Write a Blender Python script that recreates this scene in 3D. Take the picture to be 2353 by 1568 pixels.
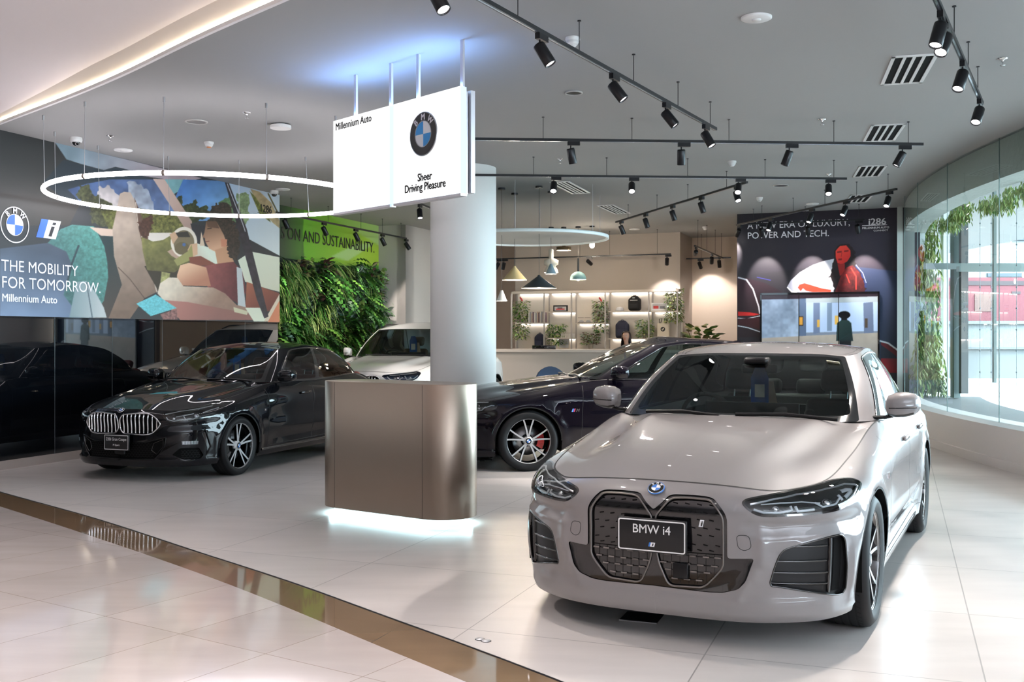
import bpy, bmesh, math, random
import numpy as np
from mathutils import Vector, Matrix
from mathutils.geometry import delaunay_2d_cdt
random.seed(7); np.random.seed(7)
for _o in list(bpy.data.objects): bpy.data.objects.remove(_o)
SC = bpy.context.scene
COL = SC.collection
PI = math.pi
# ---------------------------------------------------------------- camera
F_PX, HZ, CAM_H, CX_PX = 2380.0, 775.0, 1.485, 1176.5     # focal length and horizon on the 2353 x 1568 frame
cam = bpy.data.cameras.new('camera'); camo = bpy.data.objects.new('camera', cam); COL.objects.link(camo)
camo.location = (0, 0, CAM_H); camo.rotation_euler = (PI/2, 0, 0)
cam.sensor_width = 36.0; cam.lens = 36.0*F_PX/2353.0
cam.shift_y = -(784.0-HZ)/2353.0
cam.clip_start = 0.05; cam.clip_end = 200
SC.camera = camo
# ---------------------------------------------------------------- look
SC.view_settings.view_transform = 'Standard'; SC.view_settings.look = 'None'
SC.view_settings.exposure = 1.22; SC.view_settings.gamma = 1.0; SC.view_settings.use_curve_mapping = False
cy = SC.cycles
cy.use_denoising = True
cy.max_bounces = 7; cy.diffuse_bounces = 3; cy.glossy_bounces = 4; cy.transmission_bounces = 4; cy.transparent_max_bounces = 12
cy.caustics_reflective = False; cy.caustics_refractive = False
cy.sample_clamp_indirect = 6.0
# ---------------------------------------------------------------- world: bright overcast daylight
W = bpy.data.worlds.new('daylight'); SC.world = W; W.use_nodes = True
_bg = W.node_tree.nodes['Background']; _bg.inputs[0].default_value = (0.72, 0.87, 1.0, 1); _bg.inputs[1].default_value = 9.5
def area_light(name, loc, rot, sx, sy, power, color=(1, 1, 1), spread=PI):
    l = bpy.data.lights.new(name, 'AREA'); l.shape = 'RECTANGLE'; l.size = sx; l.size_y = sy
    l.energy = power; l.color = color; l.spread = spread
    o = bpy.data.objects.new(name, l); COL.objects.link(o); o.location = loc; o.rotation_euler = rot
    return o
# building axes: U to the right along the back walls, V away from the entrance
UX, UY, VX, VY = 0.937, -0.350, 0.350, 0.937
ROOMZ = math.atan2(UY, UX)
CEIL = 3.79
def bw(u, v, z=0.0): return Vector((u*UX+v*VX, u*UY+v*VY, z))
def to_uv(x, y): return (x*UX+y*UY, x*VX+y*VY)
# measuring helpers (the photograph's frame -> points of the room): on a level plane, or on a wall of constant u or v
def on_z(px, py, z):
    Y = F_PX*(CAM_H-z)/(py-HZ); return Vector(((px-CX_PX)*Y/F_PX, Y, z))
def on_ceiling(px, py): return on_z(px, py, CEIL)
def at_depth(px, py, Y): return Vector(((px-CX_PX)*Y/F_PX, Y, CAM_H-(py-HZ)*Y/F_PX))
def on_v(px, py, v):
    k = (px-CX_PX)/F_PX; return at_depth(px, py, v/(k*VX+VY))
def on_u(px, py, u):
    k = (px-CX_PX)/F_PX; return at_depth(px, py, u/(k*UX+UY))
# a sampling portal in the opening of the curved window (gives off nothing itself) and unseen hall downlights, those behind the camera added to brighten the hall ceiling
_po = area_light('window_portal', (6.9, 11.2, 2.0), (PI/2, 0, PI/2+0.02), 15.5, 3.4, 1, (1, 1, 1)); _po.data.cycles.is_portal = True
for _x, _y in ((-6.4, 6.6), (-5.0, 5.2), (-4.2, 3.4), (-2.7, 4.3), (-2.2, 2.2), (-.9, .8), (-3.4, .6), (-6.2, 2.4), (-1.2, -1.2), (1.2, -1.6), (-4, -2), (-6.5, 0), (2.5, -4), (-1, -4.5)):
    _l = bpy.data.lights.new('unseen_hall_downlight', 'SPOT'); _l.energy = 108; _l.color = (1, .90, .86); _l.spot_size = 1.9; _l.spot_blend = .6; _l.shadow_soft_size = .07
    _o = bpy.data.objects.new('unseen_hall_downlight', _l); COL.objects.link(_o); _o.location = (_x, _y, 4.05)
# ---------------------------------------------------------------- object helpers
def tag(o, label=None, cat=None, group=None, kind=None):
    if label: o['label'] = label
    if cat: o['category'] = cat
    if group: o['group'] = group
    if kind: o['kind'] = kind
    return o
def empty(name, loc=(0, 0, 0), rz=0.0, label=None, cat=None, group=None):
    o = bpy.data.objects.new(name, None); COL.objects.link(o); o.location = loc; o.rotation_euler = (0, 0, rz)
    o.empty_display_size = 0.1
    return tag(o, label, cat, group)
def link(name, me, parent=None, loc=None, rot=None):
    o = bpy.data.objects.new(name, me); COL.objects.link(o)
    if parent is not None: o.parent = parent
    if loc is not None: o.location = loc
    if rot is not None: o.rotation_euler = rot
    return o
def copy_tree(o, parent=None):
    c = o.copy(); COL.objects.link(c)
    if parent is not None:
        c.parent = parent; c.matrix_parent_inverse = o.matrix_parent_inverse.copy()
    for ch in list(o.children): copy_tree(ch, c)
    return c
def struct(o): o['kind'] = 'structure'; return o
class MB:
    """collects geometry for ONE mesh"""
    def __init__(s): s.v = []; s.f = []; s.m = []; s.sm = []; s.xf = None
    def add(s, vs, fs, mi=0, smooth=False):
        b = len(s.v)
        if s.xf is not None: vs = [s.xf @ Vector(p) for p in vs]
        s.v += [tuple(p) for p in vs]; s.f += [[b+i for i in f] for f in fs]; s.m += [mi]*len(fs); s.sm += [smooth]*len(fs)
    def box(s, lo, hi, mi=0):
        x0, y0, z0 = lo; x1, y1, z1 = hi
        s.add([(x0,y0,z0),(x1,y0,z0),(x1,y1,z0),(x0,y1,z0),(x0,y0,z1),(x1,y0,z1),(x1,y1,z1),(x0,y1,z1)],
              [(3,2,1,0),(4,5,6,7),(0,1,5,4),(1,2,6,5),(2,3,7,6),(3,0,4,7)], mi)
    def bbox(s, c, sz, mi=0, bev=0.01, seg=2):
        """bevelled box"""
        bm = bmesh.new(); bmesh.ops.create_cube(bm, size=1.0)
        for v in bm.verts: v.co = Vector((v.co.x*sz[0]+c[0], v.co.y*sz[1]+c[1], v.co.z*sz[2]+c[2]))
        bmesh.ops.bevel(bm, geom=bm.edges[:], offset=bev, segments=seg, affect='EDGES', profile=0.5)
        bm.verts.index_update(); s.add([v.co for v in bm.verts], [[v.index for v in f.verts] for f in bm.faces], mi, True); bm.free()
    def prism(s, pts, z0, z1, mi=0, smooth=False, cap=True, cmi=None):
        n = len(pts); vs = [(p[0], p[1], z0) for p in pts]+[(p[0], p[1], z1) for p in pts]
        s.add(vs, [(i, (i+1) % n, n+(i+1) % n, n+i) for i in range(n)], mi, smooth)
        if cap: s.add(vs, [list(range(n-1, -1, -1)), list(range(n, 2*n))], mi if cmi is None else cmi)
    def tube(s, pts, r, n=8, mi=0, closed=False, caps=True, rr=None, flat=1.0):
        pts = [Vector(p) for p in pts]; m = len(pts); vs = []; up = None
        for i, p in enumerate(pts):
            a = pts[i-1] if (i > 0 or closed) else p; b = pts[(i+1) % m] if (i < m-1 or closed) else p
            t = (b-a).normalized()
            if up is None:
                up = Vector((0, 0, 1)) if abs(t.z) < 0.9 else Vector((1, 0, 0))
            x = t.cross(up)
            if x.length < 1e-6: x = t.cross(Vector((0, 1, 0)))
            x.normalize(); y = x.cross(t).normalized(); up = y
            ri = rr[i] if rr else r
            for k in range(n):
                q = 2*PI*k/n; vs.append(p+x*math.cos(q)*ri+y*math.sin(q)*ri*flat)
        fs = []
        for i in range(m if closed else m-1):
            for k in range(n):
                a = i*n+k; b = i*n+(k+1) % n; c = ((i+1) % m)*n+(k+1) % n; d = ((i+1) % m)*n+k
                fs.append((a, b, c, d))
        s.add(vs, fs, mi, True)
        if caps and not closed: s.add(vs, [list(range(n-1, -1, -1)), list(range((m-1)*n, m*n))], mi)
    def lathe(s, prof, n=24, mi=0, axis='z', c=(0, 0, 0), smooth=True, close=False):
        vs = []
        for (r, z) in prof:
            for k in range(n):
                q = 2*PI*k/n; a, b = r*math.cos(q), r*math.sin(q)
                p = (a, b, z) if axis == 'z' else ((a, z, b) if axis == 'y' else (z, a, b))
                vs.append((p[0]+c[0], p[1]+c[1], p[2]+c[2]))
        fs = []; m = len(prof)
        for i in range(m if close else m-1):
            for k in range(n):
                j = (i+1) % m
                q = (i*n+k, i*n+(k+1) % n, j*n+(k+1) % n, j*n+k)
                fs.append(q if axis != 'y' else q[::-1])
        s.add(vs, fs, mi, smooth)
    def cyl(s, c, r, z0, z1, n=24, mi=0, axis='z', r2=None):
        r2 = r if r2 is None else r2
        s.lathe([(0.0001, z0), (r, z0)], n, mi, axis, c, False); s.lathe([(r, z0), (r2, z1)], n, mi, axis, c, True)
        s.lathe([(r2, z1), (0.0001, z1)], n, mi, axis, c, False)
    def bar(s, a, b, w, h, mi=0, up=(0, 0, 1)):
        a = Vector(a); b = Vector(b); t = (b-a).normalized(); x = t.cross(Vector(up)).normalized(); y = x.cross(t)
        vs = [p+x*i*w/2+y*j*h/2 for p in (a, b) for (i, j) in ((-1, -1), (1, -1), (1, 1), (-1, 1))]
        s.add(vs, [(0, 1, 2, 3), (7, 6, 5, 4), (0, 4, 5, 1), (1, 5, 6, 2), (2, 6, 7, 3), (3, 7, 4, 0)], mi)
    def ball(s, c, r, n=12, m=8, mi=0):
        rx, ry, rz = r if hasattr(r, '__len__') else (r, r, r)
        vs = [(c[0], c[1], c[2]-rz)]
        for i in range(1, m):
            a = -PI/2+PI*i/m
            for k in range(n): vs.append((c[0]+rx*math.cos(a)*math.cos(2*PI*k/n), c[1]+ry*math.cos(a)*math.sin(2*PI*k/n), c[2]+rz*math.sin(a)))
        vs.append((c[0], c[1], c[2]+rz)); fs = []
        for k in range(n): fs.append((0, 1+(k+1) % n, 1+k))
        for i in range(m-2):
            for k in range(n): fs.append((1+i*n+k, 1+i*n+(k+1) % n, 1+(i+1)*n+(k+1) % n, 1+(i+1)*n+k))
        e = len(vs)-1
        for k in range(n): fs.append((e, 1+(m-2)*n+k, 1+(m-2)*n+(k+1) % n))
        s.add(vs, fs, mi, True)
    def build(s, name, mats, parent=None, loc=None, rot=None):
        me = bpy.data.meshes.new(name); me.from_pydata(s.v, [], s.f)
        if not isinstance(mats, (list, tuple)): mats = [mats]
        for m in mats: me.materials.append(m)
        me.polygons.foreach_set('material_index', s.m); me.polygons.foreach_set('use_smooth', s.sm); me.update()
        return link(name, me, parent, loc, rot)
# ---------------------------------------------------------------- materials
def _setc(n, k, v):
    n.inputs[k].default_value = (*v, 1.0) if hasattr(v, '__len__') and len(v) == 3 else v
def srgb(r, g, b):
    f = lambda c: (c/255/12.92) if c/255 <= 0.04045 else ((c/255+0.055)/1.055)**2.4
    return (f(r), f(g), f(b))
def mat(name, col, rough=0.5, metal=0.0, coat=0.0, spec=0.5, emit=None, es=0.0, coat_rough=0.02, aniso=0.0, bump=None):
    m = bpy.data.materials.new(name); m.use_nodes = True; nt = m.node_tree; b = nt.nodes['Principled BSDF']
    _setc(b, 'Base Color', col); _setc(b, 'Roughness', rough); _setc(b, 'Metallic', metal)
    _setc(b, 'Coat Weight', coat); _setc(b, 'Coat Roughness', coat_rough); _setc(b, 'Specular IOR Level', spec)
    if aniso: _setc(b, 'Anisotropic', aniso)
    if emit: _setc(b, 'Emission Color', emit); _setc(b, 'Emission Strength', es)
    # faint procedural variation so that no surface is perfectly uniform
    tc = nt.nodes.new('ShaderNodeTexCoord'); nz = nt.nodes.new('ShaderNodeTexNoise'); nz.inputs['Scale'].default_value = bump[0] if bump else 40.0
    nt.links.new(tc.outputs['Object'], nz.inputs['Vector'])
    if bump:
        bp = nt.nodes.new('ShaderNodeBump'); bp.inputs['Strength'].default_value = bump[1]; bp.inputs['Distance'].default_value = bump[2] if len(bump) > 2 else 0.01
        nt.links.new(nz.outputs['Fac'], bp.inputs['Height']); nt.links.new(bp.outputs['Normal'], b.inputs['Normal'])
    else:
        mr = nt.nodes.new('ShaderNodeMapRange'); mr.inputs['To Min'].default_value = max(0, rough-0.015); mr.inputs['To Max'].default_value = min(1, rough+0.015)
        nt.links.new(nz.outputs['Fac'], mr.inputs['Value']); nt.links.new(mr.outputs['Result'], b.inputs['Roughness'])
    return m
def glass(name, tint=(0.9, 0.95, 0.95), ior=1.5, rough=0.0, gloss=1.0):
    """thin pane: tinted see-through plus the mirror reflection of its surface"""
    m = bpy.data.materials.new(name); m.use_nodes = True; nt = m.node_tree; nt.nodes.remove(nt.nodes['Principled BSDF'])
    out = nt.nodes['Material Output']; tr = nt.nodes.new('ShaderNodeBsdfTransparent'); _setc(tr, 'Color', tint)
    gl = nt.nodes.new('ShaderNodeBsdfGlossy'); gl.inputs['Roughness'].default_value = rough; _setc(gl, 'Color', (gloss,)*3)
    fr = nt.nodes.new('ShaderNodeFresnel'); fr.inputs['IOR'].default_value = ior; mx = nt.nodes.new('ShaderNodeMixShader')
    nt.links.new(fr.outputs[0], mx.inputs[0]); nt.links.new(tr.outputs[0], mx.inputs[1]); nt.links.new(gl.outputs[0], mx.inputs[2]); nt.links.new(mx.outputs[0], out.inputs[0])
    return m
def emis(name, col, s):
    m = bpy.data.materials.new(name); m.use_nodes = True; nt = m.node_tree; nt.nodes.remove(nt.nodes['Principled BSDF'])
    e = nt.nodes.new('ShaderNodeEmission'); _setc(e, 'Color', col); e.inputs['Strength'].default_value = s
    nt.links.new(e.outputs[0], nt.nodes['Material Output'].inputs[0]); return m
# ---------------------------------------------------------------- lettering
def text_mesh(txt, size, xs=1.0, bold=0.0, align='LEFT', depth=0.001, space=1.0, line=1.0):
    cu = bpy.data.curves.new('lettering', 'FONT'); cu.body = txt; cu.size = size; cu.align_x = align
    cu.extrude = depth; cu.space_character = space; cu.space_line = line; cu.resolution_u = 3
    o = bpy.data.objects.new('lettering', cu); COL.objects.link(o)
    dg = bpy.context.evaluated_depsgraph_get(); me = bpy.data.meshes.new_from_object(o.evaluated_get(dg))
    bpy.data.objects.remove(o); bpy.data.curves.remove(cu)
    for v in me.vertices: v.co.x *= xs
    if bold:                                   # heavier strokes: the letters overlaid with small sideways steps
        vs, fs = [tuple(v.co) for v in me.vertices], [tuple(p.vertices) for p in me.polygons]; V2 = []; F2 = []
        for dx, dy in ((-1, 0), (1, 0), (0, .7), (0, -.7), (0, 0)):
            b = len(V2); V2 += [(x+dx*bold, y+dy*bold, z+.00002*dx) for x, y, z in vs]; F2 += [tuple(b+i for i in f) for f in fs]
        me = bpy.data.meshes.new('lettering'); me.from_pydata(V2, [], F2)
    return me
def text(name, txt, size, m, M, parent=None, **k):
    """M: matrix whose x runs along the line of text and y up the letters"""
    me = text_mesh(txt, size, **k); me.materials.clear(); me.materials.append(m); me.transform(M)
    return link(name, me, parent)
def frame_matrix(o, x, y):
    x = Vector(x).normalized(); y = Vector(y).normalized(); z = x.cross(y)
    return Matrix(((x.x, y.x, z.x, o[0]), (x.y, y.y, z.y, o[1]), (x.z, y.z, z.z, o[2]), (0, 0, 0, 1)))
def roundel(mb, M, R, th=0.004, mi=(0, 1, 2, 3), n=48):
    """round emblem: dark ring, light rims, quartered blue and white field. material indices: dark, blue, white, rim"""
    old = mb.xf; mb.xf = M if old is None else old @ M
    mb.lathe([(R, 0), (R, th), (R*0.955, th*1.25), (R*0.955, th)], n, mi[3])
    mb.lathe([(R*0.955, th), (R*0.60, th)], n, mi[0], smooth=False)
    mb.lathe([(R*0.60, th), (R*0.60, th*1.3), (R*0.57, th*1.3), (R*0.57, th*0.8)], n, mi[3], smooth=False)
    for q in range(4):
        vs = [(0, 0, th*0.9)]+[(R*0.57*math.cos(PI/2*q+PI/2*k/12), R*0.57*math.sin(PI/2*q+PI/2*k/12), th*0.9) for k in range(13)]
        mb.add(vs, [list(range(14))], mi[2] if q % 2 == 0 else mi[1])
    mb.xf = old
def roundel_letters(name, M, R, m, parent=None, bold=0.0):
    vs = MB()
    for ch, a in (('B', 43), ('M', 0), ('W', -43)):
        me = text_mesh(ch, R*0.40, 0.95, bold=R*0.012, align='CENTER', depth=0.0006)
        A = Matrix.Rotation(math.radians(a), 4, 'Z') @ Matrix.Translation((0, R*0.635, 0.0052))
        vs.add([M @ (A @ v.co) for v in me.vertices], [list(p.vertices) for p in me.polygons])
    return vs.build(name, m, parent)
# ---------------------------------------------------------------- smooth surfaces cut into panels
def _spl_m(t):
    """natural cubic spline: matrix giving second derivatives from values"""
    n = len(t); A = np.zeros((n, n)); B = np.zeros((n, n)); A[0, 0] = A[-1, -1] = 1; h = np.diff(t)
    for i in range(1, n-1):
        A[i, i-1] = h[i-1]; A[i, i] = 2*(h[i-1]+h[i]); A[i, i+1] = h[i]
        B[i, i-1] = 6/h[i-1]; B[i, i] = -6/h[i-1]-6/h[i]; B[i, i+1] = 6/h[i]
    return np.linalg.solve(A, B)
def _spl_w(t, M, x):
    """weights (len(x), len(t)) of the natural spline at x"""
    t = np.asarray(t, float); x = np.clip(x, t[0], t[-1]); k = np.clip(np.searchsorted(t, x, side='right')-1, 0, len(t)-2)
    h = t[k+1]-t[k]; a = (t[k+1]-x)/h; b = (x-t[k])/h
    Wt = np.zeros((len(x), len(t))); r = np.arange(len(x))
    Wt += ((a**3-a)*h*h/6)[:, None]*M[k]+((b**3-b)*h*h/6)[:, None]*M[k+1]
    Wt[r, k] += a; Wt[r, k+1] += b
    return Wt
def spline(t, v, x):
    t = np.asarray(t, float); return _spl_w(t, _spl_m(t), np.atleast_1d(np.asarray(x, float))) @ np.asarray(v, float)
class Surf:
    def __init__(s, us, vs, G, bumps=(), flip=False):
        s.us = np.asarray(us, float); s.vs = np.asarray(vs, float); s.G = np.asarray(G, float)
        s.Mu = _spl_m(s.us); s.Mv = _spl_m(s.vs); s.bumps = list(bumps); s.flip = flip
    def raw(s, U, V):
        a = _spl_w(s.us, s.Mu, U); b = _spl_w(s.vs, s.Mv, V)
        return np.einsum('ni,nj,ijk->nk', a, b, s.G, optimize=True)
    def _nrm(s, f, U, V):
        e = 2e-3*(s.us[-1]-s.us[0])/3; ev = 2e-3*(s.vs[-1]-s.vs[0])
        U0 = np.clip(U-e, s.us[0], s.us[-1]); U1 = np.clip(U+e, s.us[0], s.us[-1]); V0 = np.clip(V-ev, s.vs[0], s.vs[-1]); V1 = np.clip(V+ev, s.vs[0], s.vs[-1])
        n = np.cross(f(U1, V)-f(U0, V), f(U, V1)-f(U, V0)); n /= np.maximum(np.linalg.norm(n, axis=1), 1e-12)[:, None]
        return -n if s.flip else n
    def P(s, U, V):
        U = np.asarray(U, float); V = np.asarray(V, float); p = s.raw(U, V)
        if s.bumps:
            n = s._nrm(s.raw, U, V); d = sum(b(U, V, p) for b in s.bumps); p = p+n*d[:, None]
        return p
    def N(s, U, V): return s._nrm(s.P, np.asarray(U, float), np.asarray(V, float))
def inside(poly, X, Y):
    poly = np.asarray(poly); c = np.zeros(len(X), bool); j = len(poly)-1
    for i in range(len(poly)):
        xi, yi = poly[i]; xj, yj = poly[j]
        if yi != yj: c ^= ((yi > Y) != (yj > Y)) & (X < (xj-xi)*(Y-yi)/(yj-yi)+xi)
        j = i
    return c
def dens(poly, d, closed=True):
    out = []; n = len(poly)
    for i in range(n if closed else n-1):
        a = np.array(poly[i], float); b = np.array(poly[(i+1) % n], float); k = max(1, int(math.ceil(np.linalg.norm(b-a)/d)))
        out += [tuple(a+(b-a)*j/k) for j in range(k)]
    if not closed: out.append(tuple(poly[-1]))
    return out
def rounded(poly, r=0.03, n=4):
    """corner-cut smoothing of a closed outline"""
    out = []; m = len(poly)
    for i in range(m):
        p = np.array(poly[i], float); a = np.array(poly[i-1], float)-p; b = np.array(poly[(i+1) % m], float)-p
        la, lb = np.linalg.norm(a), np.linalg.norm(b); q = min(r, la*0.45, lb*0.45); A = p+a/la*q; B = p+b/lb*q
        for k in range(n+1):
            t = k/n; out.append(tuple((1-t)**2*A+2*t*(1-t)*p+t*t*B))
    return out
def cut(surf, outer, regions, du, dv, edge):
    """triangulate the domain; returns {name: (U, V, tris)} for 'body' and every region; region 'hole*' is dropped"""
    pts = []; edges = []
    def addpoly(pl):
        b = len(pts); pts.extend(pl); n = len(pl); edges.extend((b+i, b+(i+1) % n) for i in range(n))
    polys = [(k, dens(p, edge)) for k, p in regions]; out_p = dens(outer, edge)
    addpoly(out_p)
    for k, p in polys: addpoly(p)
    o = np.array(out_p); u0, v0 = o.min(0); u1, v1 = o.max(0)
    gu, gv = np.meshgrid(np.linspace(u0, u1, int((u1-u0)/du)+2)[1:-1], np.linspace(v0, v1, int((v1-v0)/dv)+2)[1:-1], indexing='ij')
    gu = gu.ravel()+1e-5*np.sin(np.arange(gu.size)); gv = gv.ravel()+1e-5*np.cos(np.arange(gv.size)*1.7); ok = inside(o, gu, gv)
    allp = np.array(pts)
    # drop grid points that sit on top of an outline point
    g = np.stack([gu[ok], gv[ok]], 1)
    if len(allp):
        keep = np.ones(len(g), bool)
        for c in range(0, len(allp), 400):
            d = np.abs(g[:, None, :]-allp[None, c:c+400, :]); keep &= ~((d[..., 0] < du*0.35) & (d[..., 1] < dv*0.35)).any(1)
        g = g[keep]
    vs = [Vector(p) for p in pts]+[Vector(p) for p in g]
    r = delaunay_2d_cdt(vs, edges, [], 0, 1e-7)
    V = np.array([tuple(p) for p in r[0]]); T = np.array([f for f in r[2] if len(f) == 3])
    C = V[T].mean(1); ar = np.abs(np.cross(V[T[:, 1]]-V[T[:, 0]], V[T[:, 2]]-V[T[:, 0]])); okT = inside(o, C[:, 0], C[:, 1]) & (ar > 1e-11)
    lab = np.full(len(T), -1); lab[okT] = 0
    for i, (k, p) in enumerate(polys): lab[okT & inside(p, C[:, 0], C[:, 1])] = i+1
    res = {}
    for i, k in enumerate(['body']+[k for k, p in polys]):
        t = T[lab == i]
        if k.startswith('hole') or not len(t): continue
        if k in res: t = np.concatenate([res[k][2], t])
        res[k] = (V[:, 0], V[:, 1], t)
    return res
def panel(surf, dom, mirror=False, off=0.0, wall=0.0):
    """3-D arrays (verts, normals, faces) of a cut region, pushed in by off, with a side wall running wall deeper"""
    U, V, T = dom; used = np.unique(T); mp = np.full(len(U), -1); mp[used] = np.arange(len(used)); T = mp[T]; U = U[used]; V = V[used]
    p = surf.P(U, V); n = surf.N(U, V); e1 = p[T[:, 1]]-p[T[:, 0]]; e2 = p[T[:, 2]]-p[T[:, 0]]; fn = np.cross(e1, e2)
    bad = (fn*n[T].mean(1)).sum(1) < 0; T[bad] = T[bad][:, ::-1]
    q = p-n*off
    if mirror:
        q = q*[1, -1, 1]; n = n*[1, -1, 1]; p = p*[1, -1, 1]; T = T[:, ::-1]
    faces = [tuple(int(i) for i in t) for t in T]; nn = [tuple(x) for x in n]; vv = [tuple(x) for x in q]
    if wall:
        cnt = {}
        for t in faces:
            for a, b in ((t[0], t[1]), (t[1], t[2]), (t[2], t[0])): cnt[(a, b)] = cnt.get((a, b), 0)+1
        bd = [(a, b) for (a, b) in cnt if (b, a) not in cnt]
        for a, b in bd:
            k = len(vv); w = n[[a, b]]*wall
            vv += [tuple(q[a]), tuple(q[b]), tuple(q[b]-w[1]), tuple(q[a]-w[0])]; x = np.cross(q[b]-q[a], n[a]); L = np.linalg.norm(x) or 1
            nn += [tuple(x/L)]*4; faces.append((k+1, k, k+3, k+2))
    return vv, nn, faces
class PM:
    """one mesh with exact normals, made of panels and ribbons"""
    def __init__(s): s.v = []; s.n = []; s.f = []; s.m = []
    def add(s, vnf, mi=0):
        v, n, f = vnf; b = len(s.v); s.v += v; s.n += n; s.f += [tuple(b+i for i in q) for q in f]; s.m += [mi]*len(f)
    def build(s, name, mats, parent):
        me = bpy.data.meshes.new(name); me.from_pydata(s.v, [], s.f)
        if not isinstance(mats, (list, tuple)): mats = [mats]
        for m in mats: me.materials.append(m)
        me.polygons.foreach_set('material_index', s.m); me.polygons.foreach_set('use_smooth', [True]*len(s.f))
        me.normals_split_custom_set_from_vertices(s.n); me.update()
        return link(name, me, parent)
def ribbon(surf, line, w, lift=0.0012, mirror=False, closed=False, step=0.02, round_=0):
    """flat strip (or half-round bead when round_>0) lying on the surface along a line of the domain"""
    L = np.array(dens(line, step, closed)); n = len(L); p = surf.P(L[:, 0], L[:, 1]); nr = surf.N(L[:, 0], L[:, 1])
    nx = np.roll(p, -1, 0); pv = np.roll(p, 1, 0)
    if not closed: nx[-1] = p[-1]; pv[0] = p[0]
    t = nx-pv; t /= np.maximum(np.linalg.norm(t, axis=1), 1e-9)[:, None]; sd = np.cross(nr, t); sd /= np.maximum(np.linalg.norm(sd, axis=1), 1e-9)[:, None]
    prof = [(-1, 0), (1, 0)] if not round_ else [(-1, -.6), (-.85, .5), (-.4, .95), (.4, .95), (.85, .5), (1, -.6)]
    v = []; nn = []
    for (a, h) in prof:
        v.append(p+sd*a*w/2+nr*(lift+h*round_)); q = nr if not round_ else nr*max(h, .15)+sd*a*.8; nn.append(q/np.linalg.norm(q, axis=1)[:, None])
    k = len(prof); V = np.stack(v, 1).reshape(-1, 3); N = np.stack(nn, 1).reshape(-1, 3); f = []
    for i in range(n if closed else n-1):
        j = (i+1) % n
        for c in range(k-1): f.append((i*k+c, i*k+c+1, j*k+c+1, j*k+c))
    if mirror: V = V*[1, -1, 1]; N = N*[1, -1, 1]
    # make winding agree with the normals
    a = V[f[0][0]]; fn = np.cross(V[f[0][1]]-a, V[f[0][3]]-a)
    if (fn*N[f[0][0]]).sum() < 0: f = [q[::-1] for q in f]
    return [tuple(x) for x in V], [tuple(x) for x in N], f
def coons(B, T, L, R, nu, nv, crown=0.0):
    """grid through four boundary curves: B,T run along v (len nv) at u=0/1, L,R run along u (len nu) at v=0/1"""
    B, T, L, R = map(np.asarray, (B, T, L, R)); a = np.linspace(0, 1, nu)[:, None, None]; b = np.linspace(0, 1, nv)[None, :, None]
    G = (1-a)*B[None]+a*T[None]+(1-b)*L[:, None]+b*R[:, None]-((1-a)*(1-b)*B[0]+(1-a)*b*B[-1]+a*(1-b)*T[0]+a*b*T[-1])
    bz = b[..., 0]**1.9; a2 = a[..., 0]; z = lambda q: q[..., 2]          # heights leave the centre line level
    G[..., 2] = (1-a2)*z(B)[None]+a2*z(T)[None]+(1-bz)*z(L)[:, None]+bz*z(R)[:, None]-((1-a2)*((1-bz)*B[0][2]+bz*B[-1][2])+a2*((1-bz)*T[0][2]+bz*T[-1][2]))
    G[..., 2] += crown*(np.sin(PI*a[..., 0])*np.cos(PI/2*b[..., 0])**1)
    return G
def resample(pts, n, even=True):
    pts = np.asarray(pts, float); t = np.concatenate([[0], np.cumsum(np.linalg.norm(np.diff(pts, axis=0), axis=1))]); M = _spl_m(t)
    return _spl_w(t, M, np.linspace(0, t[-1], n)) @ pts
def gauss(x, c, w): return np.exp(-((x-c)/w)**2)
def sstep(x, a, b):
    t = np.clip((x-a)/(b-a), 0, 1); return t*t*(3-2*t)
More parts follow.
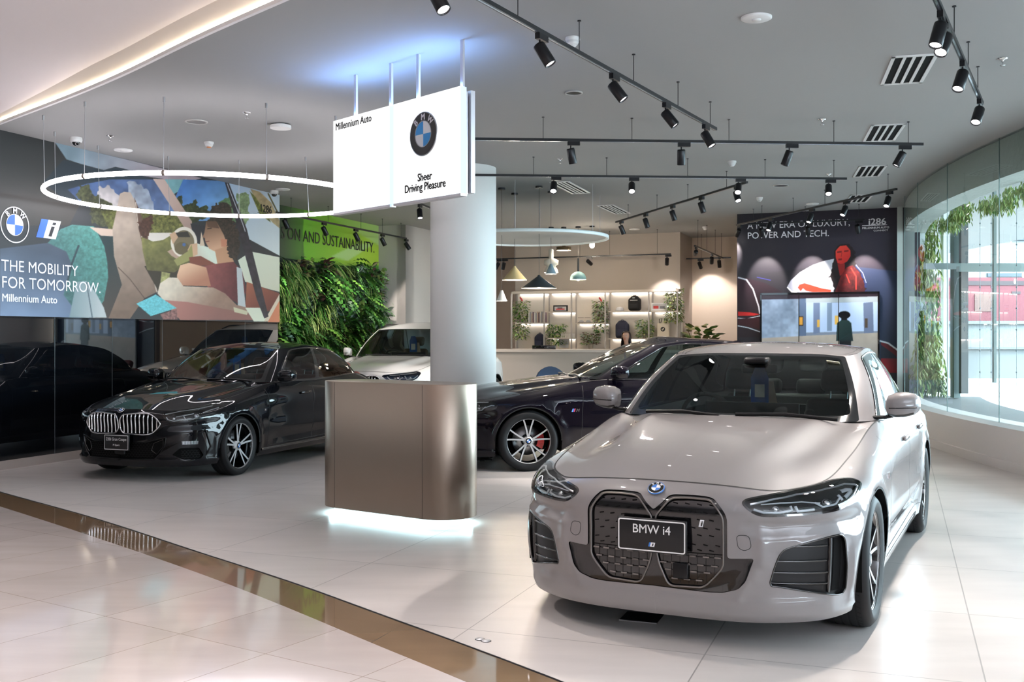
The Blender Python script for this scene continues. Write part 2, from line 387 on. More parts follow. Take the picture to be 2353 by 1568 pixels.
# ---------------------------------------------------------------- the car body
class Body:
    """half-symmetric car body: side band (nose, flanks, tail), hood, greenhouse, roof and boot lid surfaces.
    car axes: x forward (0 at the front axle), y to the car's left, z up."""
    def __init__(s, sp):
        s.sp = sp; base = np.array(sp['base'], float); E = np.array(sp['edge'], float); n = len(base)
        s.u = np.concatenate([[0], np.cumsum(np.linalg.norm(np.diff(base, axis=0), axis=1))]); s.base = base; s.E = E
        wf = np.interp(np.arange(n), *sp['wf']); ws = np.interp(np.arange(n), *sp['ws']); wr = np.interp(np.arange(n), *sp['wr'])
        low = sp['low']; s.vs = [r[0] for r in low]+[low[-1][0]+.10, low[-1][0]+.18, low[-1][0]+.26]; s.vtop = s.vs[-1]
        G = np.zeros((n, len(s.vs), 3)); zs = low[-1][0]
        for j, (z, fx, sy, rx) in enumerate(low):
            G[:, j, 0] = base[:, 0]+wf*fx-wr*rx; G[:, j, 1] = base[:, 1]+ws*sy*np.sign(base[:, 1]); G[:, j, 2] = z
        top = np.arange(n)
        k1 = np.array([sp.get('k1', (.04, .30))]*n); L = G[:, len(low)-1]
        for q, (kx, kz) in enumerate(((sp.get('kx1', .04), .42), (sp.get('kx2', .24), .76), (1.0, 1.0))):
            G[:, len(low)+q, :2] = L[:, :2]+(E[:, :2]-L[:, :2])*kx; G[:, len(low)+q, 2] = L[:, 2]+(E[:, 2]-L[:, 2])*kz
        s.band = Surf(s.u, s.vs, G, flip=False)
        s.top_edge = lambda u: s.band.P(np.atleast_1d(u), np.full(len(np.atleast_1d(u)), s.vtop))
        # hood
        ih, il = sp['hood_i']                       # stations: front corner of hood, rear corner
        uu = s.u; front = s.band.raw(np.linspace(0, uu[ih], 7), np.full(7, s.vtop)); edge = s.band.raw(np.linspace(uu[ih], uu[il], 9), np.full(9, s.vtop))
        cen = resample(np.vstack([front[0], sp['hood_c']]), 9); cowl = resample(np.vstack([cen[-1], sp['cowl'], edge[-1]]), 7)
        s.hood = Surf(np.linspace(0, 1, 9), np.linspace(0, 1, 7), coons(front, cowl, cen, edge, 9, 7), flip=False)
        # greenhouse
        g0 = np.array(sp['g0'], float); g1 = np.array(sp['g1'], float); mid = (g0+g1)/2
        d = np.stack([g1[:, 1]*0, np.zeros(len(g0)), np.zeros(len(g0))], 1); out = mid.copy(); cx = sp['gc'][0]
        dirn = out-np.array([cx, 0, mid[:, 2].mean()]); dirn[:, 2] = 0; dirn /= np.maximum(np.linalg.norm(dirn, axis=1), 1e-6)[:, None]
        mid = mid+dirn*sp.get('gbulge', .03); mid[:, 2] += .01
        s.su = np.concatenate([[0], np.cumsum(np.linalg.norm(np.diff(g0, axis=0), axis=1)*.5+np.linalg.norm(np.diff(g1, axis=0), axis=1)*.5)])
        s.green = Surf(s.su, [0, .5, 1], np.stack([g0, mid, g1], 1), flip=False)
        a, b = sp['roof_i']                          # greenhouse stations of front and rear roof corners
        fr = s.green.raw(np.linspace(0, s.su[a], 7), np.ones(7)); rl = s.green.raw(np.linspace(s.su[a], s.su[b], 11), np.ones(11)); rr = s.green.raw(np.linspace(s.su[-1], s.su[b], 7), np.ones(7))
        cn = resample(np.vstack([fr[0], sp['roof_c'], rr[0]]), 11)
        s.roof = Surf(np.linspace(0, 1, 11), np.linspace(0, 1, 7), coons(fr, rr, cn, rl, 11, 7), flip=False)
        # boot lid
        r0, r1 = sp['boot_i']                       # band station where the lid side starts; greenhouse station of the rear window corner
        be = s.band.raw(np.linspace(s.u[r0], s.u[-1], 7), np.full(7, s.vtop))
        gb = s.green.raw(np.linspace(s.su[r1], s.su[-1], 7), np.zeros(7))
        s.boot = Surf(np.linspace(0, 1, 5), np.linspace(0, 1, 7), coons(gb, be, resample([gb[0], be[0]], 5), resample([gb[-1], be[-1]], 5), 5, 7), flip=False)
    def inv(s, tgt, axes, u0=None, v0=None, surf=None):
        """domain point of a surface whose coordinates along two axes match (seed by coarse search)"""
        f = surf or s.band
        if not hasattr(f, 'cache'):
            a = np.linspace(f.us[0], f.us[-1], 160); b = np.linspace(f.vs[0], f.vs[-1], 60); A, B = np.meshgrid(a, b, indexing='ij'); f.cache = (A.ravel(), B.ravel(), f.raw(A.ravel(), B.ravel()))
        A, B, Pc = f.cache; d = (Pc[:, axes[0]]-tgt[0])**2+(Pc[:, axes[1]]-tgt[1])**2
        if u0 is not None: d = d+np.where((A < u0[0]) | (A > u0[1]), 100, 0)
        k = d.argmin(); u, v = A[k], B[k]
        for _ in range(12):
            e = 1e-4; p = f.raw(np.array([u, u+e, u]), np.array([v, v, v+e]))[:, axes]; J = np.array([(p[1]-p[0])/e, (p[2]-p[0])/e]).T; r = np.array(tgt)-p[0]
            try: st = np.linalg.solve(J, r)
            except Exception: break
            st = np.clip(st, -.1, .1); u = float(np.clip(u+st[0], f.us[0], f.us[-1])); v = float(np.clip(v+st[1], f.vs[0], f.vs[-1]))
        return (u, v)
    def side(s, x, z): return s.inv((x, z), (0, 2), (s.u[6], s.u[-5]))       # on the flank
    def face(s, y, z): return s.inv((y, z), (1, 2), (0, s.u[6]))             # on the nose
# ---------------------------------------------------------------- the four cars: shapes
I4 = dict(
 base=[(.835,0),(.832,.18),(.815,.36),(.775,.50),(.70,.64),(.595,.76),(.46,.845),(.25,.90),(0,.922),(-.40,.925),(-.95,.922),(-1.6,.922),(-2.3,.922),(-2.856,.926),(-3.2,.915),(-3.5,.87),(-3.75,.74),(-3.88,.5),(-3.93,.25),(-3.94,0)],
 edge=[(.735,0,.778),(.735,.18,.777),(.72,.36,.770),(.675,.50,.757),(.60,.59,.757),(.48,.68,.77),(.34,.735,.79),(.10,.765,.835),(-.15,.78,.875),(-.45,.79,.93),(-.88,.805,.985),(-1.6,.83,.985),(-2.3,.81,1.0),(-2.856,.745,1.02),(-3.2,.70,1.02),(-3.45,.66,1.0),(-3.65,.60,.985),(-3.80,.45,.985),(-3.86,.25,.985),(-3.87,0,.985)],
 low=[(.10,-.10,-.10,.10),(.16,-.035,-.05,.04),(.22,-.008,-.032,.01),(.30,0,-.018,0),(.42,.004,-.006,0),(.54,0,0,0)],
 wf=([0,3,4,5,6,7,8,19],[1,1,.95,.75,.45,.2,0,0]), ws=([0,3,4,5,6,7,15,16,17,19],[0,0,.2,.5,.8,1,1,.6,.1,0]), wr=([0,13,14,15,16,19],[0,0,.1,.4,1,1]),
 hood_i=(6,10), hood_c=[(.5,0,.862),(.1,0,.932),(-.3,0,.978),(-.66,0,1.008)], cowl=[(-.68,.3,1.005),(-.74,.55,.995)],
 g0=[(-.62,0,.985),(-.64,.30,.985),(-.70,.55,.985),(-.80,.73,.985),(-.92,.80,.985),(-1.3,.822,.985),(-1.9,.818,.99),(-2.4,.795,1.0),(-2.9,.74,1.02),(-3.25,.66,1.02),(-3.42,.45,1.02),(-3.47,.2,1.02),(-3.48,0,1.02)],
 g1=[(-1.42,0,1.382),(-1.415,.22,1.381),(-1.395,.42,1.376),(-1.35,.56,1.366),(-1.44,.60,1.372),(-1.75,.612,1.40),(-2.1,.608,1.405),(-2.45,.585,1.38),(-2.72,.555,1.34),(-2.9,.50,1.30),(-2.96,.38,1.30),(-2.98,.18,1.305),(-2.98,0,1.305)],
 gc=(-2.0,), roof_i=(3,9), roof_c=[(-1.6,0,1.428),(-1.95,0,1.452),(-2.4,0,1.428),(-2.75,0,1.365)], boot_i=(14,9),
 hub=.335, arch=.372, wb=2.856, tread=(.792,.245), tyre=.339, rim=.262, doors=(-.60,-1.62,-2.58), mirror=(-.96,.79,1.04,1.075), sill=.165)
def scaled(sp, fx, ry, fz, **kw):
    """another body built on the same stations: fx maps x, ry scales y, fz maps z"""
    d = dict(sp); X = fx
    d['base'] = [(X(x), y*ry) for x, y in sp['base']]; d['edge'] = [(X(x), y*ry, fz(z)) for x, y, z in sp['edge']]
    d['low'] = [(fz(a), b, c, e) for a, b, c, e in sp['low']]
    for k in ('hood_c', 'cowl', 'g0', 'g1', 'roof_c'): d[k] = [(X(x), y*ry, fz(z)) for x, y, z in sp[k]]
    d.update(kw); return d
_F = lambda x: x*1.02 if x >= 0 else (x*2.67/2.856 if x > -2.856 else -2.67+(x+2.856)*.90)
C2 = scaled(I4, _F, 1.80/1.852, lambda z: z*.98, wb=2.67, hub=.316, arch=.345, tread=(.775, .225), tyre=.318, rim=.255, doors=(-.55, -1.50, -2.42), mirror=(-.86, .765, 1.015, 1.03), sill=.165, handles=(-1.32, -2.25))
C2['edge'] = [(x+(.05*(1-i/6) if i < 6 else 0), y, z-.03*(1-i/6)*(i < 6)) for i, (x, y, z) in enumerate(C2['edge'])]
_F5 = lambda x: x*1.06 if x >= 0 else (x*2.975/2.856 if x > -2.856 else -2.975+(x+2.856)*1.03)
C5 = scaled(I4, _F5, 1.868/1.852, lambda z: z*1.021, wb=2.975, hub=.335, arch=.372, tread=(.805, .245), tyre=.339, rim=.260, doors=(-.62, -1.70, -2.70), mirror=(-1.02, .79, 1.04, 1.08), sill=.165, handles=(-1.50, -2.52), cal_back=True)
C5['g1'] = [(x-(.11 if i < 5 else .05 if i == 5 else 0), y, z-(.008 if i < 5 else 0)) for i, (x, y, z) in enumerate(C5['g1'])]
_FX = lambda x: x*1.03 if x >= 0 else (x*2.975/2.856 if x > -2.856 else -2.975+(x+2.856)*.90)
_ZX = lambda z: float(np.interp(z, [0, .10, .16, .54, .78, .985, 1.02, 1.37, 1.45], [0, .24, .30, .72, .97, 1.16, 1.19, 1.62, 1.71]))
CX_ = scaled(I4, _FX, 2.004/1.852, _ZX, wb=2.975, hub=.375, arch=.435, tread=(.86, .275), tyre=.378, rim=.26, doors=(-.65, -1.70, -2.65), mirror=(-.98, .90, 1.10, 1.23), sill=.30, vb0=.29, handles=(-1.5, -2.5))
CX_['g1'] = [(x if i < 6 else -2.05-(i-6)*.32 if i < 9 else -3.25, y*(1.05 if i < 7 else 1.18), z if i < 6 else 1.665) for i, (x, y, z) in enumerate(CX_['g1'])]; CX_['g1'][-1] = (-3.25, 0, 1.68); CX_['g1'][-2] = (-3.25, .2, 1.68); CX_['g1'][-3] = (-3.22, .42, 1.675)
CX_['roof_c'] = [(-1.7, 0, 1.72), (-2.2, 0, 1.745), (-2.7, 0, 1.735), (-3.0, 0, 1.71)]
# ---------------------------------------------------------------- car parts
def mirrored(fn):
    for sgn in (1, -1): fn(sgn)
def tyre_mesh(R, r, w):
    mb = MB(); h = w/2
    prof = [(r-.012, -h+.012), (r+.012, -h+.002), ((R+r)/2, -h-.004), (R-.022, -h+.008), (R-.006, -h+.022), (R, -h+.04), (R, h-.04), (R-.006, h-.022), (R-.022, h-.008), ((R+r)/2, h+.004), (r+.012, h-.002), (r-.012, h-.012)]
    mb.lathe(prof, 56, 0, 'y')
    for q in (-.058, -.02, .02, .058):          # tread grooves
        mb.lathe([(R+.0006, q-.004), (R+.0006, q+.004)], 56, 1, 'y', smooth=False)
    for k in range(56):
        a = 2*PI*k/56
        for (y0, y1, d) in ((-h+.041, -.062, .03), (.062, h-.041, -.03)):
            p = [((R+.0008)*math.cos(a), y0, (R+.0008)*math.sin(a)), ((R+.0008)*math.cos(a+.02), y0, (R+.0008)*math.sin(a+.02)),
                 ((R+.0008)*math.cos(a+.02+d), y1, (R+.0008)*math.sin(a+.02+d)), ((R+.0008)*math.cos(a+d), y1, (R+.0008)*math.sin(a+d))]
            mb.add(p, [(0, 1, 2, 3)], 1)
    return mb
def rim_mesh(r, w, pairs=5, spread=.20, inner=.05, depth=.012, style='double', hubr=.034):
    """outer face towards +y; materials: bright face, dark, hub dark, emblem blue, emblem white"""
    mb = MB(); h = w/2
    mb.lathe([(r-.012, -h+.012), (r-.02, -h+.05), (r-.03, 0), (r-.022, h-.035), (r-.014, h-.018)], 48, 1, 'y')         # barrel
    mb.lathe([(r-.018, h-.024), (r-.006, h-.012), (r+.001, h-.009), (r+.002, h-.016)], 48, 0, 'y')                      # lip
    yo = h-.022
    def spoke(a0, a1, w0, w1):
        r0, r1 = hubr*1.15, r-.014; n = 6; P = []
        for i in range(n+1):
            t = i/n; rr = r0+(r1-r0)*t; a = a0+(a1-a0)*t**.75; ww = w0+(w1-w0)*t; y = yo-.020+.016*t**1.5
            c = np.array([rr*math.cos(a), y, rr*math.sin(a)]); s = np.array([-math.sin(a), 0, math.cos(a)])
            P.append((c, s, ww))
        vs = []
        for c, s, ww in P:
            for (k, dy) in ((-.5, 0), (.5, 0), (.72, -.03), (-.72, -.03)): vs.append(tuple(c+s*k*ww+np.array([0, dy, 0])))
        for i in range(n):
            b = i*4; f = b+4
            mb.add([vs[b], vs[b+1], vs[f+1], vs[f]], [(0, 1, 2, 3)], 0)
            mb.add([vs[b+1], vs[b+2], vs[f+2], vs[f+1]], [(0, 1, 2, 3)], 1); mb.add([vs[b+3], vs[b], vs[f], vs[f+3]], [(0, 1, 2, 3)], 1)
    for k in range(pairs):
        a = 2*PI*k/pairs+PI/2
        for sg in (-1, 1):
            spoke(a+sg*inner*2.2, a+sg*spread, .020, .019 if style == 'double' else .016)
        if style == 'double':
            mb.lathe([(.001, yo-.03), (hubr*.9, yo-.03)], 12, 1, 'y')
    mb.lathe([(hubr*1.7, yo-.05), (hubr*1.55, yo-.022), (hubr*1.05, yo-.016), (hubr, yo-.012), (hubr*.98, yo-.006)], 24, 0, 'y')
    mb.lathe([(hubr*.98, yo-.006), (hubr*.62, yo-.005)], 24, 2, 'y', smooth=False)
    for q in range(4):
        R = hubr*.62; vs = [(0, yo-.004, 0)]+[(R*math.cos(PI/2*q+PI/2*k/6), yo-.004, R*math.sin(PI/2*q+PI/2*k/6)) for k in range(7)]
        mb.add(vs, [list(range(7, -1, -1))], 4 if q % 2 == 0 else 3)
    return mb
def make_wheels(root, sp, M, style):
    R, r = sp['tyre'], sp['rim']; w = sp['tread'][1]; yc = sp['tread'][0]
    tm = tyre_mesh(R, r, w); rm = rim_mesh(r, w, **style)
    first = None
    for x in (0.0, -sp['wb']):
        for sgn in (1, -1):
            if first is None:
                t = tm.build('wheel', [M['rubber'], M['groove']], root); ri = rm.build('rim', [M['rim_face'], M['rim_dark'], M['black'], M['blue'], M['white']], t)
                d = MB(); d.lathe([(.05, -.03), (.165, -.03), (.165, -.005), (.05, -.005)], 32, 0, 'y'); d.lathe([(.001, .0), (.07, .0), (.075, -.02)], 24, 1, 'y'); di = d.build('brake_disc', [M['steel'], M['black']], t)
                c = MB()
                for k in range(7):
                    a0 = -.55+k*.157; a1 = a0+.15
                    c.add([(q*math.cos(a), y, q*math.sin(a)) for a in (a0, a1) for (q, y) in ((.115, -.045), (.19, -.045), (.19, .03), (.115, .035))],
                          [(3, 2, 6, 7), (0, 3, 7, 4), (2, 1, 5, 6), (0, 1, 2, 3), (7, 6, 5, 4)], 0)
                ca = c.build('brake_caliper', [M['caliper']], t, rot=(0, PI if sp.get('cal_back') else 0, 0)); first = t
            else:
                t = first.copy(); COL.objects.link(t); t.parent = root
                for ch in (ri, di, ca):
                    k = ch.copy(); COL.objects.link(k); k.parent = t
            t.location = (x, sgn*yc, R-.004)
            t.rotation_euler = (0, 0, 0 if sgn > 0 else PI)
def mirror_housing(root, sp, M, sgn):
    x, y0, y1, z = sp['mirror']; mb = MB(); secs = []
    yy = [y0+.06, y0+.075, y0+.12, y0+.17, y1-.03, y1-.008, y1]; sc = [.35, .78, 1.0, 1.02, .88, .6, .25]; n = 20
    for y, k in zip(yy, sc):
        t = (y-yy[0])/(yy[-1]-yy[0])
        for q in range(n):
            a = 2*PI*q/n; ca, sa = math.cos(a), math.sin(a)
            ex = (abs(ca)**.7)*(1 if ca > 0 else -1)*.10*k*(1-.15*t); ez = (abs(sa)**.6)*(1 if sa > 0 else -1)*.078*k*(1-.1*t)
            secs.append((x-.03*t+ex, sgn*y, z+ez+.012*t))
    fs = []; m = len(yy)
    for i in range(m-1):
        for q in range(n):
            f = (i*n+q, i*n+(q+1) % n, (i+1)*n+(q+1) % n, (i+1)*n+q); fs.append(f if sgn < 0 else f[::-1])
    up = [f for f in fs if sum(secs[i][2]-(z-.045) for i in f) > 0]; lo = [f for f in fs if f not in up]
    mb.add(secs, up, 0, True); mb.add(secs, lo, 1, True); mb.add(secs, [list(range(n)) if sgn > 0 else list(range(n))[::-1], [(m-1)*n+i for i in (range(n-1, -1, -1) if sgn > 0 else range(n))]], 0)
    mb.tube([(x+.084, sgn*(y0+.085), z-.012), (x+.080, sgn*(y0+.16), z-.010), (x+.055, sgn*(y1-.012), z-.006)], .0035, 6, 1)
    o = mb.build('door_mirror', [M['paint'], M['black']], root)
    s = MB(); s.tube([(x+.03, sgn*(y0-.03), z-.075), (x+.02, sgn*(y0+.06), z-.07), (x+.0, sgn*(y0+.12), z-.055)], .022, 8, 0, flat=.55); s.build('mirror_stalk', M['black'], o)
def seat(root, x, y, M, zb=.30, top=1.20, w=.46, name='seat'):
    mb = MB(); mb.bbox((x+.02, y, zb+.12), (.5, w, .18), 0, .06, 3)
    mb.xf = Matrix.Translation((x-.25, y, zb+.2)) @ Matrix.Rotation(-.33, 4, 'Y')
    mb.bbox((0, 0, (top-zb-.40)/2), (.13, w, top-zb-.36), 0, .05, 3); mb.bbox((.035, .19, (top-zb-.45)/2), (.10, .08, top-zb-.5), 0, .03); mb.bbox((.035, -.19, (top-zb-.45)/2), (.10, .08, top-zb-.5), 0, .03)
    s = None; o = mb.build(name, M['leather'], root)
    h = MB(); h.xf = mb.xf; h.bbox((0, 0, top-zb-.235), (.10, .27, .17), 0, .045, 3); h.tube([(0, .06, top-zb-.40), (0, .06, top-zb-.3)], .006, 6, 1); h.tube([(0, -.06, top-zb-.40), (0, -.06, top-zb-.3)], .006, 6, 1)
    h.build('headrest', [M['leather'], M['steel']], o); return o
def interior(root, sp, M):
    g0 = sp['g0']; xf = g0[0][0]; zb = g0[5][2]; yb = g0[5][1]-.06; xr = g0[9][0]
    mb = MB(); mb.box((xr, -yb+.03, .22), (xf-.05, yb-.03, .34)); mb.box((xr, -yb, .3), (xf-.1, -yb+.03, zb-.05)); mb.box((xr, yb-.03, .3), (xf-.1, yb, zb-.05))
    mb.box((xr-.05, -yb+.1, .3), (xr+.02, yb-.1, zb-.08)); mb.box((xr-.4, -yb+.15, zb-.10), (xr+.25, yb-.15, zb-.05))
    mb.bbox((xf-.75-.55, 0, .48), (1.1, .26, .30), 0, .04); mb.build('cabin_floor', M['trim_in'], root)
    d = MB(); d.bbox((xf-.28, 0, zb-.12), (.55, 2*yb-.06, .13), 0, .04, 3); d.bbox((xf-.50, 0, zb-.25), (.26, 2*yb-.08, .30), 0, .05, 3)
    da = d.build('dashboard', M['trim_in'], root)
    s = MB(); s.bbox((xf-.60, -.02, zb+.02), (.02, .62, .10), 0, .006); s.build('display_screen', M['black'], da)
    c = Vector((xf-.80, -.37, zb-.06)); w = MB(); n = 28; pts = [(c.x+.06*math.sin(2*PI*k/n)*1.0, c.y+.18*math.cos(2*PI*k/n), c.z+.17*math.sin(2*PI*k/n)) for k in range(n)]
    w.tube(pts, .016, 8, 0, closed=True)
    for a in (0, PI, -PI/2): w.bar(c, (c.x+.06*math.sin(a), c.y+.175*math.cos(a), c.z+.165*math.sin(a)), .04, .02, 0, up=(1, 0, 0))
    w.ball(tuple(c), (.03, .06, .055), 12, 8, 0); w.tube([c, (c.x+.22, c.y, c.z-.03)], .03, 8, 0); w.build('steering_wheel', M['trim_in'], root)
    zt = sp['g1'][6][2]
    for sgn in (1, -1): seat(root, xf-1.28, sgn*.36, M, .30, zt-.17)
    r = MB(); xb = xf-2.12; r.bbox((xb, 0, .48), (.5, 2*yb-.12, .2), 0, .06, 3); r.xf = Matrix.Translation((xb-.24, 0, .5)) @ Matrix.Rotation(-.4, 4, 'Y'); r.bbox((0, 0, .27), (.14, 2*yb-.14, .56), 0, .05, 3)
    ro = r.build('rear_bench', M['leather'], root)
    for y in (-.36, 0, .36):
        h = MB(); h.xf = r.xf; h.bbox((0, y, .62), (.10, .24, .13), 0, .04, 3); h.build('headrest', M['leather'], ro)
def hang_tag(root, p, sc, M, heading):
    """blue paper tag hanging from the inside mirror"""
    t = MB(); w, h = .075*sc, .15*sc; x = p[0]
    t.add([(x, p[1]+a*w/2, p[2]+b) for a, b in ((-1, -h), (1, -h), (1, -.045*sc), (.55, 0), (-.55, 0), (-1, -.045*sc))], [(0, 1, 2, 3, 4, 5), (5, 4, 3, 2, 1, 0)], 0)
    t.add([(x+.002, p[1]+a*w*.28, p[2]+b) for a, b in ((-1, -h*.85), (1, -h*.85), (1, -h*.48), (-1, -h*.48))], [(0, 1, 2, 3)], 1)
    t.add([(x-.01, p[1]+.02*sc+a*w/2+k, p[2]+b) for a, b, k in ((-1, -h*1.55, .03*sc), (1, -h*1.5, .03*sc), (1, -h*.4, 0), (-1, -h*.4, 0))], [(0, 1, 2, 3)], 2)
    return t.build('price_tag', [M['tag_blue'], M['tag_white'], M['tag_paper']], root)
def plate(root, B, sp, M, y0, w, h, z, lines, front=.045):
    """display plate: dark, pale rounded border, lettering"""
    u, v = B.face(max(y0, .001), z); x = float(B.band.P([u], [v])[0][0])+front
    mb = MB(); mb.bbox((x, y0, z), (.018, w+.012, h+.012), 0, .004)
    o = mb.build('display_plate', M['plate'], root)
    b = MB(); pl = rounded([(-w/2, -h/2), (w/2, -h/2), (w/2, h/2), (-w/2, h/2)], .012, 5); pi = rounded([(-w/2+.006, -h/2+.006), (w/2-.006, -h/2+.006), (w/2-.006, h/2-.006), (-w/2+.006, h/2-.006)], .008, 5); n = len(pl)
    b.add([(x+.0105, y0+p[0], z+p[1]) for p in pl]+[(x+.0105, y0+p[0], z+p[1]) for p in pi], [(i, (i+1) % n, n+(i+1) % n, n+i) for i in range(n)]); b.build('plate_border', M['letter'], o)
    for s, size, dz, xs in lines:
        text('plate_lettering', s, size, M['letter'], frame_matrix((x+.0098, y0, z+dz), (0, 1, 0), (0, 0, 1)), o, align='CENTER', xs=xs, depth=.0015)
    return o, x
def build_car(sp, feat, M, pose, name='display_car', label='', group=None, res=1.0, style=None, inside=True):
    B = Body(sp); X0, Y0, a = pose
    root = empty(name, (X0, Y0, 0), -PI/2-a, label, 'car', group); S = B.band; um = B.u[-1]; vt = B.vtop
    if 'bumps' in feat: S.bumps = feat['bumps'](B)
    hub = sp['hub']; wb = sp['wb']; sl = sp['sill']; rg = []
    for xc in (0.0, -wb):
        c = [B.side(xc+sp['arch']*math.cos(t), hub+sp['arch']*math.sin(t)) for t in np.linspace(-.12, PI+.12, 26)]
        u0, u1 = c[0][0], c[-1][0]; rg.append(('hole', c+[(u1+.0, -.2), (u0-.0, -.2)]))
    extra = feat['regions'](B)
    outer = [(0, sp.get('vb0', .155)), (B.u[5], sp.get('vb0', .155)), (B.u[7], sl), (B.u[14], sl), (B.u[16], .2), (um, .22), (um, vt), (0, vt)]
    dom = cut(S, outer, [(k, p) for k, p, *_ in extra]+rg, .035*res, .035*res, .018*res)
    body = PM()
    for m in (False, True): body.add(panel(S, dom['body'], m), 0)
    for m in (False, True):                      # arch lips, shut lines
        for _, c in rg: body.add(ribbon(S, c[1:25], .012, .0006, m), 1)
        d0, d1, d2 = sp['doors']; zt = lambda x: None
        def vl(x0, x1, z0, z1, bow=0.0, n=9): return [B.side(x0+(x1-x0)*t+bow*math.sin(PI*t), z0+(z1-z0)*t) for t in np.linspace(0, 1, n)]
        zb = sp['g0'][5][2]-.045
        body.add(ribbon(S, vl(d0+.03, d0, sl+.10, zb-.02), .005, .0008, m), 1); body.add(ribbon(S, vl(d1, d1-.02, sl+.10, zb), .005, .0008, m), 1)
        body.add(ribbon(S, vl(d2+.12, d2-.12, sl+.12, zb, -.12), .005, .0008, m), 1); body.add(ribbon(S, vl(d0+.03, d2+.12, sl+.10, sl+.12, 0, 30), .005, .0008, m), 1)
        body.add(ribbon(S, [(t, vt-.0005) for t in np.linspace(0, B.u[sp['hood_i'][1]], 60)], .007, .0014, m), 1)
        body.add(ribbon(S, [(t, vt-.004) for t in np.linspace(B.u[sp['hood_i'][1]]+.02, B.u[14], 60)], .018, .002, m), 1)
    body.build('body_shell', [M['paint'], M['gap']], root)
    b = panel; R = B.roof
    def full(surf, flip_name, part, mats, du, dv, u0=0., u1=1.):
        surf.flip = True
        d = cut(surf, [(u0, 0), (u1, 0), (u1, 1), (u0, 1)], [], du, dv, .05)['body']; p = PM(); p.add(panel(surf, d, False)); p.add(panel(surf, d, True)); return p
    if 'hood_bumps' in feat: B.hood.bumps = feat['hood_bumps'](B)
    full(B.hood, 1, 'hood', 0, .03*res, .03*res).build('hood', M['paint'], root)
    p = full(R, 1, 'roof', 0, .04*res, .08*res)
    for m in (False, True): p.add(ribbon(R, [(.02, .93), (.98, .93)], .006, .0008, m), 1)
    p.build('roof', [M.get('roof', M['paint']), M['gap']], root)
    full(B.boot, 1, 'boot', 0, .12, .08).build('boot_lid', M['paint'], root)
    # greenhouse
    s_ = B.su; GS = B.green; w3 = s_[3]-.012
    ws_f = rounded([(-.2, .0), (w3, .0), (w3, .985), (-.2, .985)], .03); ws_g = rounded([(-.3, .075), (w3-.045, .075), (w3-.045, .945), (-.3, .945)], .06)
    f0, b0, b1, r1, r0 = sp.get('dlo', (s_[4]+.03, s_[5]+.40, s_[5]+.47, s_[8]+.05, s_[8]+.16))
    tr = rounded([(f0-.03, .0), (r0+.03, .0), (r1+.04, .93), (f0+.06, .93)], .06)
    fw = rounded([(f0+.02, .035), (b0, .035), (b0-.02, .90), (f0+.085, .90)], .04); rw = rounded([(b1, .035), (r0, .035), (r1, .90), (b1-.02, .90)], .05)
    q0 = s_[10]+.02; rf = rounded([(q0, .02), (s_[-1]+.2, .02), (s_[-1]+.2, .98), (q0, .98)], .04); rgw = rounded([(q0+.04, .08), (s_[-1]+.3, .08), (s_[-1]+.3, .92), (q0+.04, .92)], .05)
    gd = cut(GS, [(0, 0), (s_[-1], 0), (s_[-1], 1), (0, 1)], [('frit', ws_f), ('windshield', ws_g), ('trim', tr), ('fwin', fw), ('rwin', rw), ('frit', rf), ('rear', rgw)], .05*res, .08*res, .03*res)
    p = PM()
    for m in (False, True): p.add(panel(GS, gd['body'], m))
    for m in (False, True): p.add(panel(GS, gd['frit'], m), 1)
    for m in (False, True): p.add(panel(GS, gd['trim'], m), 1); p.add(ribbon(GS, tr, .010, .002, m, True, .03, .004), 2)
    p.build('cabin_pillars', [M['paint'], M['gloss_black'], M.get('dlo_trim', M['gloss_black'])], root)
    for k, nm in (('windshield', 'windshield'), ('rear', 'rear_window')):
        p = PM()
        for m in (False, True): p.add(panel(GS, gd[k], m))
        p.build(nm, M['glass'], root)
    for k in ('fwin', 'rwin'):
        for m in (False, True): p = PM(); p.add(panel(GS, gd[k], m)); p.build('side_window', M['glass_side'], root)
    wz = sp['g0'][0]; wp = MB()
    for (ya, yb_) in ((.62, .02), (-.08, -.55)):
        wp.tube([(wz[0]-.015, ya, wz[2]+.018), (wz[0]-.03, (ya+yb_)/2, wz[2]+.038), (wz[0]-.02, yb_, wz[2]+.030)], .012, 6, 0)
    wp.build('windscreen_wiper', M['black'], root)
    # wheel wells and underside
    mb = MB()
    for xc in (0.0, -wb):
        for sgn in (1, -1):
            n = 18; A = [(-.25+(PI+.5)*k/n) for k in range(n+1)]; Rr = sp['arch']-.003; yo = (B.base[8][1]-.03)*sgn; yi = .50*sgn; vs = []
            for t in A: vs += [(xc+Rr*math.cos(t), yo, hub+Rr*math.sin(t)), (xc+Rr*math.cos(t), yi, hub+Rr*math.sin(t))]
            mb.add(vs, [(2*k, 2*k+1, 2*k+3, 2*k+2) for k in range(n)], 0, True); mb.add([(xc+Rr*math.cos(t), yi, hub+Rr*math.sin(t)) for t in A], [list(range(n+1))], 0)
    xe = sp['base'][0][0]-.25; xr = sp['base'][-1][0]+.22; zl = sl+.03
    mb.box((xr, -.48, zl), (xe, .48, zl+.03)); mb.box((-wb+.42, -.84, zl-.01), (-.42, .84, zl+.03)); mb.box((.30, -.66, zl), (xe, .66, zl+.05)); mb.box((xr, -.70, zl+.05), (-wb-.38, .70, zl+.08))
    mb.build('underbody', M['black_matte'], root)
    make_wheels(root, sp, M, style or {})
    mirrored(lambda sg: mirror_housing(root, sp, M, sg))
    if inside: interior(root, sp, M)
    hz = sp['g0'][5][2]-.14
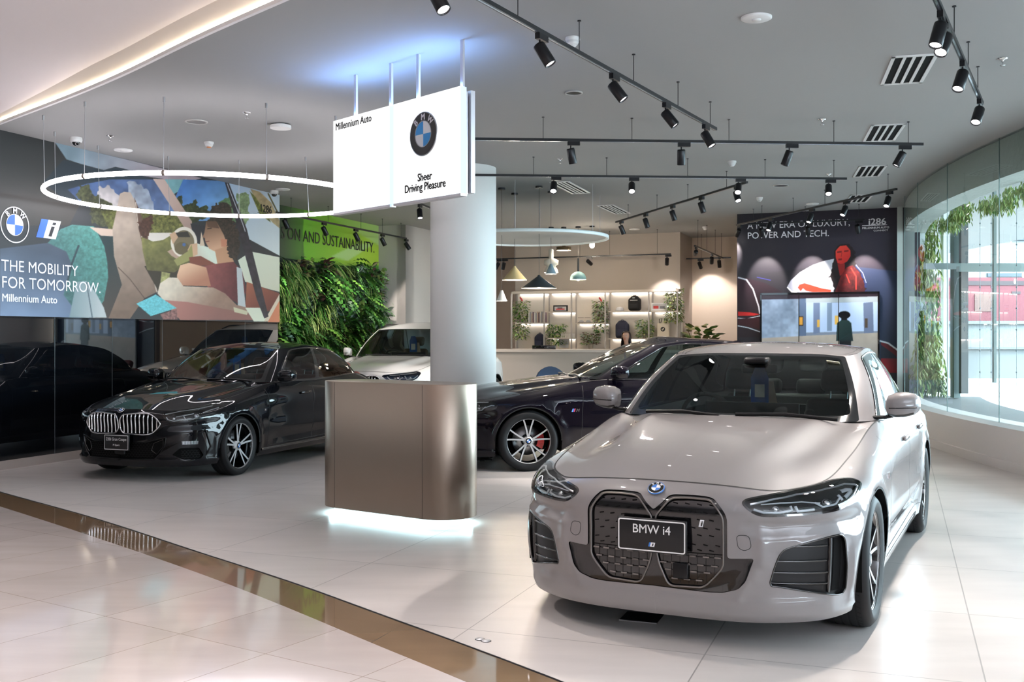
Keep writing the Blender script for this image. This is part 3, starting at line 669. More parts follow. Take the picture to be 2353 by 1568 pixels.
    for sgn in (1, -1):
        for x in sp.get('handles', (-1.42, -2.38)):
            u, v = B.side(x, hz); q = S.P([u], [v])[0]; h = MB(); h.bbox((q[0], sgn*(q[1]+.012), q[2]), (.22, .022, .030), 0, .010, 2)
            h.build('door_handle', M['paint'], root)
    feat['extras'](B, root, dom, M)
    return root, B
# ---------------------------------------------------------------- car materials
GAP = mat('shut_line', (.004, .004, .004), .6); RUB = mat('tyre_rubber', (.008, .008, .009), .6, spec=.3); GROOVE = mat('tread_groove', (.002, .002, .002), .9)
GBLK = mat('gloss_black', (.006, .006, .007), .08, coat=1); MBLK = mat('matt_black', (.003, .003, .003), .8, spec=.12); SBLK = mat('satin_black', (.007, .007, .008), .35, spec=.3)
def car_mats(paint, leather=(.010, .010, .011), caliper=(.03, .03, .03), **kw):
    M = dict(paint=paint, gap=GAP, rubber=RUB, groove=GROOVE, gloss_black=GBLK, black_matte=MBLK, black=SBLK,
             rim_face=CM['rimf'], rim_dark=GBLK, steel=CM['steel'], blue=CM['blue'], white=CM['white'], caliper=mat('caliper_paint', caliper, .25, coat=.6),
             leather=mat('seat_leather', leather, .45), trim_in=CM['trim'], glass=CM['glass'], glass_side=CM['glass_side'], plate=CM['plate'], letter=CM['letter'],
             tag_blue=CM['tagb'], tag_white=CM['white'], tag_paper=CM['tagp'], chrome=CM['chrome'], lens=CM['lens'], drl=CM['drl'], hl_in=CM['hlin'], bead=CM['bead'])
    M.update(kw); return M
CM = dict(rimf=mat('machined_alloy', (.66, .66, .67), .30, .55), steel=mat('brake_steel', (.35, .35, .36), .35, 1.0), blue=mat('emblem_blue', (.02, .16, .55), .25, coat=.6), white=mat('emblem_white', (.75, .76, .78), .3),
          trim=mat('cabin_trim', (.012, .012, .013), .6), glass=glass('windscreen_glass', (.44, .52, .50), 1.45), glass_side=glass('side_glass', (.38, .47, .47), 1.5), plate=mat('plate_black', (.008, .008, .009), .35),
          letter=mat('plate_lettering', (.72, .72, .72), .5), tagb=mat('tag_blue', (.03, .17, .62), .45), tagp=mat('tag_paper', (.62, .45, .33), .6), chrome=mat('chrome', (.75, .75, .76), .12, 1.0),
          lens=glass('lamp_lens', (.86, .90, .92), 1.5), drl=mat('light_guide', (.78, .80, .82), .25, coat=.5), hlin=mat('lamp_bezel', (.02, .02, .022), .18, coat=.8), bead=mat('grille_frame', (.20, .18, .17), .35, .7))
def lamp(B, root, dom, key, M, depth=.05, guides=(), balls=(), name='headlight', glassm=None, back=None):
    """lamp unit: clear lens in the body surface, dark bezel behind, light guides and projector lenses"""
    for m in (False, True):
        p = PM(); p.add(panel(B.band, dom[key], m)); o = p.build(name, glassm or M['lens'], root)
        q = PM(); q.add(panel(B.band, dom[key], m, depth)); q.add(panel(B.band, dom[key], m, .0005, depth), 0) if 0 else None
        v, n, f = panel(B.band, dom[key], m, 0., depth); nt = len(panel(B.band, dom[key], m)[2]); q.add((v, n, f[nt:]), 0)
        q.build('lamp_bezel', back or M['hl_in'], o)
        g = PM()
        for line, w, lift in guides: g.add(ribbon(B.band, line, w, -lift, m, False, .02, .004))
        if guides: g.build('light_guide', M['drl'], o)
        for (u, v, r, lift) in balls:
            P = B.band.P([u], [v])[0]-B.band.N([u], [v])[0]*lift; s = MB(); y = -P[1] if m else P[1]
            s.ball((P[0], y, P[2]), (r, r, r*.8), 16, 10, 0); s.build('projector_lens', M['chrome'], o)
def emblem(B, root, M, u=0.0, v=None, z=None, R=.041, lift=.004, rim=None):
    v = v if v is not None else B.inv((0.0005, z), (1, 2), (0, .1))[1]; P = B.band.P([u], [v])[0]; n = B.band.N([u], [v])[0]; n = Vector(n); n.y = 0; n.normalize()
    x = Vector((0, 1, 0)); y = n.cross(x); Mx = frame_matrix(Vector(P)+n*lift, x, y); mb = MB()
    if rim: mb.xf = Mx; mb.lathe([(R*1.07, -.002), (R*1.07, .003), (R, .004)], 40, 4); mb.xf = None
    roundel(mb, Mx, R, .004, (0, 1, 2, 3)); o = mb.build('emblem', [M['gloss_black'], M['blue'], M['white'], M['chrome'], rim or M['chrome']], root)
    roundel_letters('emblem_lettering', Mx, R, M['white'], o); return o
# ---------------------------------------------------------------- grey electric car at the front
K_OUT = [(-.1, .654), (0, .654), (.041, .685), (.07, .715), (.092, .722), (.175, .726), (.252, .726), (.284, .719), (.317, .688), (.341, .658), (.350, .633), (.352, .447), (.475, .452), (.455, .40), (.435, .345), (.40, .305), (.334, .285), (.267, .281), (.143, .283), (0, .286), (-.1, .286)]
K_IN = [(.009, .607), (.014, .63), (.046, .668), (.083, .706), (.157, .712), (.254, .712), (.274, .706), (.307, .673), (.328, .642), (.332, .617), (.334, .416), (.324, .393), (.29, .352), (.252, .313), (.229, .301), (.096, .295), (.076, .299), (.061, .315), (.025, .393), (.011, .453)]
HL_4 = [(.413, .714), (.431, .733), (.492, .76), (.576, .784), (.717, .796), (.836, .796), (.977, .791), (1.059, .774), (1.137, .751), (1.181, .729), (1.196, .716), (1.13, .70), (1.063, .687), (.988, .674), (.924, .664), (.84, .662), (.742, .664), (.644, .664), (.55, .662), (.498, .662), (.464, .674), (.432, .694)]
SI_4 = [(.853, .546), (.916, .55), (.944, .537), (.96, .512), (.981, .402), (.985, .28), (.965, .258), (.90, .261), (.72, .297), (.598, .32), (.552, .325), (.547, .341), (.57, .418), (.592, .471), (.615, .493), (.652, .505), (.739, .525)]
K_OUT, K_IN, HL_4, SI_4 = rounded(K_OUT, .016, 4), rounded(K_IN, .024, 4), rounded(HL_4, .03, 3), rounded(SI_4, .022, 4)
def i4_regions(B): return [('surround', K_OUT), ('kidney', K_IN), ('headlight', HL_4), ('intake', SI_4)]
def i4_bumps(B):
    def b(U, V, P):
        front = (U < 1.0)
        d = .022*gauss(V, .66, .12)*gauss(U, 0, .42)*front                                             # prow round the grille
        d = d-.020*gauss(V, .60, .035)*sstep(U, .38, .50)*(1-sstep(U, 1.0, 1.2))                        # hollow under the lamps
        rl = np.interp(V, [.22, .30, .45, .60, .66], [.36, .425, .515, .50, .47]); d = d+.011*gauss(U, rl, .030)*sstep(V, .20, .26)*(1-sstep(V, .58, .66))*front     # blade beside the grille
        d = d+.014*(1-sstep(V, .165, .235))*(U < 1.3)+.007*gauss(V, .243, .010)*(U < 1.05)
        d = d+.008*gauss(V, .565, .020)*sstep(U, .56, .66)*(1-sstep(U, .95, 1.05))+.010*gauss(U, 1.02, .03)*gauss(V, .40, .14)
        for xc in (0.0, -B.sp['wb']):
            r = np.hypot(P[:, 0]-xc, P[:, 2]-B.sp['hub']); d = d+.014*gauss(r, B.sp['arch']+.03, .045)*(P[:, 2] > .2)*(np.abs(P[:, 1]) > .75)
        side = sstep(-P[:, 0], .45, .75)*(1-sstep(-P[:, 0], 2.25, 2.5))
        d = d-.022*gauss(V, .33, .07)*side+.007*gauss(V, .66, .03)*side-.006*gauss(V, .56, .04)*side
        return d
    return [b]
def hood_bumps4(B):
    def b(U, V, P):
        c = .30+.30*U; d = .012*gauss(V, c, .10)*sstep(U, .05, .4)-.010*gauss(V, c+.24, .12)*sstep(U, .1, .4)
        return d
    return [b]
def i4_extras(B, root, dom, M):
    S = B.band; p = PM(); body = PM()
    for m in (False, True): p.add(panel(S, dom['surround'], m, .006, .03))
    for m in (False, True):
        for z, ua in ((.40, .455), (.345, .435)): p.add(ribbon(S, [(.35, z), (ua, z)], .010, -.010, m, False, .02, .003), 0)
    g = p.build('grille_surround', M['gloss_black'], root)
    for m in (False, True):
        p = PM(); p.add(panel(S, dom['kidney'], m, .014, .0), 0)
        p.add(ribbon(S, K_IN, .008, .0, m, True, .02, .005), 1)
        rows = [(.444, (.064, .126, .188, .252, .307)), (.404, (.044, .099, .161, .225, .291)), (.370, (.066, .128, .192, .256)), (.330, (.099, .159, .218))]
        for v, us in rows:
            p.add(ribbon(S, [(us[0]-.03, v), (us[-1]+.02, v)], .003, -.011, m), 4)
            for u in us:
                if v == .37 and u == .128 and not m: continue
                p.add(ribbon(S, [(u-.0155, v), (u+.0155, v)], .0085, -.008, m, False, .01, .003), 1)
        for k in range(7): p.add(ribbon(S, [(.04+.042*k, .458), (.04+.042*k, .31)], .002, -.0125, m), 4)
        for i, v in enumerate((.69, .655, .62, .58, .545, .50, .475)):
            for k in range(5):
                u = .045+.058*k+(.029 if i % 2 else 0)
                if u < .31: p.add(ribbon(S, [(u-.011, v+.002), (u+.011, v-.002)], .0055, -.0128, m), 3)
        low = [(.013, .462), (.334, .462), (.334, .459), (.013, .459)]; p.add(ribbon(S, [(.02, .46), (.33, .46)], .004, -.012, m), 3)
        o = p.build('kidney_grille', [M['gloss_black'], M['bead'], M['chrome'], M['black_matte'], M['black']], root)
        if not m:
            q = S.P([.130], [.372])[0]; c = MB(); c.bbox((q[0]-.004, q[1], q[2]), (.02, .075, .072), 0, .004); c.build('radar_cover', M['black'], o)
            q = S.P([.232], [.605])[0]; pl = MB(); x = q[0]-.009
            pl.add([(x, q[1]+a, q[2]+b) for a, b in ((-.016, -.017), (.004, -.017), (.012, .017), (-.008, .017))], [(0, 1, 2, 3)], 0)
            pl.build('badge', M['white'], o)
            text('badge_letter', 'i', .034, M['gloss_black'], frame_matrix((x+.001, q[1]-.002, q[2]-.012), (0, 1, 0), (0, .2, 1)), o, align='CENTER', bold=.002)
    gd = [([(.45, .712), (.56, .752), (.70, .772), (.90, .770), (1.05, .755), (1.13, .730), (1.15, .718), (1.08, .700), (1.0, .688)], .009, .006), ([(.47, .690), (.52, .675), (.60, .676), (.66, .690), (.655, .715)], .012, .018),
          ([(.68, .712), (.69, .680), (.78, .682)], .014, .018), ([(.79, .722), (.83, .690), (.92, .690), (.96, .715)], .010, .018), ([(.50, .725), (.60, .74), (.72, .738), (.82, .715)], .005, .02), ([(1.0, .745), (1.06, .737), (1.10, .722)], .022, .022), ([(1.01, .705), (1.05, .712), (1.09, .718)], .020, .022), ([(.97, .735), (.99, .70)], .020, .025)]
    lamp(B, root, dom, 'headlight', M, .055, gd, [(.875, .718, .030, .042), (.58, .706, .022, .042)])
    for m in (False, True):
        p = PM(); p.add(ribbon(S, HL_4, .010, .0005, m, True, .02), 0)
        p.add(panel(S, dom['intake'], m, .022, 0), 2); v, n, f = panel(S, dom['intake'], m, 0., .022); nt = len(panel(S, dom['intake'], m)[2]); p.add((v, n, f[nt:]), 0)
        p.add(ribbon(S, SI_4, .008, .0, m, True, .02, .003), 0)
        for a, b in (((.66, .503), (.85, .50)), ((.58, .437), (.85, .43)), ((.562, .385), (.86, .372)), ((.556, .335), (.87, .318))): p.add(ribbon(S, [a, b], .010, -.018, m, False, .02, .005), 0)
        p.add(ribbon(S, [(.868, .535), (.872, .275)], .012, -.016, m, False, .02, .008), 0); p.add(ribbon(S, [(.925, .53), (.93, .275)], .055, -.020, m), 1)
        p.build('side_air_intake', [M['gloss_black'], M['black_matte'], M['black']], root)
    emblem(B, root, M, 0.0, None, .738, .039, .006, rim=CM['blue'])
    o, x = plate(root, B, I4, M, .0, .335, .150, .535, [('BMW i4', .060, .010, .95)], .030)
    s = MB(); s.add([(x+.0107, a-.003+.006, .535+b) for a, b in ((-.018, -.052), (-.010, -.052), (-.005, -.032), (-.013, -.032))], [(0, 1, 2, 3)], 0)
    s.add([(x+.0107, a+.003, .535+b) for a, b in ((-.010, -.052), (.012, -.052), (.017, -.032), (-.005, -.032))], [(0, 1, 2, 3)], 1)
    s.add([(x+.0109, a+.003, .535+b) for a, b in ((.000, -.049), (.006, -.049), (.0095, -.036), (.0035, -.036))], [(0, 1, 2, 3)], 2); s.build('plate_badge', [M['blue'], M['white'], M['plate']], o)
    for m in (False, True):                       # washer cover, side sill blade
        p = PM(); p.add(ribbon(S, rounded([(.392, .56), (.45, .56), (.462, .50), (.428, .485), (.40, .50)], .02), .003, .0006, m, True, .01)); p.build('tow_cover', M['gap'], root)
        p = PM(); p.add(ribbon(S, [B.side(x, .30-.07*(x+2.2)*0) for x in np.linspace(-.48, -2.40, 30)], .030, .001, m)); p.add(ribbon(S, [B.side(x, .225) for x in np.linspace(-.44, -2.42, 30)], .014, .001, m)); p.build('sill_blade', M['gloss_black'], root)
    _q = B.side(-.50, .72); y = S.P([_q[0]], [_q[1]])[0][1]; text('fender_badge', 'M', .045, M['chrome'], frame_matrix((-.47, y+.003, .70), (-1, 0, 0), (-.25, 0, 1)), root, depth=.002, bold=.002)
    mb = MB(); zt = I4['g1'][0][2]
    mb.bbox((-1.30, 0, zt-.055), (.14, .16, .05), 0, .02); mb.bbox((-1.36, 0, zt-.11), (.03, .24, .065), 0, .015)
    mo = mb.build('inside_mirror', M['black'], root); hang_tag(root, (-1.30, .015, zt-.10), 1.55, M, 0)
    st = MB(); P = B.green.P([.50], [.86])[0]; P2 = B.green.P([.59], [.85])[0]
    st.bar((P[0]+.004, P[1], P[2]), (P2[0]+.004, P2[1], P2[2]), .004, .028, 0, up=(1, 0, .9)); st.build('windscreen_sticker', mat('pale_sticker', (.70, .68, .50), .7), root)
FEAT4 = dict(regions=i4_regions, bumps=i4_bumps, hood_bumps=hood_bumps4, extras=i4_extras)
# ================================================================ THE ROOM
def curve(pts, n):
    return [tuple(p) for p in resample(pts, n)]
def tile_mat(name, c1, c2, rough, size, ang, off, grout, gw=.004, coat=0.0, spec=.5, offs_row=0.0, bumpy=.02):
    m = bpy.data.materials.new(name); m.use_nodes = True; nt = m.node_tree; b = nt.nodes['Principled BSDF']; L = nt.links
    tc = nt.nodes.new('ShaderNodeTexCoord'); mp = nt.nodes.new('ShaderNodeMapping'); mp.vector_type = 'TEXTURE'; mp.inputs['Rotation'].default_value = (0, 0, ang); mp.inputs['Location'].default_value = (off[0], off[1], 0)
    L.new(tc.outputs['Object'], mp.inputs['Vector'])
    br = nt.nodes.new('ShaderNodeTexBrick'); br.offset = offs_row; br.inputs['Scale'].default_value = 1.0; br.inputs['Mortar Size'].default_value = gw; br.inputs['Mortar Smooth'].default_value = .1
    br.inputs['Brick Width'].default_value = size[0]; br.inputs['Row Height'].default_value = size[1]; _setc(br, 'Color1', c1); _setc(br, 'Color2', c2); _setc(br, 'Mortar', grout)
    L.new(mp.outputs[0], br.inputs['Vector'])
    nz = nt.nodes.new('ShaderNodeTexNoise'); nz.inputs['Scale'].default_value = 1.3; nz.inputs['Detail'].default_value = 8; mp2 = nt.nodes.new('ShaderNodeMapping'); mp2.inputs['Rotation'].default_value = (0, 0, -ang); mp2.inputs['Scale'].default_value = (1, 4.5, 1)
    L.new(tc.outputs['Object'], mp2.inputs['Vector']); L.new(mp2.outputs[0], nz.inputs['Vector'])
    mr = nt.nodes.new('ShaderNodeMapRange'); mr.inputs['From Min'].default_value = .3; mr.inputs['From Max'].default_value = .7; mr.inputs['To Min'].default_value = 1-bumpy*3; mr.inputs['To Max'].default_value = 1+bumpy*3; L.new(nz.outputs['Fac'], mr.inputs['Value'])
    mx = nt.nodes.new('ShaderNodeMix'); mx.data_type = 'RGBA'; mx.blend_type = 'MULTIPLY'; mx.inputs[0].default_value = 1; L.new(br.outputs['Color'], mx.inputs[6]); L.new(mr.outputs[0], mx.inputs[7]); L.new(mx.outputs[2], b.inputs['Base Color'])
    _setc(b, 'Roughness', rough); _setc(b, 'Coat Weight', coat); _setc(b, 'Specular IOR Level', spec); _setc(b, 'Coat Roughness', .03)
    return m
def flat(name, pts, z, m, flipn=False):
    mb = MB(); mb.add([(p[0], p[1], z if not callable(z) else z(p)) for p in pts], [list(range(len(pts)))[::-1 if flipn else 1]]); return struct(mb.build(name, m))
F1 = [(-7.6, 12.6), (-6.2, 11.25), (-4.90, 9.92), (-3.33, 8.39), (-2.13, 7.11), (-1.23, 6.15), (-.67, 5.50), (-.21, 4.97), (.21, 4.46), (.9, 3.6), (2.0, 2.3), (3.6, .7), (6, -1.2)]
F2 = [(-8.4, 12.8), (-6.6, 11.1), (-4.48, 9.07), (-2.68, 7.257), (-1.684, 6.2), (-.915, 5.306), (-.676, 5.02), (-.19, 4.45), (.5, 3.55), (1.5, 2.3), (3.0, .7), (5.4, -1.4)]
f1 = curve(F1, 60); f2 = curve(F2, 60)
M_FLOOR = tile_mat('showroom_tile', (.58, .54, .515), (.55, .515, .49), .30, (1.2, 1.2), ROOMZ, (.35*UX+8.45*VX, .35*UY+8.45*VY), (.30, .28, .27), .0035, spec=.42)
M_BAND = tile_mat('threshold_stone', (.20, .135, .080), (.185, .125, .075), .05, (1.2, 1.2), ROOMZ, (0, 0), (.12, .09, .06), .003, coat=.3)
M_MALL = tile_mat('polished_tile', (.50, .45, .43), (.46, .41, .39), .09, (.6, 1.2), math.radians(-33), (-.6, .2), (.33, .28, .25), .003, coat=.15, spec=.5)
flat('floor', f1+[(12, -1.2), (12, 34), (-16, 34), (-16, 12.6)], 0, M_FLOOR)
b_ = MB(); n_ = len(f1)
b_.add([(*p, 0) for p in f1]+[(*p, 0) for p in f2], [(i+1, i, n_+i, n_+i+1) for i in range(n_-1)]); struct(b_.build('trim_1', M_BAND))
b_ = MB(); b_.tube([(*p, -.001) for p in f1], .006, 6); struct(b_.build('trim_2', mat('joint_metal', (.02, .02, .022), .35, .6)))
flat('floor', f2+[(5.4, -14), (-16, -14), (-16, 12.8)], 0, M_MALL, True)
# ---- ceilings
C1 = [(-8.2, 13.6), (-6.7, 12.35), (-5.57, 11.26), (-4.47, 10.2), (-3.34, 9.05), (-2.40, 8.0), (-1.52, 7.08), (-.6, 6.1), (.4, 5.0), (1.5, 3.8), (3, 2.2), (5, .4), (7, -1.2)]
c1 = curve(C1, 60)
M_CEIL = mat('ceiling_paint', (.33, .335, .33), .85); M_WHITE = mat('white_trim', (.82, .80, .80), .5); M_CREAM = mat('cream_plaster', (.84, .76, .68), .7)
M_MCEIL = mat('mall_ceiling', (.82, .76, .76), .8); M_DARKGAP = mat('shadow_gap', (.05, .04, .05), .9)
flat('ceiling', c1+[(12, -1.2), (12, 34), (-16, 34), (-16, 13.6)], CEIL, M_CEIL, True)
def off2(pts, d):
    """offset towards the entrance hall (left of the run)"""
    o = []
    for i, p in enumerate(pts):
        a = Vector(pts[max(0, i-1)]); b = Vector(pts[min(len(pts)-1, i+1)]); t = (b-a).normalized(); o.append((p[0]+t.y*d, p[1]-t.x*d))
    return o
def strip(mb, A, za, B, zb, mi=0, sm=True):
    n = len(A); mb.add([(A[i][0], A[i][1], za(i) if callable(za) else za) for i in range(n)]+[(B[i][0], B[i][1], zb(i) if callable(zb) else zb) for i in range(n)], [(i, i+1, n+i+1, n+i) for i in range(n-1)], mi, sm)
hf = lambda i: CEIL+.02+.12*min(1, max(0, (c1[i][0]+5.6)/1.8))
t_ = MB(); ca, cb, cc = c1, off2(c1, .03), off2(c1, .012); cd = off2(c1, .10)
strip(t_, ca, CEIL-.0, cb, CEIL-.0); strip(t_, cb, CEIL, cb, CEIL+.03); struct(t_.build('trim_3', M_WHITE))
t_ = MB(); strip(t_, cb, CEIL+.03, cc, CEIL+.03); strip(t_, cc, CEIL+.03, cc, CEIL+.05); struct(t_.build('trim_4', M_DARKGAP))
t_ = MB(); strip(t_, off2(c1, .018), CEIL+.034, off2(c1, .028), CEIL+.034); struct(t_.build('trim_9', emis('cove_led', (1.0, .86, .66), 10)))
t_ = MB(); strip(t_, cc, CEIL+.045, cd, lambda i: hf(i)+.03); struct(t_.build('trim_5', M_CREAM))
t_ = MB(); far = [(p[0]-7.5, p[1]-7.5) for p in c1]; strip(t_, cd, lambda i: hf(i)+.03, off2(c1, 2.5), lambda i: hf(i)+.16); o25 = off2(c1, 2.5); strip(t_, o25, lambda i: hf(i)+.16, off2(c1, 6), lambda i: 4.4)
t_.add([(12.2, -1.2, 4.42), (12.2, -14.2, 4.42), (-16.2, -14.2, 4.42), (-16.2, 13.6, 4.42), (-8, 13.6, 4.42), (-5.5, 5, 4.42), (-1, 1.5, 4.42), (3, -3, 4.42), (7.2, -1.2, 4.42)], [list(range(9))]); t_.add([(-10, 14, 4.42), (-8.2, 13.6, 3.8), (-16, 13.6, 3.8), (-16, 14, 4.42)], [(0, 1, 2, 3)])  # unseen hall ceiling, extended here to shut out leaking daylight
struct(t_.build('ceiling', M_MCEIL))
# ---- left wall: dark glass below, printed mural above
WL0 = Vector((-5.69, 11.51)); WLd = Vector((1.92, 5.29)).normalized(); WLn = Vector((WLd.y, -WLd.x))      # n points into the room
LEND = (Vector((-3.77, 16.8))-WL0).length
def wl(s, z, d=0.0): p = WL0+WLd*s+WLn*d; return Vector((p.x, p.y, z))
def wl_s(px):       # distance along the wall of the upright line seen at px
    k = (px-CX_PX)/F_PX; return (k*WL0.y-WL0.x)/(WLd.x-k*WLd.y)
def wl_xy(s, z):    # photograph frame of a point of the wall
    p = wl(s, z); return CX_PX+F_PX*p.x/p.y, HZ+F_PX*(CAM_H-z)/p.y
M_BGLASS = mat('black_glass', (.003, .004, .006), .015, coat=1.0, spec=.9); M_WALLG = mat('warm_grey_plaster', (.50, .47, .44), .8, bump=(180, .06, .003))
M_BEIGE = mat('beige_plaster', (.62, .52, .43), .8, bump=(180, .05, .003)); M_TAUPE = mat('taupe_panel', (.36, .315, .275), .75, bump=(200, .05, .003)); M_BASE = mat('stone_skirting', (.42, .38, .35), .5); M_DKWALL = mat('dark_wall', (.05, .05, .055), .8)
def wbox(mb, s0, s1, z0, z1, d0, d1, mi=0):
    P = [wl(s, z, d) for z in (z0, z1) for (s, d) in ((s0, d0), (s1, d0), (s1, d1), (s0, d1))]
    mb.add(P, [(3, 2, 1, 0), (4, 5, 6, 7), (0, 1, 5, 4), (1, 2, 6, 5), (2, 3, 7, 6), (3, 0, 4, 7)], mi)
w_ = MB(); wbox(w_, -7, LEND-.01, 1.70, CEIL, -.75, -.03); wbox(w_, -7, LEND-.01, 0, 1.70, -.75, -.06); struct(w_.build('wall_left', M_DKWALL))
js = [wl_s(130.5)+k*.9685 for k in range(-6, 6)]; js = [j for j in js if j < LEND-.1]; ed = [js[0]-.97]+js+[LEND]
w_ = MB()
for a_, c_ in zip(ed[:-1], ed[1:]): wbox(w_, a_+.003, c_-.003, .10, 1.722, -.05, -.03)
struct(w_.build('wall_left', M_BGLASS))
w_ = MB(); [wbox(w_, j-.002, j+.002, .10, 1.72, -.04, -.029) for j in js]; struct(w_.build('trim_6', mat('glass_joint', (.16, .20, .22), .4)))
w_ = MB(); wbox(w_, -7, LEND, 0, .10, -.05, -.012); struct(w_.build('baseboard_left', M_BASE))
# ---- painted colour grids (printed pictures)
def vmat(name, rough=.5, coat=0.0, es=0.0):
    m = mat(name, (.5, .5, .5), rough, coat=coat); nt = m.node_tree; b = nt.nodes['Principled BSDF']; a = nt.nodes.new('ShaderNodeVertexColor'); a.layer_name = 'print'
    nt.links.new(a.outputs['Color'], b.inputs['Base Color'])
    if es: nt.links.new(a.outputs['Color'], b.inputs['Emission Color']); b.inputs['Emission Strength'].default_value = es
    return m
_rng = np.random.RandomState(3)
def vnoise(X, Y, sc, seed=0):
    x, y = X/sc, Y/sc; xi, yi = np.floor(x).astype(int), np.floor(y).astype(int); fx, fy = x-xi, y-yi; fx = fx*fx*(3-2*fx); fy = fy*fy*(3-2*fy)
    h = lambda i, j: (np.sin(i*127.1+j*311.7+seed*74.7)*43758.5453) % 1.0
    return (h(xi, yi)*(1-fx)+h(xi+1, yi)*fx)*(1-fy)+(h(xi, yi+1)*(1-fx)+h(xi+1, yi+1)*fx)*fy
def paint(C, X, Y, ops):
    """ops: (outline, colour[, colour2, (x0,y0,x1,y1)][, noise scale, noise amount]) in picture coordinates; sRGB 0-255"""
    for op in ops:
        poly = op['p'] if 'p' in op else None
        if 'l' in op:       # stroked line
            k = np.zeros(len(X), bool); L = op['l']
            for a, b in zip(L[:-1], L[1:]):
                a = np.array(a, float); d = np.array(b, float)-a; q = d.dot(d) or 1; t = np.clip(((X-a[0])*d[0]+(Y-a[1])*d[1])/q, 0, 1); k |= (X-a[0]-t*d[0])**2+(Y-a[1]-t*d[1])**2 < (op['w']/2)**2
        elif 'e' in op: cx_, cy_, rx, ry = op['e']; k = ((X-cx_)/rx)**2+((Y-cy_)/ry)**2 < 1
        else:
            xx, yy = X, Y
            if op.get('j'): s = op['js']; xx = X+op['j']*(vnoise(X, Y, s, 5)-.5)*2; yy = Y+op['j']*(vnoise(X, Y, s, 9)-.5)*2
            k = inside(poly, xx, yy)
        if not k.any(): continue
        c = np.array(op['c'], float)[None].repeat(k.sum(), 0)
        if 'c2' in op:
            x0, y0, x1, y1 = op['g']; t = np.clip(((X[k]-x0)*(x1-x0)+(Y[k]-y0)*(y1-y0))/((x1-x0)**2+(y1-y0)**2), 0, 1)[:, None]; c = c*(1-t)+np.array(op['c2'], float)*t
        if 'n' in op:
            s, am = op['n']; c = c*(1+am*2*(vnoise(X[k], Y[k], s, 1)*.6+vnoise(X[k], Y[k], s*.4, 2)*.4-.5)[:, None])
        al = op.get('a', 1.0); C[k] = C[k]*(1-al)+c*al
    return C
def picture(name, nx, ny, pos, pic, bg, ops, m, parent=None):
    """grid of nx x ny points; pos(i,j in 0..1) -> world; pic(P) -> picture coordinates of the points"""
    I, J = np.meshgrid(np.linspace(0, 1, nx), np.linspace(0, 1, ny), indexing='ij'); I = I.ravel(); J = J.ravel()
    P = pos(I, J); C = 0
    for a, b in ((-.38, -.12), (.12, -.38), (.38, .12), (-.12, .38)):       # four samples per point soften the printed edges
        X, Y = pic(pos(I+a/nx, J+b/ny)); K = np.array(bg, float)[None].repeat(len(X), 0); paint(K, X, Y, ops); C = C+K/4
    C = np.clip(C/255, 0, 1); Lc = np.where(C <= .04045, C/12.92, ((C+.055)/1.055)**2.4)
    i = np.arange(nx-1)[:, None]*ny+np.arange(ny-1)[None]; i = i.ravel(); Fq = np.stack([i, i+ny, i+ny+1, i+1], 1)
    me = bpy.data.meshes.new(name); me.from_pydata([tuple(p) for p in P], [], [tuple(int(q) for q in f) for f in Fq]); at = me.color_attributes.new('print', 'FLOAT_COLOR', 'POINT')
    at.data.foreach_set('color', np.concatenate([Lc, np.ones((len(Lc), 1))], 1).ravel()); me.materials.append(m); return link(name, me, parent)
def toframe(P): return CX_PX+F_PX*P[:, 0]/P[:, 1], HZ+F_PX*(CAM_H-P[:, 2])/P[:, 1]
D = dict
g4 = lambda l: [tuple(p) for p in l]
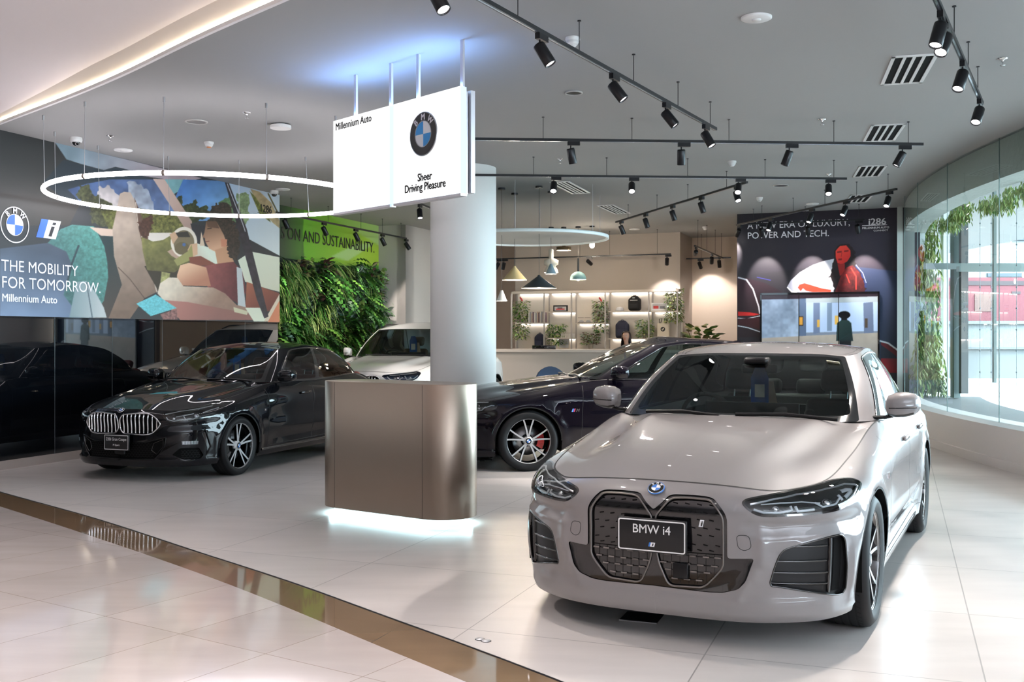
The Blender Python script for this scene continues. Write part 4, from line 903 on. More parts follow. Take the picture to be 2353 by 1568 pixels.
MUR = [
 D(p=[(0,40),(480,170),(700,330),(560,560),(480,720),(0,720)], c=(30,33,34), c2=(58,56,52), g=(100,100,150,700)),
 D(p=[(380,140),(1400,390),(1300,420),(960,372),(880,330),(800,312),(720,335),(560,292),(460,260)], c=(120,142,154), c2=(168,152,158), g=(500,200,1200,360), n=(120,.12)),
 D(p=[(440,262),(560,296),(720,338),(800,316),(900,340),(1000,380),(1050,400),(1080,640),(640,600),(470,560),(300,420)], c=(30,42,50), c2=(44,56,66), g=(400,300,1000,400)),
 D(p=[(470,470),(600,430),(760,400),(1080,400),(1240,560),(1300,660),(940,640),(700,600),(560,560)], c=(62,84,124), c2=(92,112,150), g=(500,500,1200,600), n=(70,.25)),
 D(p=[(680,470),(740,440),(800,480),(840,560),(800,600),(700,590)], c=(178,172,172), n=(60,.18), j=18, js=30),
 D(p=[(900,420),(980,440),(1060,520),(1080,600),(960,620),(900,560)], c=(150,160,175), n=(50,.2), j=25, js=30),
 D(p=[(530,520),(560,440),(600,420),(640,500),(720,530),(800,600),(800,720),(690,720),(640,690),(620,580)], c=(62,66,42), n=(16,.5), j=16, js=22),
 D(p=[(700,620),(960,600),(1300,640),(1320,760),(960,790),(760,760)], c=(88,92,48), c2=(110,108,60), g=(700,600,1300,760), n=(14,.45)),
 D(p=[(1090,398),(1300,400),(1240,480),(1180,520)], c=(122,172,178), n=(60,.1)), D(l=[(1290,400),(1270,470),(1240,520)], w=10, c=(190,205,205)),
 D(p=[(1270,400),(1560,410),(1660,600),(1700,680),(1300,690),(1200,560)], c=(74,122,188), c2=(120,165,205), g=(1300,420,1600,650), n=(80,.12)),
 D(p=[(1190,560),(1250,520),(1280,590),(1350,540),(1380,600),(1430,570),(1460,640),(1320,720),(1240,640)], c=(52,60,32), n=(14,.5), j=14, js=18),
 D(p=[(1470,600),(1600,500),(1650,640),(1640,700),(1500,640)], c=(96,128,88), n=(22,.3), j=12, js=20),
 D(p=[(1560,410),(1940,505),(1940,930),(1700,800),(1640,560)], c=(176,198,222), c2=(206,214,216), g=(1600,450,1900,900)),
 D(p=[(1640,500),(1720,500),(1730,640),(1690,720),(1640,680)], c=(128,150,108), n=(20,.3), j=14, js=20),
 D(p=[(1735,465),(1800,485),(1880,560),(1940,690),(1940,740),(1890,700),(1800,600)], c=(172,154,118), n=(30,.15)), D(p=[(1730,480),(1770,520),(1850,640),(1880,700),(1800,640)], c=(106,112,52), n=(12,.4)), D(l=[(1860,500),(1940,660)], w=10, c=(92,84,44)),
 D(p=[(1060,395),(1140,398),(1330,690),(1330,770),(1300,770),(1200,610)], c=(206,182,172), c2=(168,140,128), g=(1080,400,1320,760)),
 D(p=[(950,770),(1190,770),(1190,850),(1060,830),(990,800)], c=(214,206,196)),
 D(p=[(330,840),(420,745),(500,714),(650,725),(720,850),(750,1000),(750,1120),(720,1260),(560,1360),(330,1360)], c=(62,100,100), c2=(78,138,130), g=(350,1100,720,900), n=(14,.20)),
 D(p=[(0,880),(330,840),(460,900),(500,1000),(440,1200),(560,1360),(0,1370)], c=(66,78,94), c2=(122,142,172), g=(200,880,60,1360), n=(200,.10)),
 D(p=[(655,725),(780,790),(800,930),(850,1130),(760,1366),(640,1366),(720,1240),(750,1080),(740,900)], c=(30,52,56), c2=(74,64,60), g=(700,800,760,1350)),
 D(p=[(620,730),(780,745),(785,795),(700,790)], c=(198,176,160)), D(l=[(545,860),(500,980),(470,1100)], w=14, c=(40,60,66)),
 D(p=[(530,1110),(600,1105),(660,1180),(720,1290),(740,1358),(480,1358)], c=(124,146,150), c2=(186,192,192), g=(500,1200,720,1250)),
 D(l=[(600,1115),(640,1358)], w=8, c=(84,100,108)),
 D(p=[(830,500),(860,485),(905,490),(940,560),(955,700),(1000,860),(1088,1180),(1000,1225),(900,1368),(750,1368),(845,1130),(790,930),(780,740),(812,600)], c=(176,160,146), c2=(120,98,84), g=(800,700,960,1300), n=(60,.08)),
 D(p=[(930,520),(1000,700),(1060,950),(1100,1160),(1088,1190),(1000,900),(950,700)], c=(104,82,70)), D(l=[(940,560),(955,700),(1000,860),(1088,1180)], w=7, c=(196,184,170)), D(l=[(820,1010),(900,1090),(1000,1222)], w=5, c=(78,60,52)),
 D(p=[(1000,1000),(1240,1010),(1230,1100),(1140,1100),(1095,1170)], c=(52,46,36)),
 D(p=[(1120,1040),(1180,1050),(1170,1110),(1110,1130)], c=(150,148,96), n=(20,.3)),
 D(p=[(960,700),(1050,640),(1060,690),(1030,800),(985,810)], c=(78,52,42), n=(14,.35), j=10, js=14),
 D(p=[(980,800),(1060,830),(1130,820),(1180,790),(1240,830),(1190,880),(1230,960),(1340,850),(1390,880),(1330,960),(1210,1045),(1020,1030),(990,900)], c=(126,124,74), c2=(92,88,52), g=(1100,820,1150,1040), n=(34,.18)),
 D(p=[(1160,900),(1300,820),(1500,890),(1512,990),(1380,1000),(1350,940),(1240,960),(1190,930)], c=(214,222,206), c2=(178,150,132), g=(1400,850,1250,960)),
 D(p=[(1320,705),(1400,720),(1450,725),(1420,860),(1350,830)], c=(42,42,48)), D(p=[(1395,760),(1420,860),(1385,860)], c=(206,184,160)),
 D(e=(1275,835,92,106), c=(224,214,200)), D(e=(1275,838,72,86), c=(120,108,84)), D(e=(1262,878,52,44), c=(104,92,66)), D(e=(1276,852,12,12), c=(70,100,150)), D(p=[(1215,770),(1300,760),(1320,800),(1230,800)], c=(52,48,44)),
 D(p=[(1175,780),(1212,762),(1235,800),(1200,850)], c=(196,160,130)), D(p=[(1320,850),(1368,842),(1370,920),(1330,940),(1300,890)], c=(204,166,134)),
 D(p=[(1330,850),(1300,900),(1205,960),(1230,1000),(1340,950)], c=(150,146,92)),
 D(p=[(1310,940),(1390,930),(1500,990),(1400,1000),(1320,1000)], c=(128,72,58)),
 D(p=[(1650,960),(1740,900),(1940,940),(1940,1180),(1860,1160),(1700,1110)], c=(214,222,204), c2=(198,196,176), g=(1650,900,1900,1180)),
 D(p=[(1470,590),(1540,550),(1610,590),(1600,660),(1650,760),(1668,880),(1630,950),(1560,930),(1550,800),(1490,740),(1440,705),(1455,620)], c=(54,44,36), n=(9,.55), j=12, js=12),
 D(p=[(1430,690),(1500,690),(1550,780),(1575,850),(1540,890),(1500,905),(1450,880),(1425,835),(1415,780)], c=(120,90,70), c2=(206,160,130), g=(1450,700,1520,860)),
 D(p=[(1416,770),(1404,800),(1418,808)], c=(150,110,86)), D(l=[(1440,742),(1464,738)], w=8, c=(60,40,32)), D(l=[(1426,832),(1450,828)], w=6, c=(120,66,56)), D(p=[(1430,690),(1500,690),(1520,740),(1440,730)], c=(96,70,54)),
 D(p=[(1530,810),(1575,815),(1570,870),(1535,865)], c=(196,132,104)), D(p=[(1490,890),(1580,860),(1625,980),(1510,1000)], c=(192,146,114)),
 D(p=[(1590,780),(1660,820),(1650,960),(1600,950),(1570,880)], c=(50,40,34), n=(9,.5), j=10, js=12),
 D(p=[(1390,1005),(1500,985),(1620,970),(1680,1040),(1710,1180),(1650,1262),(1520,1180),(1440,1150)], c=(140,76,74), c2=(92,40,46), g=(1450,1050,1640,1120), n=(40,.10)),
 D(p=[(1228,1060),(1250,995),(1310,978),(1430,1010),(1462,1140),(1260,1136),(1226,1100)], c=(226,184,152), c2=(176,120,96), g=(1300,1000,1360,1120)),
 D(p=[(1710,1110),(1940,1190),(1940,1290),(1840,1320),(1700,1300)], c=(158,92,70), c2=(104,54,46), g=(1720,1120,1860,1300)),
 D(p=[(1640,1005),(1676,1020),(1704,1290),(1650,1290)], c=(186,192,194)),
 D(p=[(1092,1190),(1110,1120),(1170,1080),(1230,1082),(1270,1140),(1480,1150),(1560,1190),(1640,1270),(1720,1290),(1765,1372),(1250,1368),(1160,1270)], c=(216,202,182), c2=(150,120,104), g=(1250,1120,1420,1300), n=(40,.06)),
 D(p=[(1120,1235),(1300,1250),(1620,1310),(1720,1330),(1770,1375),(1250,1375)], c=(176,118,108), c2=(140,96,88), g=(1200,1250,1500,1370)), D(p=[(1618,1285),(1720,1315),(1712,1340),(1625,1320)], c=(196,190,160)),
 D(p=[(1700,1290),(1800,1290),(1850,1330),(1840,1385),(1760,1385)], c=(212,216,196)), D(p=[(1940,1190),(1940,1240),(1860,1385),(1830,1385)], c=(206,190,168)), D(p=[(1940,1235),(1940,1390),(1855,1390)], c=(196,122,90)),
 D(p=[(945,1262),(1080,1198),(1225,1292),(1045,1348)], c=(104,190,198), n=(8,.14)), D(p=[(1110,1335),(1225,1300),(1232,1372),(1130,1370)], c=(136,96,92), n=(10,.4)),
 D(p=[(1555,408),(1585,420),(1640,560),(1710,740),(1862,1352),(1832,1364),(1780,1230),(1660,780),(1600,560)], c=(46,42,50), n=(30,.3)), D(l=[(1575,430),(1680,700),(1700,760)], w=5, c=(200,205,215)),
]
def pic4(P): x, y = toframe(P); return x*3.017, (y-280)*3.017
def posL(I, J):
    s = -3+(LEND+3)*I; z = 1.722+(CEIL-1.722)*J; return np.stack([WL0.x+WLd.x*s+WLn.x*.0, WL0.y+WLd.y*s+WLn.y*.0, z], 1)
mural = empty('wall_mural', wl(LEND/2, 1.722), 0, 'wide printed wall mural of two people riding inside a pale car cabin', 'mural')
MI = Matrix.Translation(-Vector(mural.location))
o_ = picture('mural_print', 800, 300, posL, pic4, (44, 48, 52), MUR, vmat('mural_print', .5), mural); o_.data.transform(MI)
w_ = MB(); wbox(w_, -6.9, LEND, 1.722, CEIL, -.03, -.0012); o_ = w_.build('mural_board', mat('mural_board', (.55, .55, .56), .6), mural); o_.data.transform(MI)
def wltext(txt, px, py, h_px, m, bold=0.0, xs=.8, name='mural_lettering', par=None, space=1.0):
    s = wl_s(px); p = wl(s, 0); z = CAM_H-(py-HZ)*p.y/F_PX; size = h_px*p.y/F_PX/.70
    o = text(name, txt, size, m, MI @ frame_matrix(wl(s, z, .004), (WLd.x, WLd.y, 0), (0, 0, 1)), par or mural, xs=xs, bold=bold*size, space=space); return o
M_LET = mat('white_lettering', (.86, .84, .88), .4); M_LETK = mat('black_lettering', (.010, .010, .010), .4)
wltext('THE MOBILITY', 2, 622, 26.5, M_LET, .0, .98); wltext('FOR TOMORROW.', 2, 661, 27.0, M_LET, .0, .98); wltext('Millennium Auto', 3, 692.5, 18, M_LET, .022, .98)
wltext('1286', 596.5, 486, 17.5, M_LETK, .02, 1.0); wltext('MILLENNIUM AUTO', 592, 497.5, 4.5, M_LETK, .01, .9)
e_ = MB(); s_ = wl_s(591); s2_ = wl_s(630); zz = lambda s, py: CAM_H-(py-HZ)*wl(s, 0).y/F_PX
e_.add([wl(s_, zz(s_, 488), .004), wl(s2_, zz(s2_, 493.5), .004), wl(s2_, zz(s2_, 494.5), .004), wl(s_, zz(s_, 489), .004)], [(3, 2, 1, 0)]); o_ = e_.build('mural_lettering', M_LETK, mural); o_.data.transform(MI)
s_ = wl_s(33.5); R_ = .205; Mx = MI @ frame_matrix(wl(s_, zz(s_, 517), .003), (WLd.x, WLd.y, 0), (0, 0, 1))
e_ = MB(); e_.xf = Mx; e_.lathe([(R_, 0), (R_, .003), (R_*.94, .003)], 64, 0, smooth=False); e_.lathe([(R_*.60, .002), (R_*.56, .002)], 48, 0, smooth=False)
for q in range(4):
    vs = [(0, 0, .0025)]+[(R_*.57*math.cos(PI/2*q+PI/2*k/12), R_*.57*math.sin(PI/2*q+PI/2*k/12), .0025) for k in range(13)]; e_.add(vs, [list(range(14))], 0 if q % 2 == 0 else 1)
e_.build('mural_emblem', [M_LET, mat('print_blue', (.05, .17, .72), .4)], mural); roundel_letters('mural_emblem_lettering', Mx, R_, M_LET, mural)
e_ = MB(); s_ = wl_s(82.5); e_.xf = MI @ frame_matrix(wl(s_, zz(s_, 545), .003), (WLd.x, WLd.y, 0), (0, 0, 1))
e_.add([(0, 0, 0), (.11, 0, 0), (.19, .22, 0), (.08, .22, 0)], [(0, 1, 2, 3)], 0); e_.add([(.11, 0, 0), (.30, 0, 0), (.385, .22, 0), (.19, .22, 0)], [(0, 1, 2, 3)], 1)
e_.add([(.185, .025, .001), (.235, .025, .001), (.285, .145, .001), (.235, .145, .001)], [(0, 1, 2, 3)], 2); e_.add([(.245, .165, .001), (.295, .165, .001), (.310, .195, .001), (.26, .195, .001)], [(0, 1, 2, 3)], 2)
e_.build('mural_emblem', [bpy.data.materials['print_blue'], M_LET, M_DKWALL], mural)
# ---- green wall, its returns, the back walls
def uvwall(name, u0, v0, u1, v1, z0, z1, m, th=.2):
    """wall from (u0,v0) to (u1,v1), room side on the left of the run"""
    a = bw(u0, v0); b = bw(u1, v1); t = (b-a).normalized(); n = Vector((t.y, -t.x, 0))*th; mb = MB()
    P = [a, b, b+n, a+n]; mb.add([(p.x, p.y, z) for z in (z0, z1) for p in P], [(3, 2, 1, 0), (4, 5, 6, 7), (0, 1, 5, 4), (1, 2, 6, 5), (2, 3, 7, 6), (3, 0, 4, 7)]); return struct(mb.build(name, m))
GU = -10.09
def posG(I, J): v = 13.6+(19.12-13.6)*I; z = CEIL*J; return np.stack([GU*UX+v*VX, GU*UY+v*VY, z], 1)
GRN = [D(p=[(640,440),(760,440),(700,610),(640,610)], c=(46,62,40), c2=(86,150,40), g=(640,520,745,520)), D(p=[(690,440),(880,500),(880,610),(700,610)], c=(104,172,34), c2=(178,206,60), g=(700,540,870,600)), D(p=[(640,440),(700,470),(690,620),(640,620)], c=(40,56,40), c2=(74,130,36), g=(640,520,700,520)),
       D(p=[(770,480),(880,515),(880,570),(830,540),(760,500)], c=(140,190,80), c2=(196,222,160), g=(780,500,880,550), a=.75), D(p=[(760,590),(820,560),(860,560),(800,600)], c=(196,222,190), a=.55)]
gw = empty('green_mural', bw(GU, 17, 2.9), 0, 'lime green printed wall panel above the living plant wall', 'mural'); GI = Matrix.Translation(-Vector(gw.location))
o_ = picture('panel_print', 220, 120, posG, toframe, (80, 140, 40), GRN, vmat('green_print', .5), gw); o_.data.transform(GI)
_p = on_u(646, 547, GU+.006); text('panel_lettering', 'S ON AND SUSTAINABILITY.', .30, M_LETK, GI @ frame_matrix(_p, (VX, VY, 0), (0, 0, 1)), gw, xs=.905)
uvwall('wall_left', GU-.005, 19.2, GU-.005, 13.6, 0, CEIL, M_WALLG, .2); uvwall('wall_back', -10.15, 19.12, -9.47, 19.12, 0, CEIL, M_WALLG, -.4); uvwall('wall_left', -9.47, 24.2, -9.47, 19.12, 0, CEIL, M_WALLG, .2)
uvwall('wall_back', -9.5, 24.0, -2.8, 24.0, 0, CEIL, M_BEIGE, -.2); uvwall('wall_right', -2.84, 19.70, -2.84, 24.0, 0, CEIL, M_BEIGE, .0+.12)
MV = 19.67
uvwall('wall_back', -2.84, MV, .35, MV, 0, CEIL, M_DKWALL, -.2)
# ---- dark mural on the far right wall
def pm(l): return [tuple(p) for p in l]
MURR = [
 D(p=[(90,500),(1100,480),(1100,960),(600,900),(90,960)], c=(34,32,40), c2=(44,38,52), g=(100,600,800,900)),
 D(p=[(820,900),(1100,930),(1100,1560),(960,1560),(900,1060)], c=(38,52,84), c2=(30,40,62), g=(850,950,1080,1400)),
 D(p=[(90,965),(150,970),(260,1000),(380,1060),(240,1070),(240,1340),(90,1340)], c=(46,26,38), c2=(34,22,30), g=(100,980,220,1200)),
 D(l=[(100,968),(150,982),(190,1040),(226,1150),(232,1190)], w=9, c=(206,206,216)), D(l=[(215,966),(300,985)], w=4, c=(60,60,150)), D(p=[(97,1180),(170,1184),(232,1196),(200,1204),(97,1206)], c=(200,36,36)),
 D(l=[(97,1220),(150,1224),(235,1206)], w=5, c=(205,215,225)), D(l=[(97,1268),(160,1280),(232,1305)], w=6, c=(205,215,225)), D(p=[(97,1225),(230,1215),(232,1290),(150,1270),(97,1260)], c=(58,20,28)),
 D(p=[(402,1025),(425,985),(480,935),(560,890),(640,862),(700,850),(760,850),(800,960),(780,1062),(430,1062)], c=(178,180,196), c2=(206,206,218), g=(450,1000,650,900)), D(l=[(405,1030),(430,1056),(460,1062)], w=8, c=(240,240,245)),
 D(p=[(820,880),(870,930),(895,1000),(895,1060),(860,1060)], c=(30,44,96)), D(l=[(830,890),(872,940),(893,1000)], w=4, c=(180,190,225)),
 D(p=[(700,800),(722,765),(760,755),(800,765),(822,820),(828,900),(870,960),(892,1050),(690,1058),(690,1010),(664,965),(682,900),(690,850)], c=(24,10,14), n=(22,.4), j=8, js=14),
 D(p=[(703,802),(730,772),(770,768),(795,800),(796,835),(775,868),(745,885),(716,880),(704,845)], c=(232,66,52), c2=(196,36,34), g=(720,780,790,870)), D(p=[(712,806),(740,802),(742,812),(712,816)], c=(120,24,24)), D(p=[(756,800),(784,796),(784,806),(756,810)], c=(120,24,24)), D(p=[(718,852),(742,848),(742,860),(722,862)], c=(130,16,20)), D(l=[(742,815),(738,838)], w=4, c=(160,30,28)),
 D(p=[(715,885),(760,880),(760,930),(730,960)], c=(150,30,28)),
 D(p=[(735,960),(770,905),(810,890),(850,935),(880,1000),(885,1056),(700,1058)], c=(110,16,20), c2=(60,8,14), g=(760,920,860,1040), n=(18,.35)), D(l=[(800,910),(830,960),(830,1040)], w=7, c=(226,60,50)), D(l=[(770,950),(790,1000)], w=6, c=(226,60,50)),
 D(p=[(468,1030),(480,1012),(510,1003),(560,1018),(620,1036),(675,1044),(672,1058),(560,1058),(520,1050),(500,1034),(486,1052)], c=(240,66,44)),
 D(p=[(985,1365),(1030,1380),(1100,1420),(1100,1560),(985,1560)], c=(150,22,34), c2=(70,14,24), g=(990,1500,1090,1420)), D(l=[(980,1362),(1030,1376),(1090,1420)], w=10, c=(210,220,228)), D(p=[(985,1385),(1060,1440),(1090,1470),(985,1470)], c=(24,30,46)),
]
def picR(P): x, y = toframe(P); return (x-1660)*2.703, (y-280)*2.703
def posR(I, J): u = -2.84+2.84*I; z = CEIL*J; v = MV-.006; return np.stack([u*UX+v*VX, u*UY+v*VY, z], 1)
rm = empty('wall_mural', bw(-1.4, MV-.006, 1.5), 0, 'dark printed wall mural of a dark-haired woman in red behind a white bonnet', 'mural'); RI = Matrix.Translation(-Vector(rm.location))
o_ = picture('mural_print', 420, 450, posR, picR, (34, 32, 40), MURR, vmat('night_print', .5), rm); o_.data.transform(RI)
def rtext(t, px, py, h, m, bold=0., xs=1., par=rm, INV=RI, name='mural_lettering'):
    p = on_v(px, py, MV-.010); size = h*p.y/F_PX/.70; return text(name, t, size, m, INV @ frame_matrix(p, (UX, UY, 0), (0, 0, 1)), par, xs=xs, bold=bold*size)
rtext('A NEW ERA OF LUXURY,', 1717, 526.5, 14.5, M_LET, .004, .97); rtext('POWER AND TECH.', 1717, 549, 14.5, M_LET, .004, .97)
rtext('i286', 1995, 517, 14.5, M_LET, .03, 1.1); rtext('MILLENNIUM AUTO', 1981, 526.8, 4.6, M_LET, .03, 1.0); rtext('CONNECT', 2007, 532, 3.6, M_LET, .02, 1.25)
e_ = MB(); a_, b2_ = on_v(1981, 519.8, MV-.010), on_v(2038.5, 517.6, MV-.010)
e_.add([a_, b2_, b2_+Vector((0, 0, .012)), a_+Vector((0, 0, .012))], [(0, 1, 2, 3)]); o_ = e_.build('mural_lettering', M_LET, rm); o_.data.transform(RI)
# video wall in front of it
VF = MV-.06
def pv(l, s=1): return l
vw = empty('video_wall', bw(-1.6, VF, 1.0), 0, 'video wall of three upright screens showing a figure in a pale hall', 'screen'); VI = Matrix.Translation(-Vector(vw.location))
V0, V1 = on_v(1747, 673, VF), on_v(2021, 673, VF); zt_ = on_v(1884, 672, VF).z; uv0 = to_uv(V0.x, V0.y)[0]; uv1 = to_uv(V1.x, V1.y)[0]; zb_ = .25
VID = [D(p=[(240,1070),(980,1055),(980,1100),(240,1105)], c=(40,30,38)), D(p=[(240,1105),(475,1100),(475,1350),(240,1350)], c=(104,120,140), c2=(136,152,172), g=(250,1150,470,1300), n=(40,.16)),
 D(p=[(475,1100),(520,1098),(520,1330),(475,1340)], c=(80,96,120)), D(p=[(518,1098),(970,1085),(970,1120),(518,1125)], c=(150,160,165)), D(p=[(520,1125),(970,1120),(970,1300),(520,1310)], c=(158,178,206)),
 D(p=[(565,1125),(605,1125),(605,1310),(565,1320)], c=(96,110,136)), D(p=[(875,1125),(935,1120),(940,1330),(880,1330)], c=(92,104,128)), D(p=[(650,1125),(680,1125),(680,1300),(650,1300)], c=(110,128,150)),
 D(p=[(240,1345),(520,1330),(970,1310),(990,1600),(240,1600)], c=(150,142,132), c2=(120,116,112), g=(500,1320,500,1500), n=(60,.06)),
 D(p=[(474,1208),(503,1208),(503,1268),(474,1268)], c=(60,48,36)), D(p=[(478,1214),(498,1214),(498,1262),(478,1262)], c=(190,140,60)), D(p=[(588,1230),(604,1230),(604,1276),(588,1276)], c=(190,150,70)), D(p=[(884,1222),(902,1222),(902,1280),(884,1280)], c=(70,60,50)), D(p=[(698,1205),(720,1205),(720,1260),(698,1260)], c=(200,160,80)),
 D(e=(757,1200,38,24), c=(14,14,18)), D(p=[(738,1205),(775,1205),(775,1235),(738,1235)], c=(16,16,20)), D(p=[(712,1250),(740,1232),(780,1232),(800,1250),(812,1362),(706,1362)], c=(32,52,50), c2=(22,36,38), g=(720,1240,800,1360)), D(p=[(725,1362),(800,1362),(795,1480),(730,1480)], c=(20,24,28))]
def posV(I, J): u = uv0+.03+(uv1-uv0-.06)*I; z = zb_+.03+(zt_-zb_-.06)*J; v = VF-.022; return np.stack([u*UX+v*VX, u*UY+v*VY, z], 1)
def uvbox(mb, u0, u1, v0, v1, z0, z1, mi=0):
    P = [bw(u, v, z) for z in (z0, z1) for (u, v) in ((u0, v0), (u1, v0), (u1, v1), (u0, v1))]; mb.add(P, [(3, 2, 1, 0), (4, 5, 6, 7), (0, 1, 5, 4), (1, 2, 6, 5), (2, 3, 7, 6), (3, 0, 4, 7)], mi)
e_ = MB(); uvbox(e_, uv0, uv1, VF-.02, VF+.03, zb_, zt_)
for k in (1, 2): uvbox(e_, uv0+(uv1-uv0)*k/3-.006, uv0+(uv1-uv0)*k/3+.006, VF-.026, VF-.01, zb_, zt_)
for (a_, b2_, c_, d_) in ((uv0, uv1, zt_-.035, zt_), (uv0, uv0+.03, zb_, zt_), (uv1-.03, uv1, zb_, zt_)): uvbox(e_, a_, b2_, VF-.03, VF-.01, c_, d_)
o_ = e_.build('screen_frame', GBLK if 'GBLK' in globals() else M_BGLASS, vw); o_.data.transform(VI)
o_ = picture('screen_picture', 240, 190, posV, picR, (110, 120, 135), VID, vmat('screen_picture', .2, .3, .30), vw); o_.data.transform(VI)
# ---- shelf wall block and recess
SV = 22.6
w_ = MB(); uvbox(w_, -8.36, -4.50, SV, 24.0, 0, CEIL); struct(w_.build('wall_back', M_TAUPE))
# ---- curved window on the right
WG = curve([(6.98, 18.6), (6.5, 17.2), (6.04, 15.4), (5.77, 13.72), (5.64, 12.0), (5.62, 11.2), (5.72, 9.8), (5.98, 8.4), (6.4, 7.0), (7.0, 5.6), (7.9, 4.2)], 60)
def wlen(pts): return np.concatenate([[0], np.cumsum([math.dist(a, b) for a, b in zip(pts[:-1], pts[1:])])])
WGl = wlen(WG)
def wpt(s): return (np.interp(s, WGl, [p[0] for p in WG]), np.interp(s, WGl, [p[1] for p in WG]))
def s_at(px):
    k = (px-CX_PX)/F_PX; d = [p[0]-k*p[1] for p in WG]
    return float(np.interp(0, d, WGl)) if d[0] < d[-1] else float(np.interp(0, d[::-1], WGl[::-1]))
M_LOW = mat('low_wall_plaster', (.84, .80, .77), .55); M_CONC = mat('raw_concrete', (.58, .62, .57), .9, bump=(14, .5, .03)); M_JAMB = mat('jamb_paint', (.60, .66, .64), .5)
inn = off2(WG, .12); out_ = off2(WG, -.30)
w_ = MB(); strip(w_, inn, 0, inn, .47); strip(w_, inn, .47, off2(WG, -.02), .50); strip(w_, off2(WG, -.02), .50, off2(WG, -.25), .50); struct(w_.build('wall_right', M_LOW))
w_ = MB(); strip(w_, off2(WG, .135), 0, off2(WG, .135), .105); strip(w_, off2(WG, .135), .105, inn, .11); struct(w_.build('baseboard_right', M_LOW))
w_ = MB(); bo = off2(WG, -.06); b3 = off2(WG, -.42); strip(w_, bo, CEIL, bo, 3.34); strip(w_, bo, 3.34, b3, 3.34); strip(w_, b3, 3.34, b3, CEIL+.6); struct(w_.build('wall_right', M_CONC))
M_WGLASS = glass('window_glass', (.88, .97, .95), 1.5)
cuts = [s_at(x) for x in (2079, 2108.7, 2176.6, 2296)]; cuts = [.02]+cuts; st_ = cuts[-1]-cuts[-2]
while cuts[-1]+st_ < WGl[-1]: cuts.append(cuts[-1]+st_)
for k, (a_, b2_) in enumerate(zip(cuts[:-1], cuts[1:])):
    w_ = MB(); pts = [wpt(a_+.004+(b2_-a_-.008)*i/10) for i in range(11)]; strip(w_, pts, .49, pts, CEIL); g_ = struct(w_.build('window_%d' % (k+1), M_WGLASS))
    w_ = MB(); q = wpt(b2_); w_.box((q[0]-.004, q[1]-.004, .49), (q[0]+.004, q[1]+.004, CEIL)); o_ = w_.build('glass_joint', mat('silicone_joint', (.18, .26, .25), .5) if k == 0 else bpy.data.materials['silicone_joint'], g_)
w_ = MB(); uvbox(w_, -.03, .26, MV-.16, MV+.3, 0, CEIL); struct(w_.build('trim_7', M_JAMB))
w_ = MB(); p_ = wpt(.0); w_.box((p_[0]-.1, p_[1]-.1, 0), (p_[0]+.4, p_[1]+.4, CEIL)); struct(w_.build('trim_8', M_JAMB))
# hall side: far walls of the mall behind the camera
w_ = MB(); w_.box((-16, -14.2, 0), (12, -14, 4.6)); w_.box((-16.2, -14, 0), (-16, 13, 4.6)); struct(w_.build('wall_front', mat('mall_wall', (.20, .17, .15), .6)))
w_ = MB(); w_.box((12, -14, 0), (12.2, 3, 4.6)); w_.add([(7.9, 4.2, 0), (12.2, 2.9, 0), (12.2, 2.9, 4.6), (7.9, 4.2, 4.6)], [(0, 1, 2, 3)]); struct(w_.build('wall_right', bpy.data.materials['mall_wall']))  # the slanted piece is added out of view to stop daylight leaking in
# ================================================================ FIXTURES
M_COL = mat('column_plaster', (.70, .70, .68), .7, bump=(220, .05, .002))
c_ = MB(); c_.cyl((0, 0, 0), .4485, 0, CEIL, 64); cc_ = c_.build('round_column', M_COL, None, (-.665, 14.14, 0)); tag(cc_, 'thick round pale grey column rising behind the bronze podium', 'column')
# ---- podium
pe = Vector((.774, -.54)).normalized(); pn = Vector((-pe.y, pe.x)); PR = .265; P1 = Vector((-1.471, 8.58)); PLEN = .944; pc = P1+pe*PLEN/2+pn*PR
pod = empty('podium', (pc.x, pc.y, 0), math.atan2(pe.y, pe.x), 'bronze brushed metal podium with rounded ends on a glowing plinth', 'podium')
def stad(L, r, n=20): return [(L/2+r*math.cos(a), r*math.sin(a)) for a in np.linspace(-PI/2, PI/2, n)]+[(-L/2+r*math.cos(a), r*math.sin(a)) for a in np.linspace(PI/2, 3*PI/2, n)]
M_BRZ = mat('brushed_bronze', (.38, .305, .245), .33, .85, aniso=.6, bump=(300, .03, .001)); M_GLOW = emis('plinth_light', (.62, .92, 1.0), 14)
o_st = stad(PLEN, PR, 28); b_ = MB(); n_ = len(o_st)
b_.add([(*p, .07) for p in o_st]+[(*p, 1.112) for p in o_st]+[(p[0]*.997, p[1]*.99, 1.117) for p in o_st], [(i, (i+1) % n_, n_+(i+1) % n_, n_+i) for i in range(n_)]+[(n_+i, n_+(i+1) % n_, 2*n_+(i+1) % n_, 2*n_+i) for i in range(n_)], 0, True)
b_.add([(p[0]*.997, p[1]*.99, 1.117) for p in o_st], [list(range(n_))]); b_.add([(*p, .07) for p in o_st], [list(range(n_))[::-1]]); b_.build('podium_body', M_BRZ, pod)
for s in (1, -1): b_ = MB(); b_.box((s*PLEN/2-.0012, -PR-.0012, .075), (s*PLEN/2+.0012, -PR+.01, 1.11)); b_.build('panel_seam', M_DARKGAP, pod)
b_ = MB(); b_.prism(stad(PLEN, PR-.075), 0, .07, 0, True); b_.build('plinth', mat('plinth_metal', (.45, .50, .50), .3, .3), pod)
b_ = MB(); a1, a2 = stad(PLEN, PR-.035), stad(PLEN, PR-.062); n_ = len(a1); b_.add([(*p, .066) for p in a1]+[(*p, .066) for p in a2], [(i, (i+1) % n_, n_+(i+1) % n_, n_+i)[::-1] for i in range(n_)]); b_.build('light_strip', M_GLOW, pod)
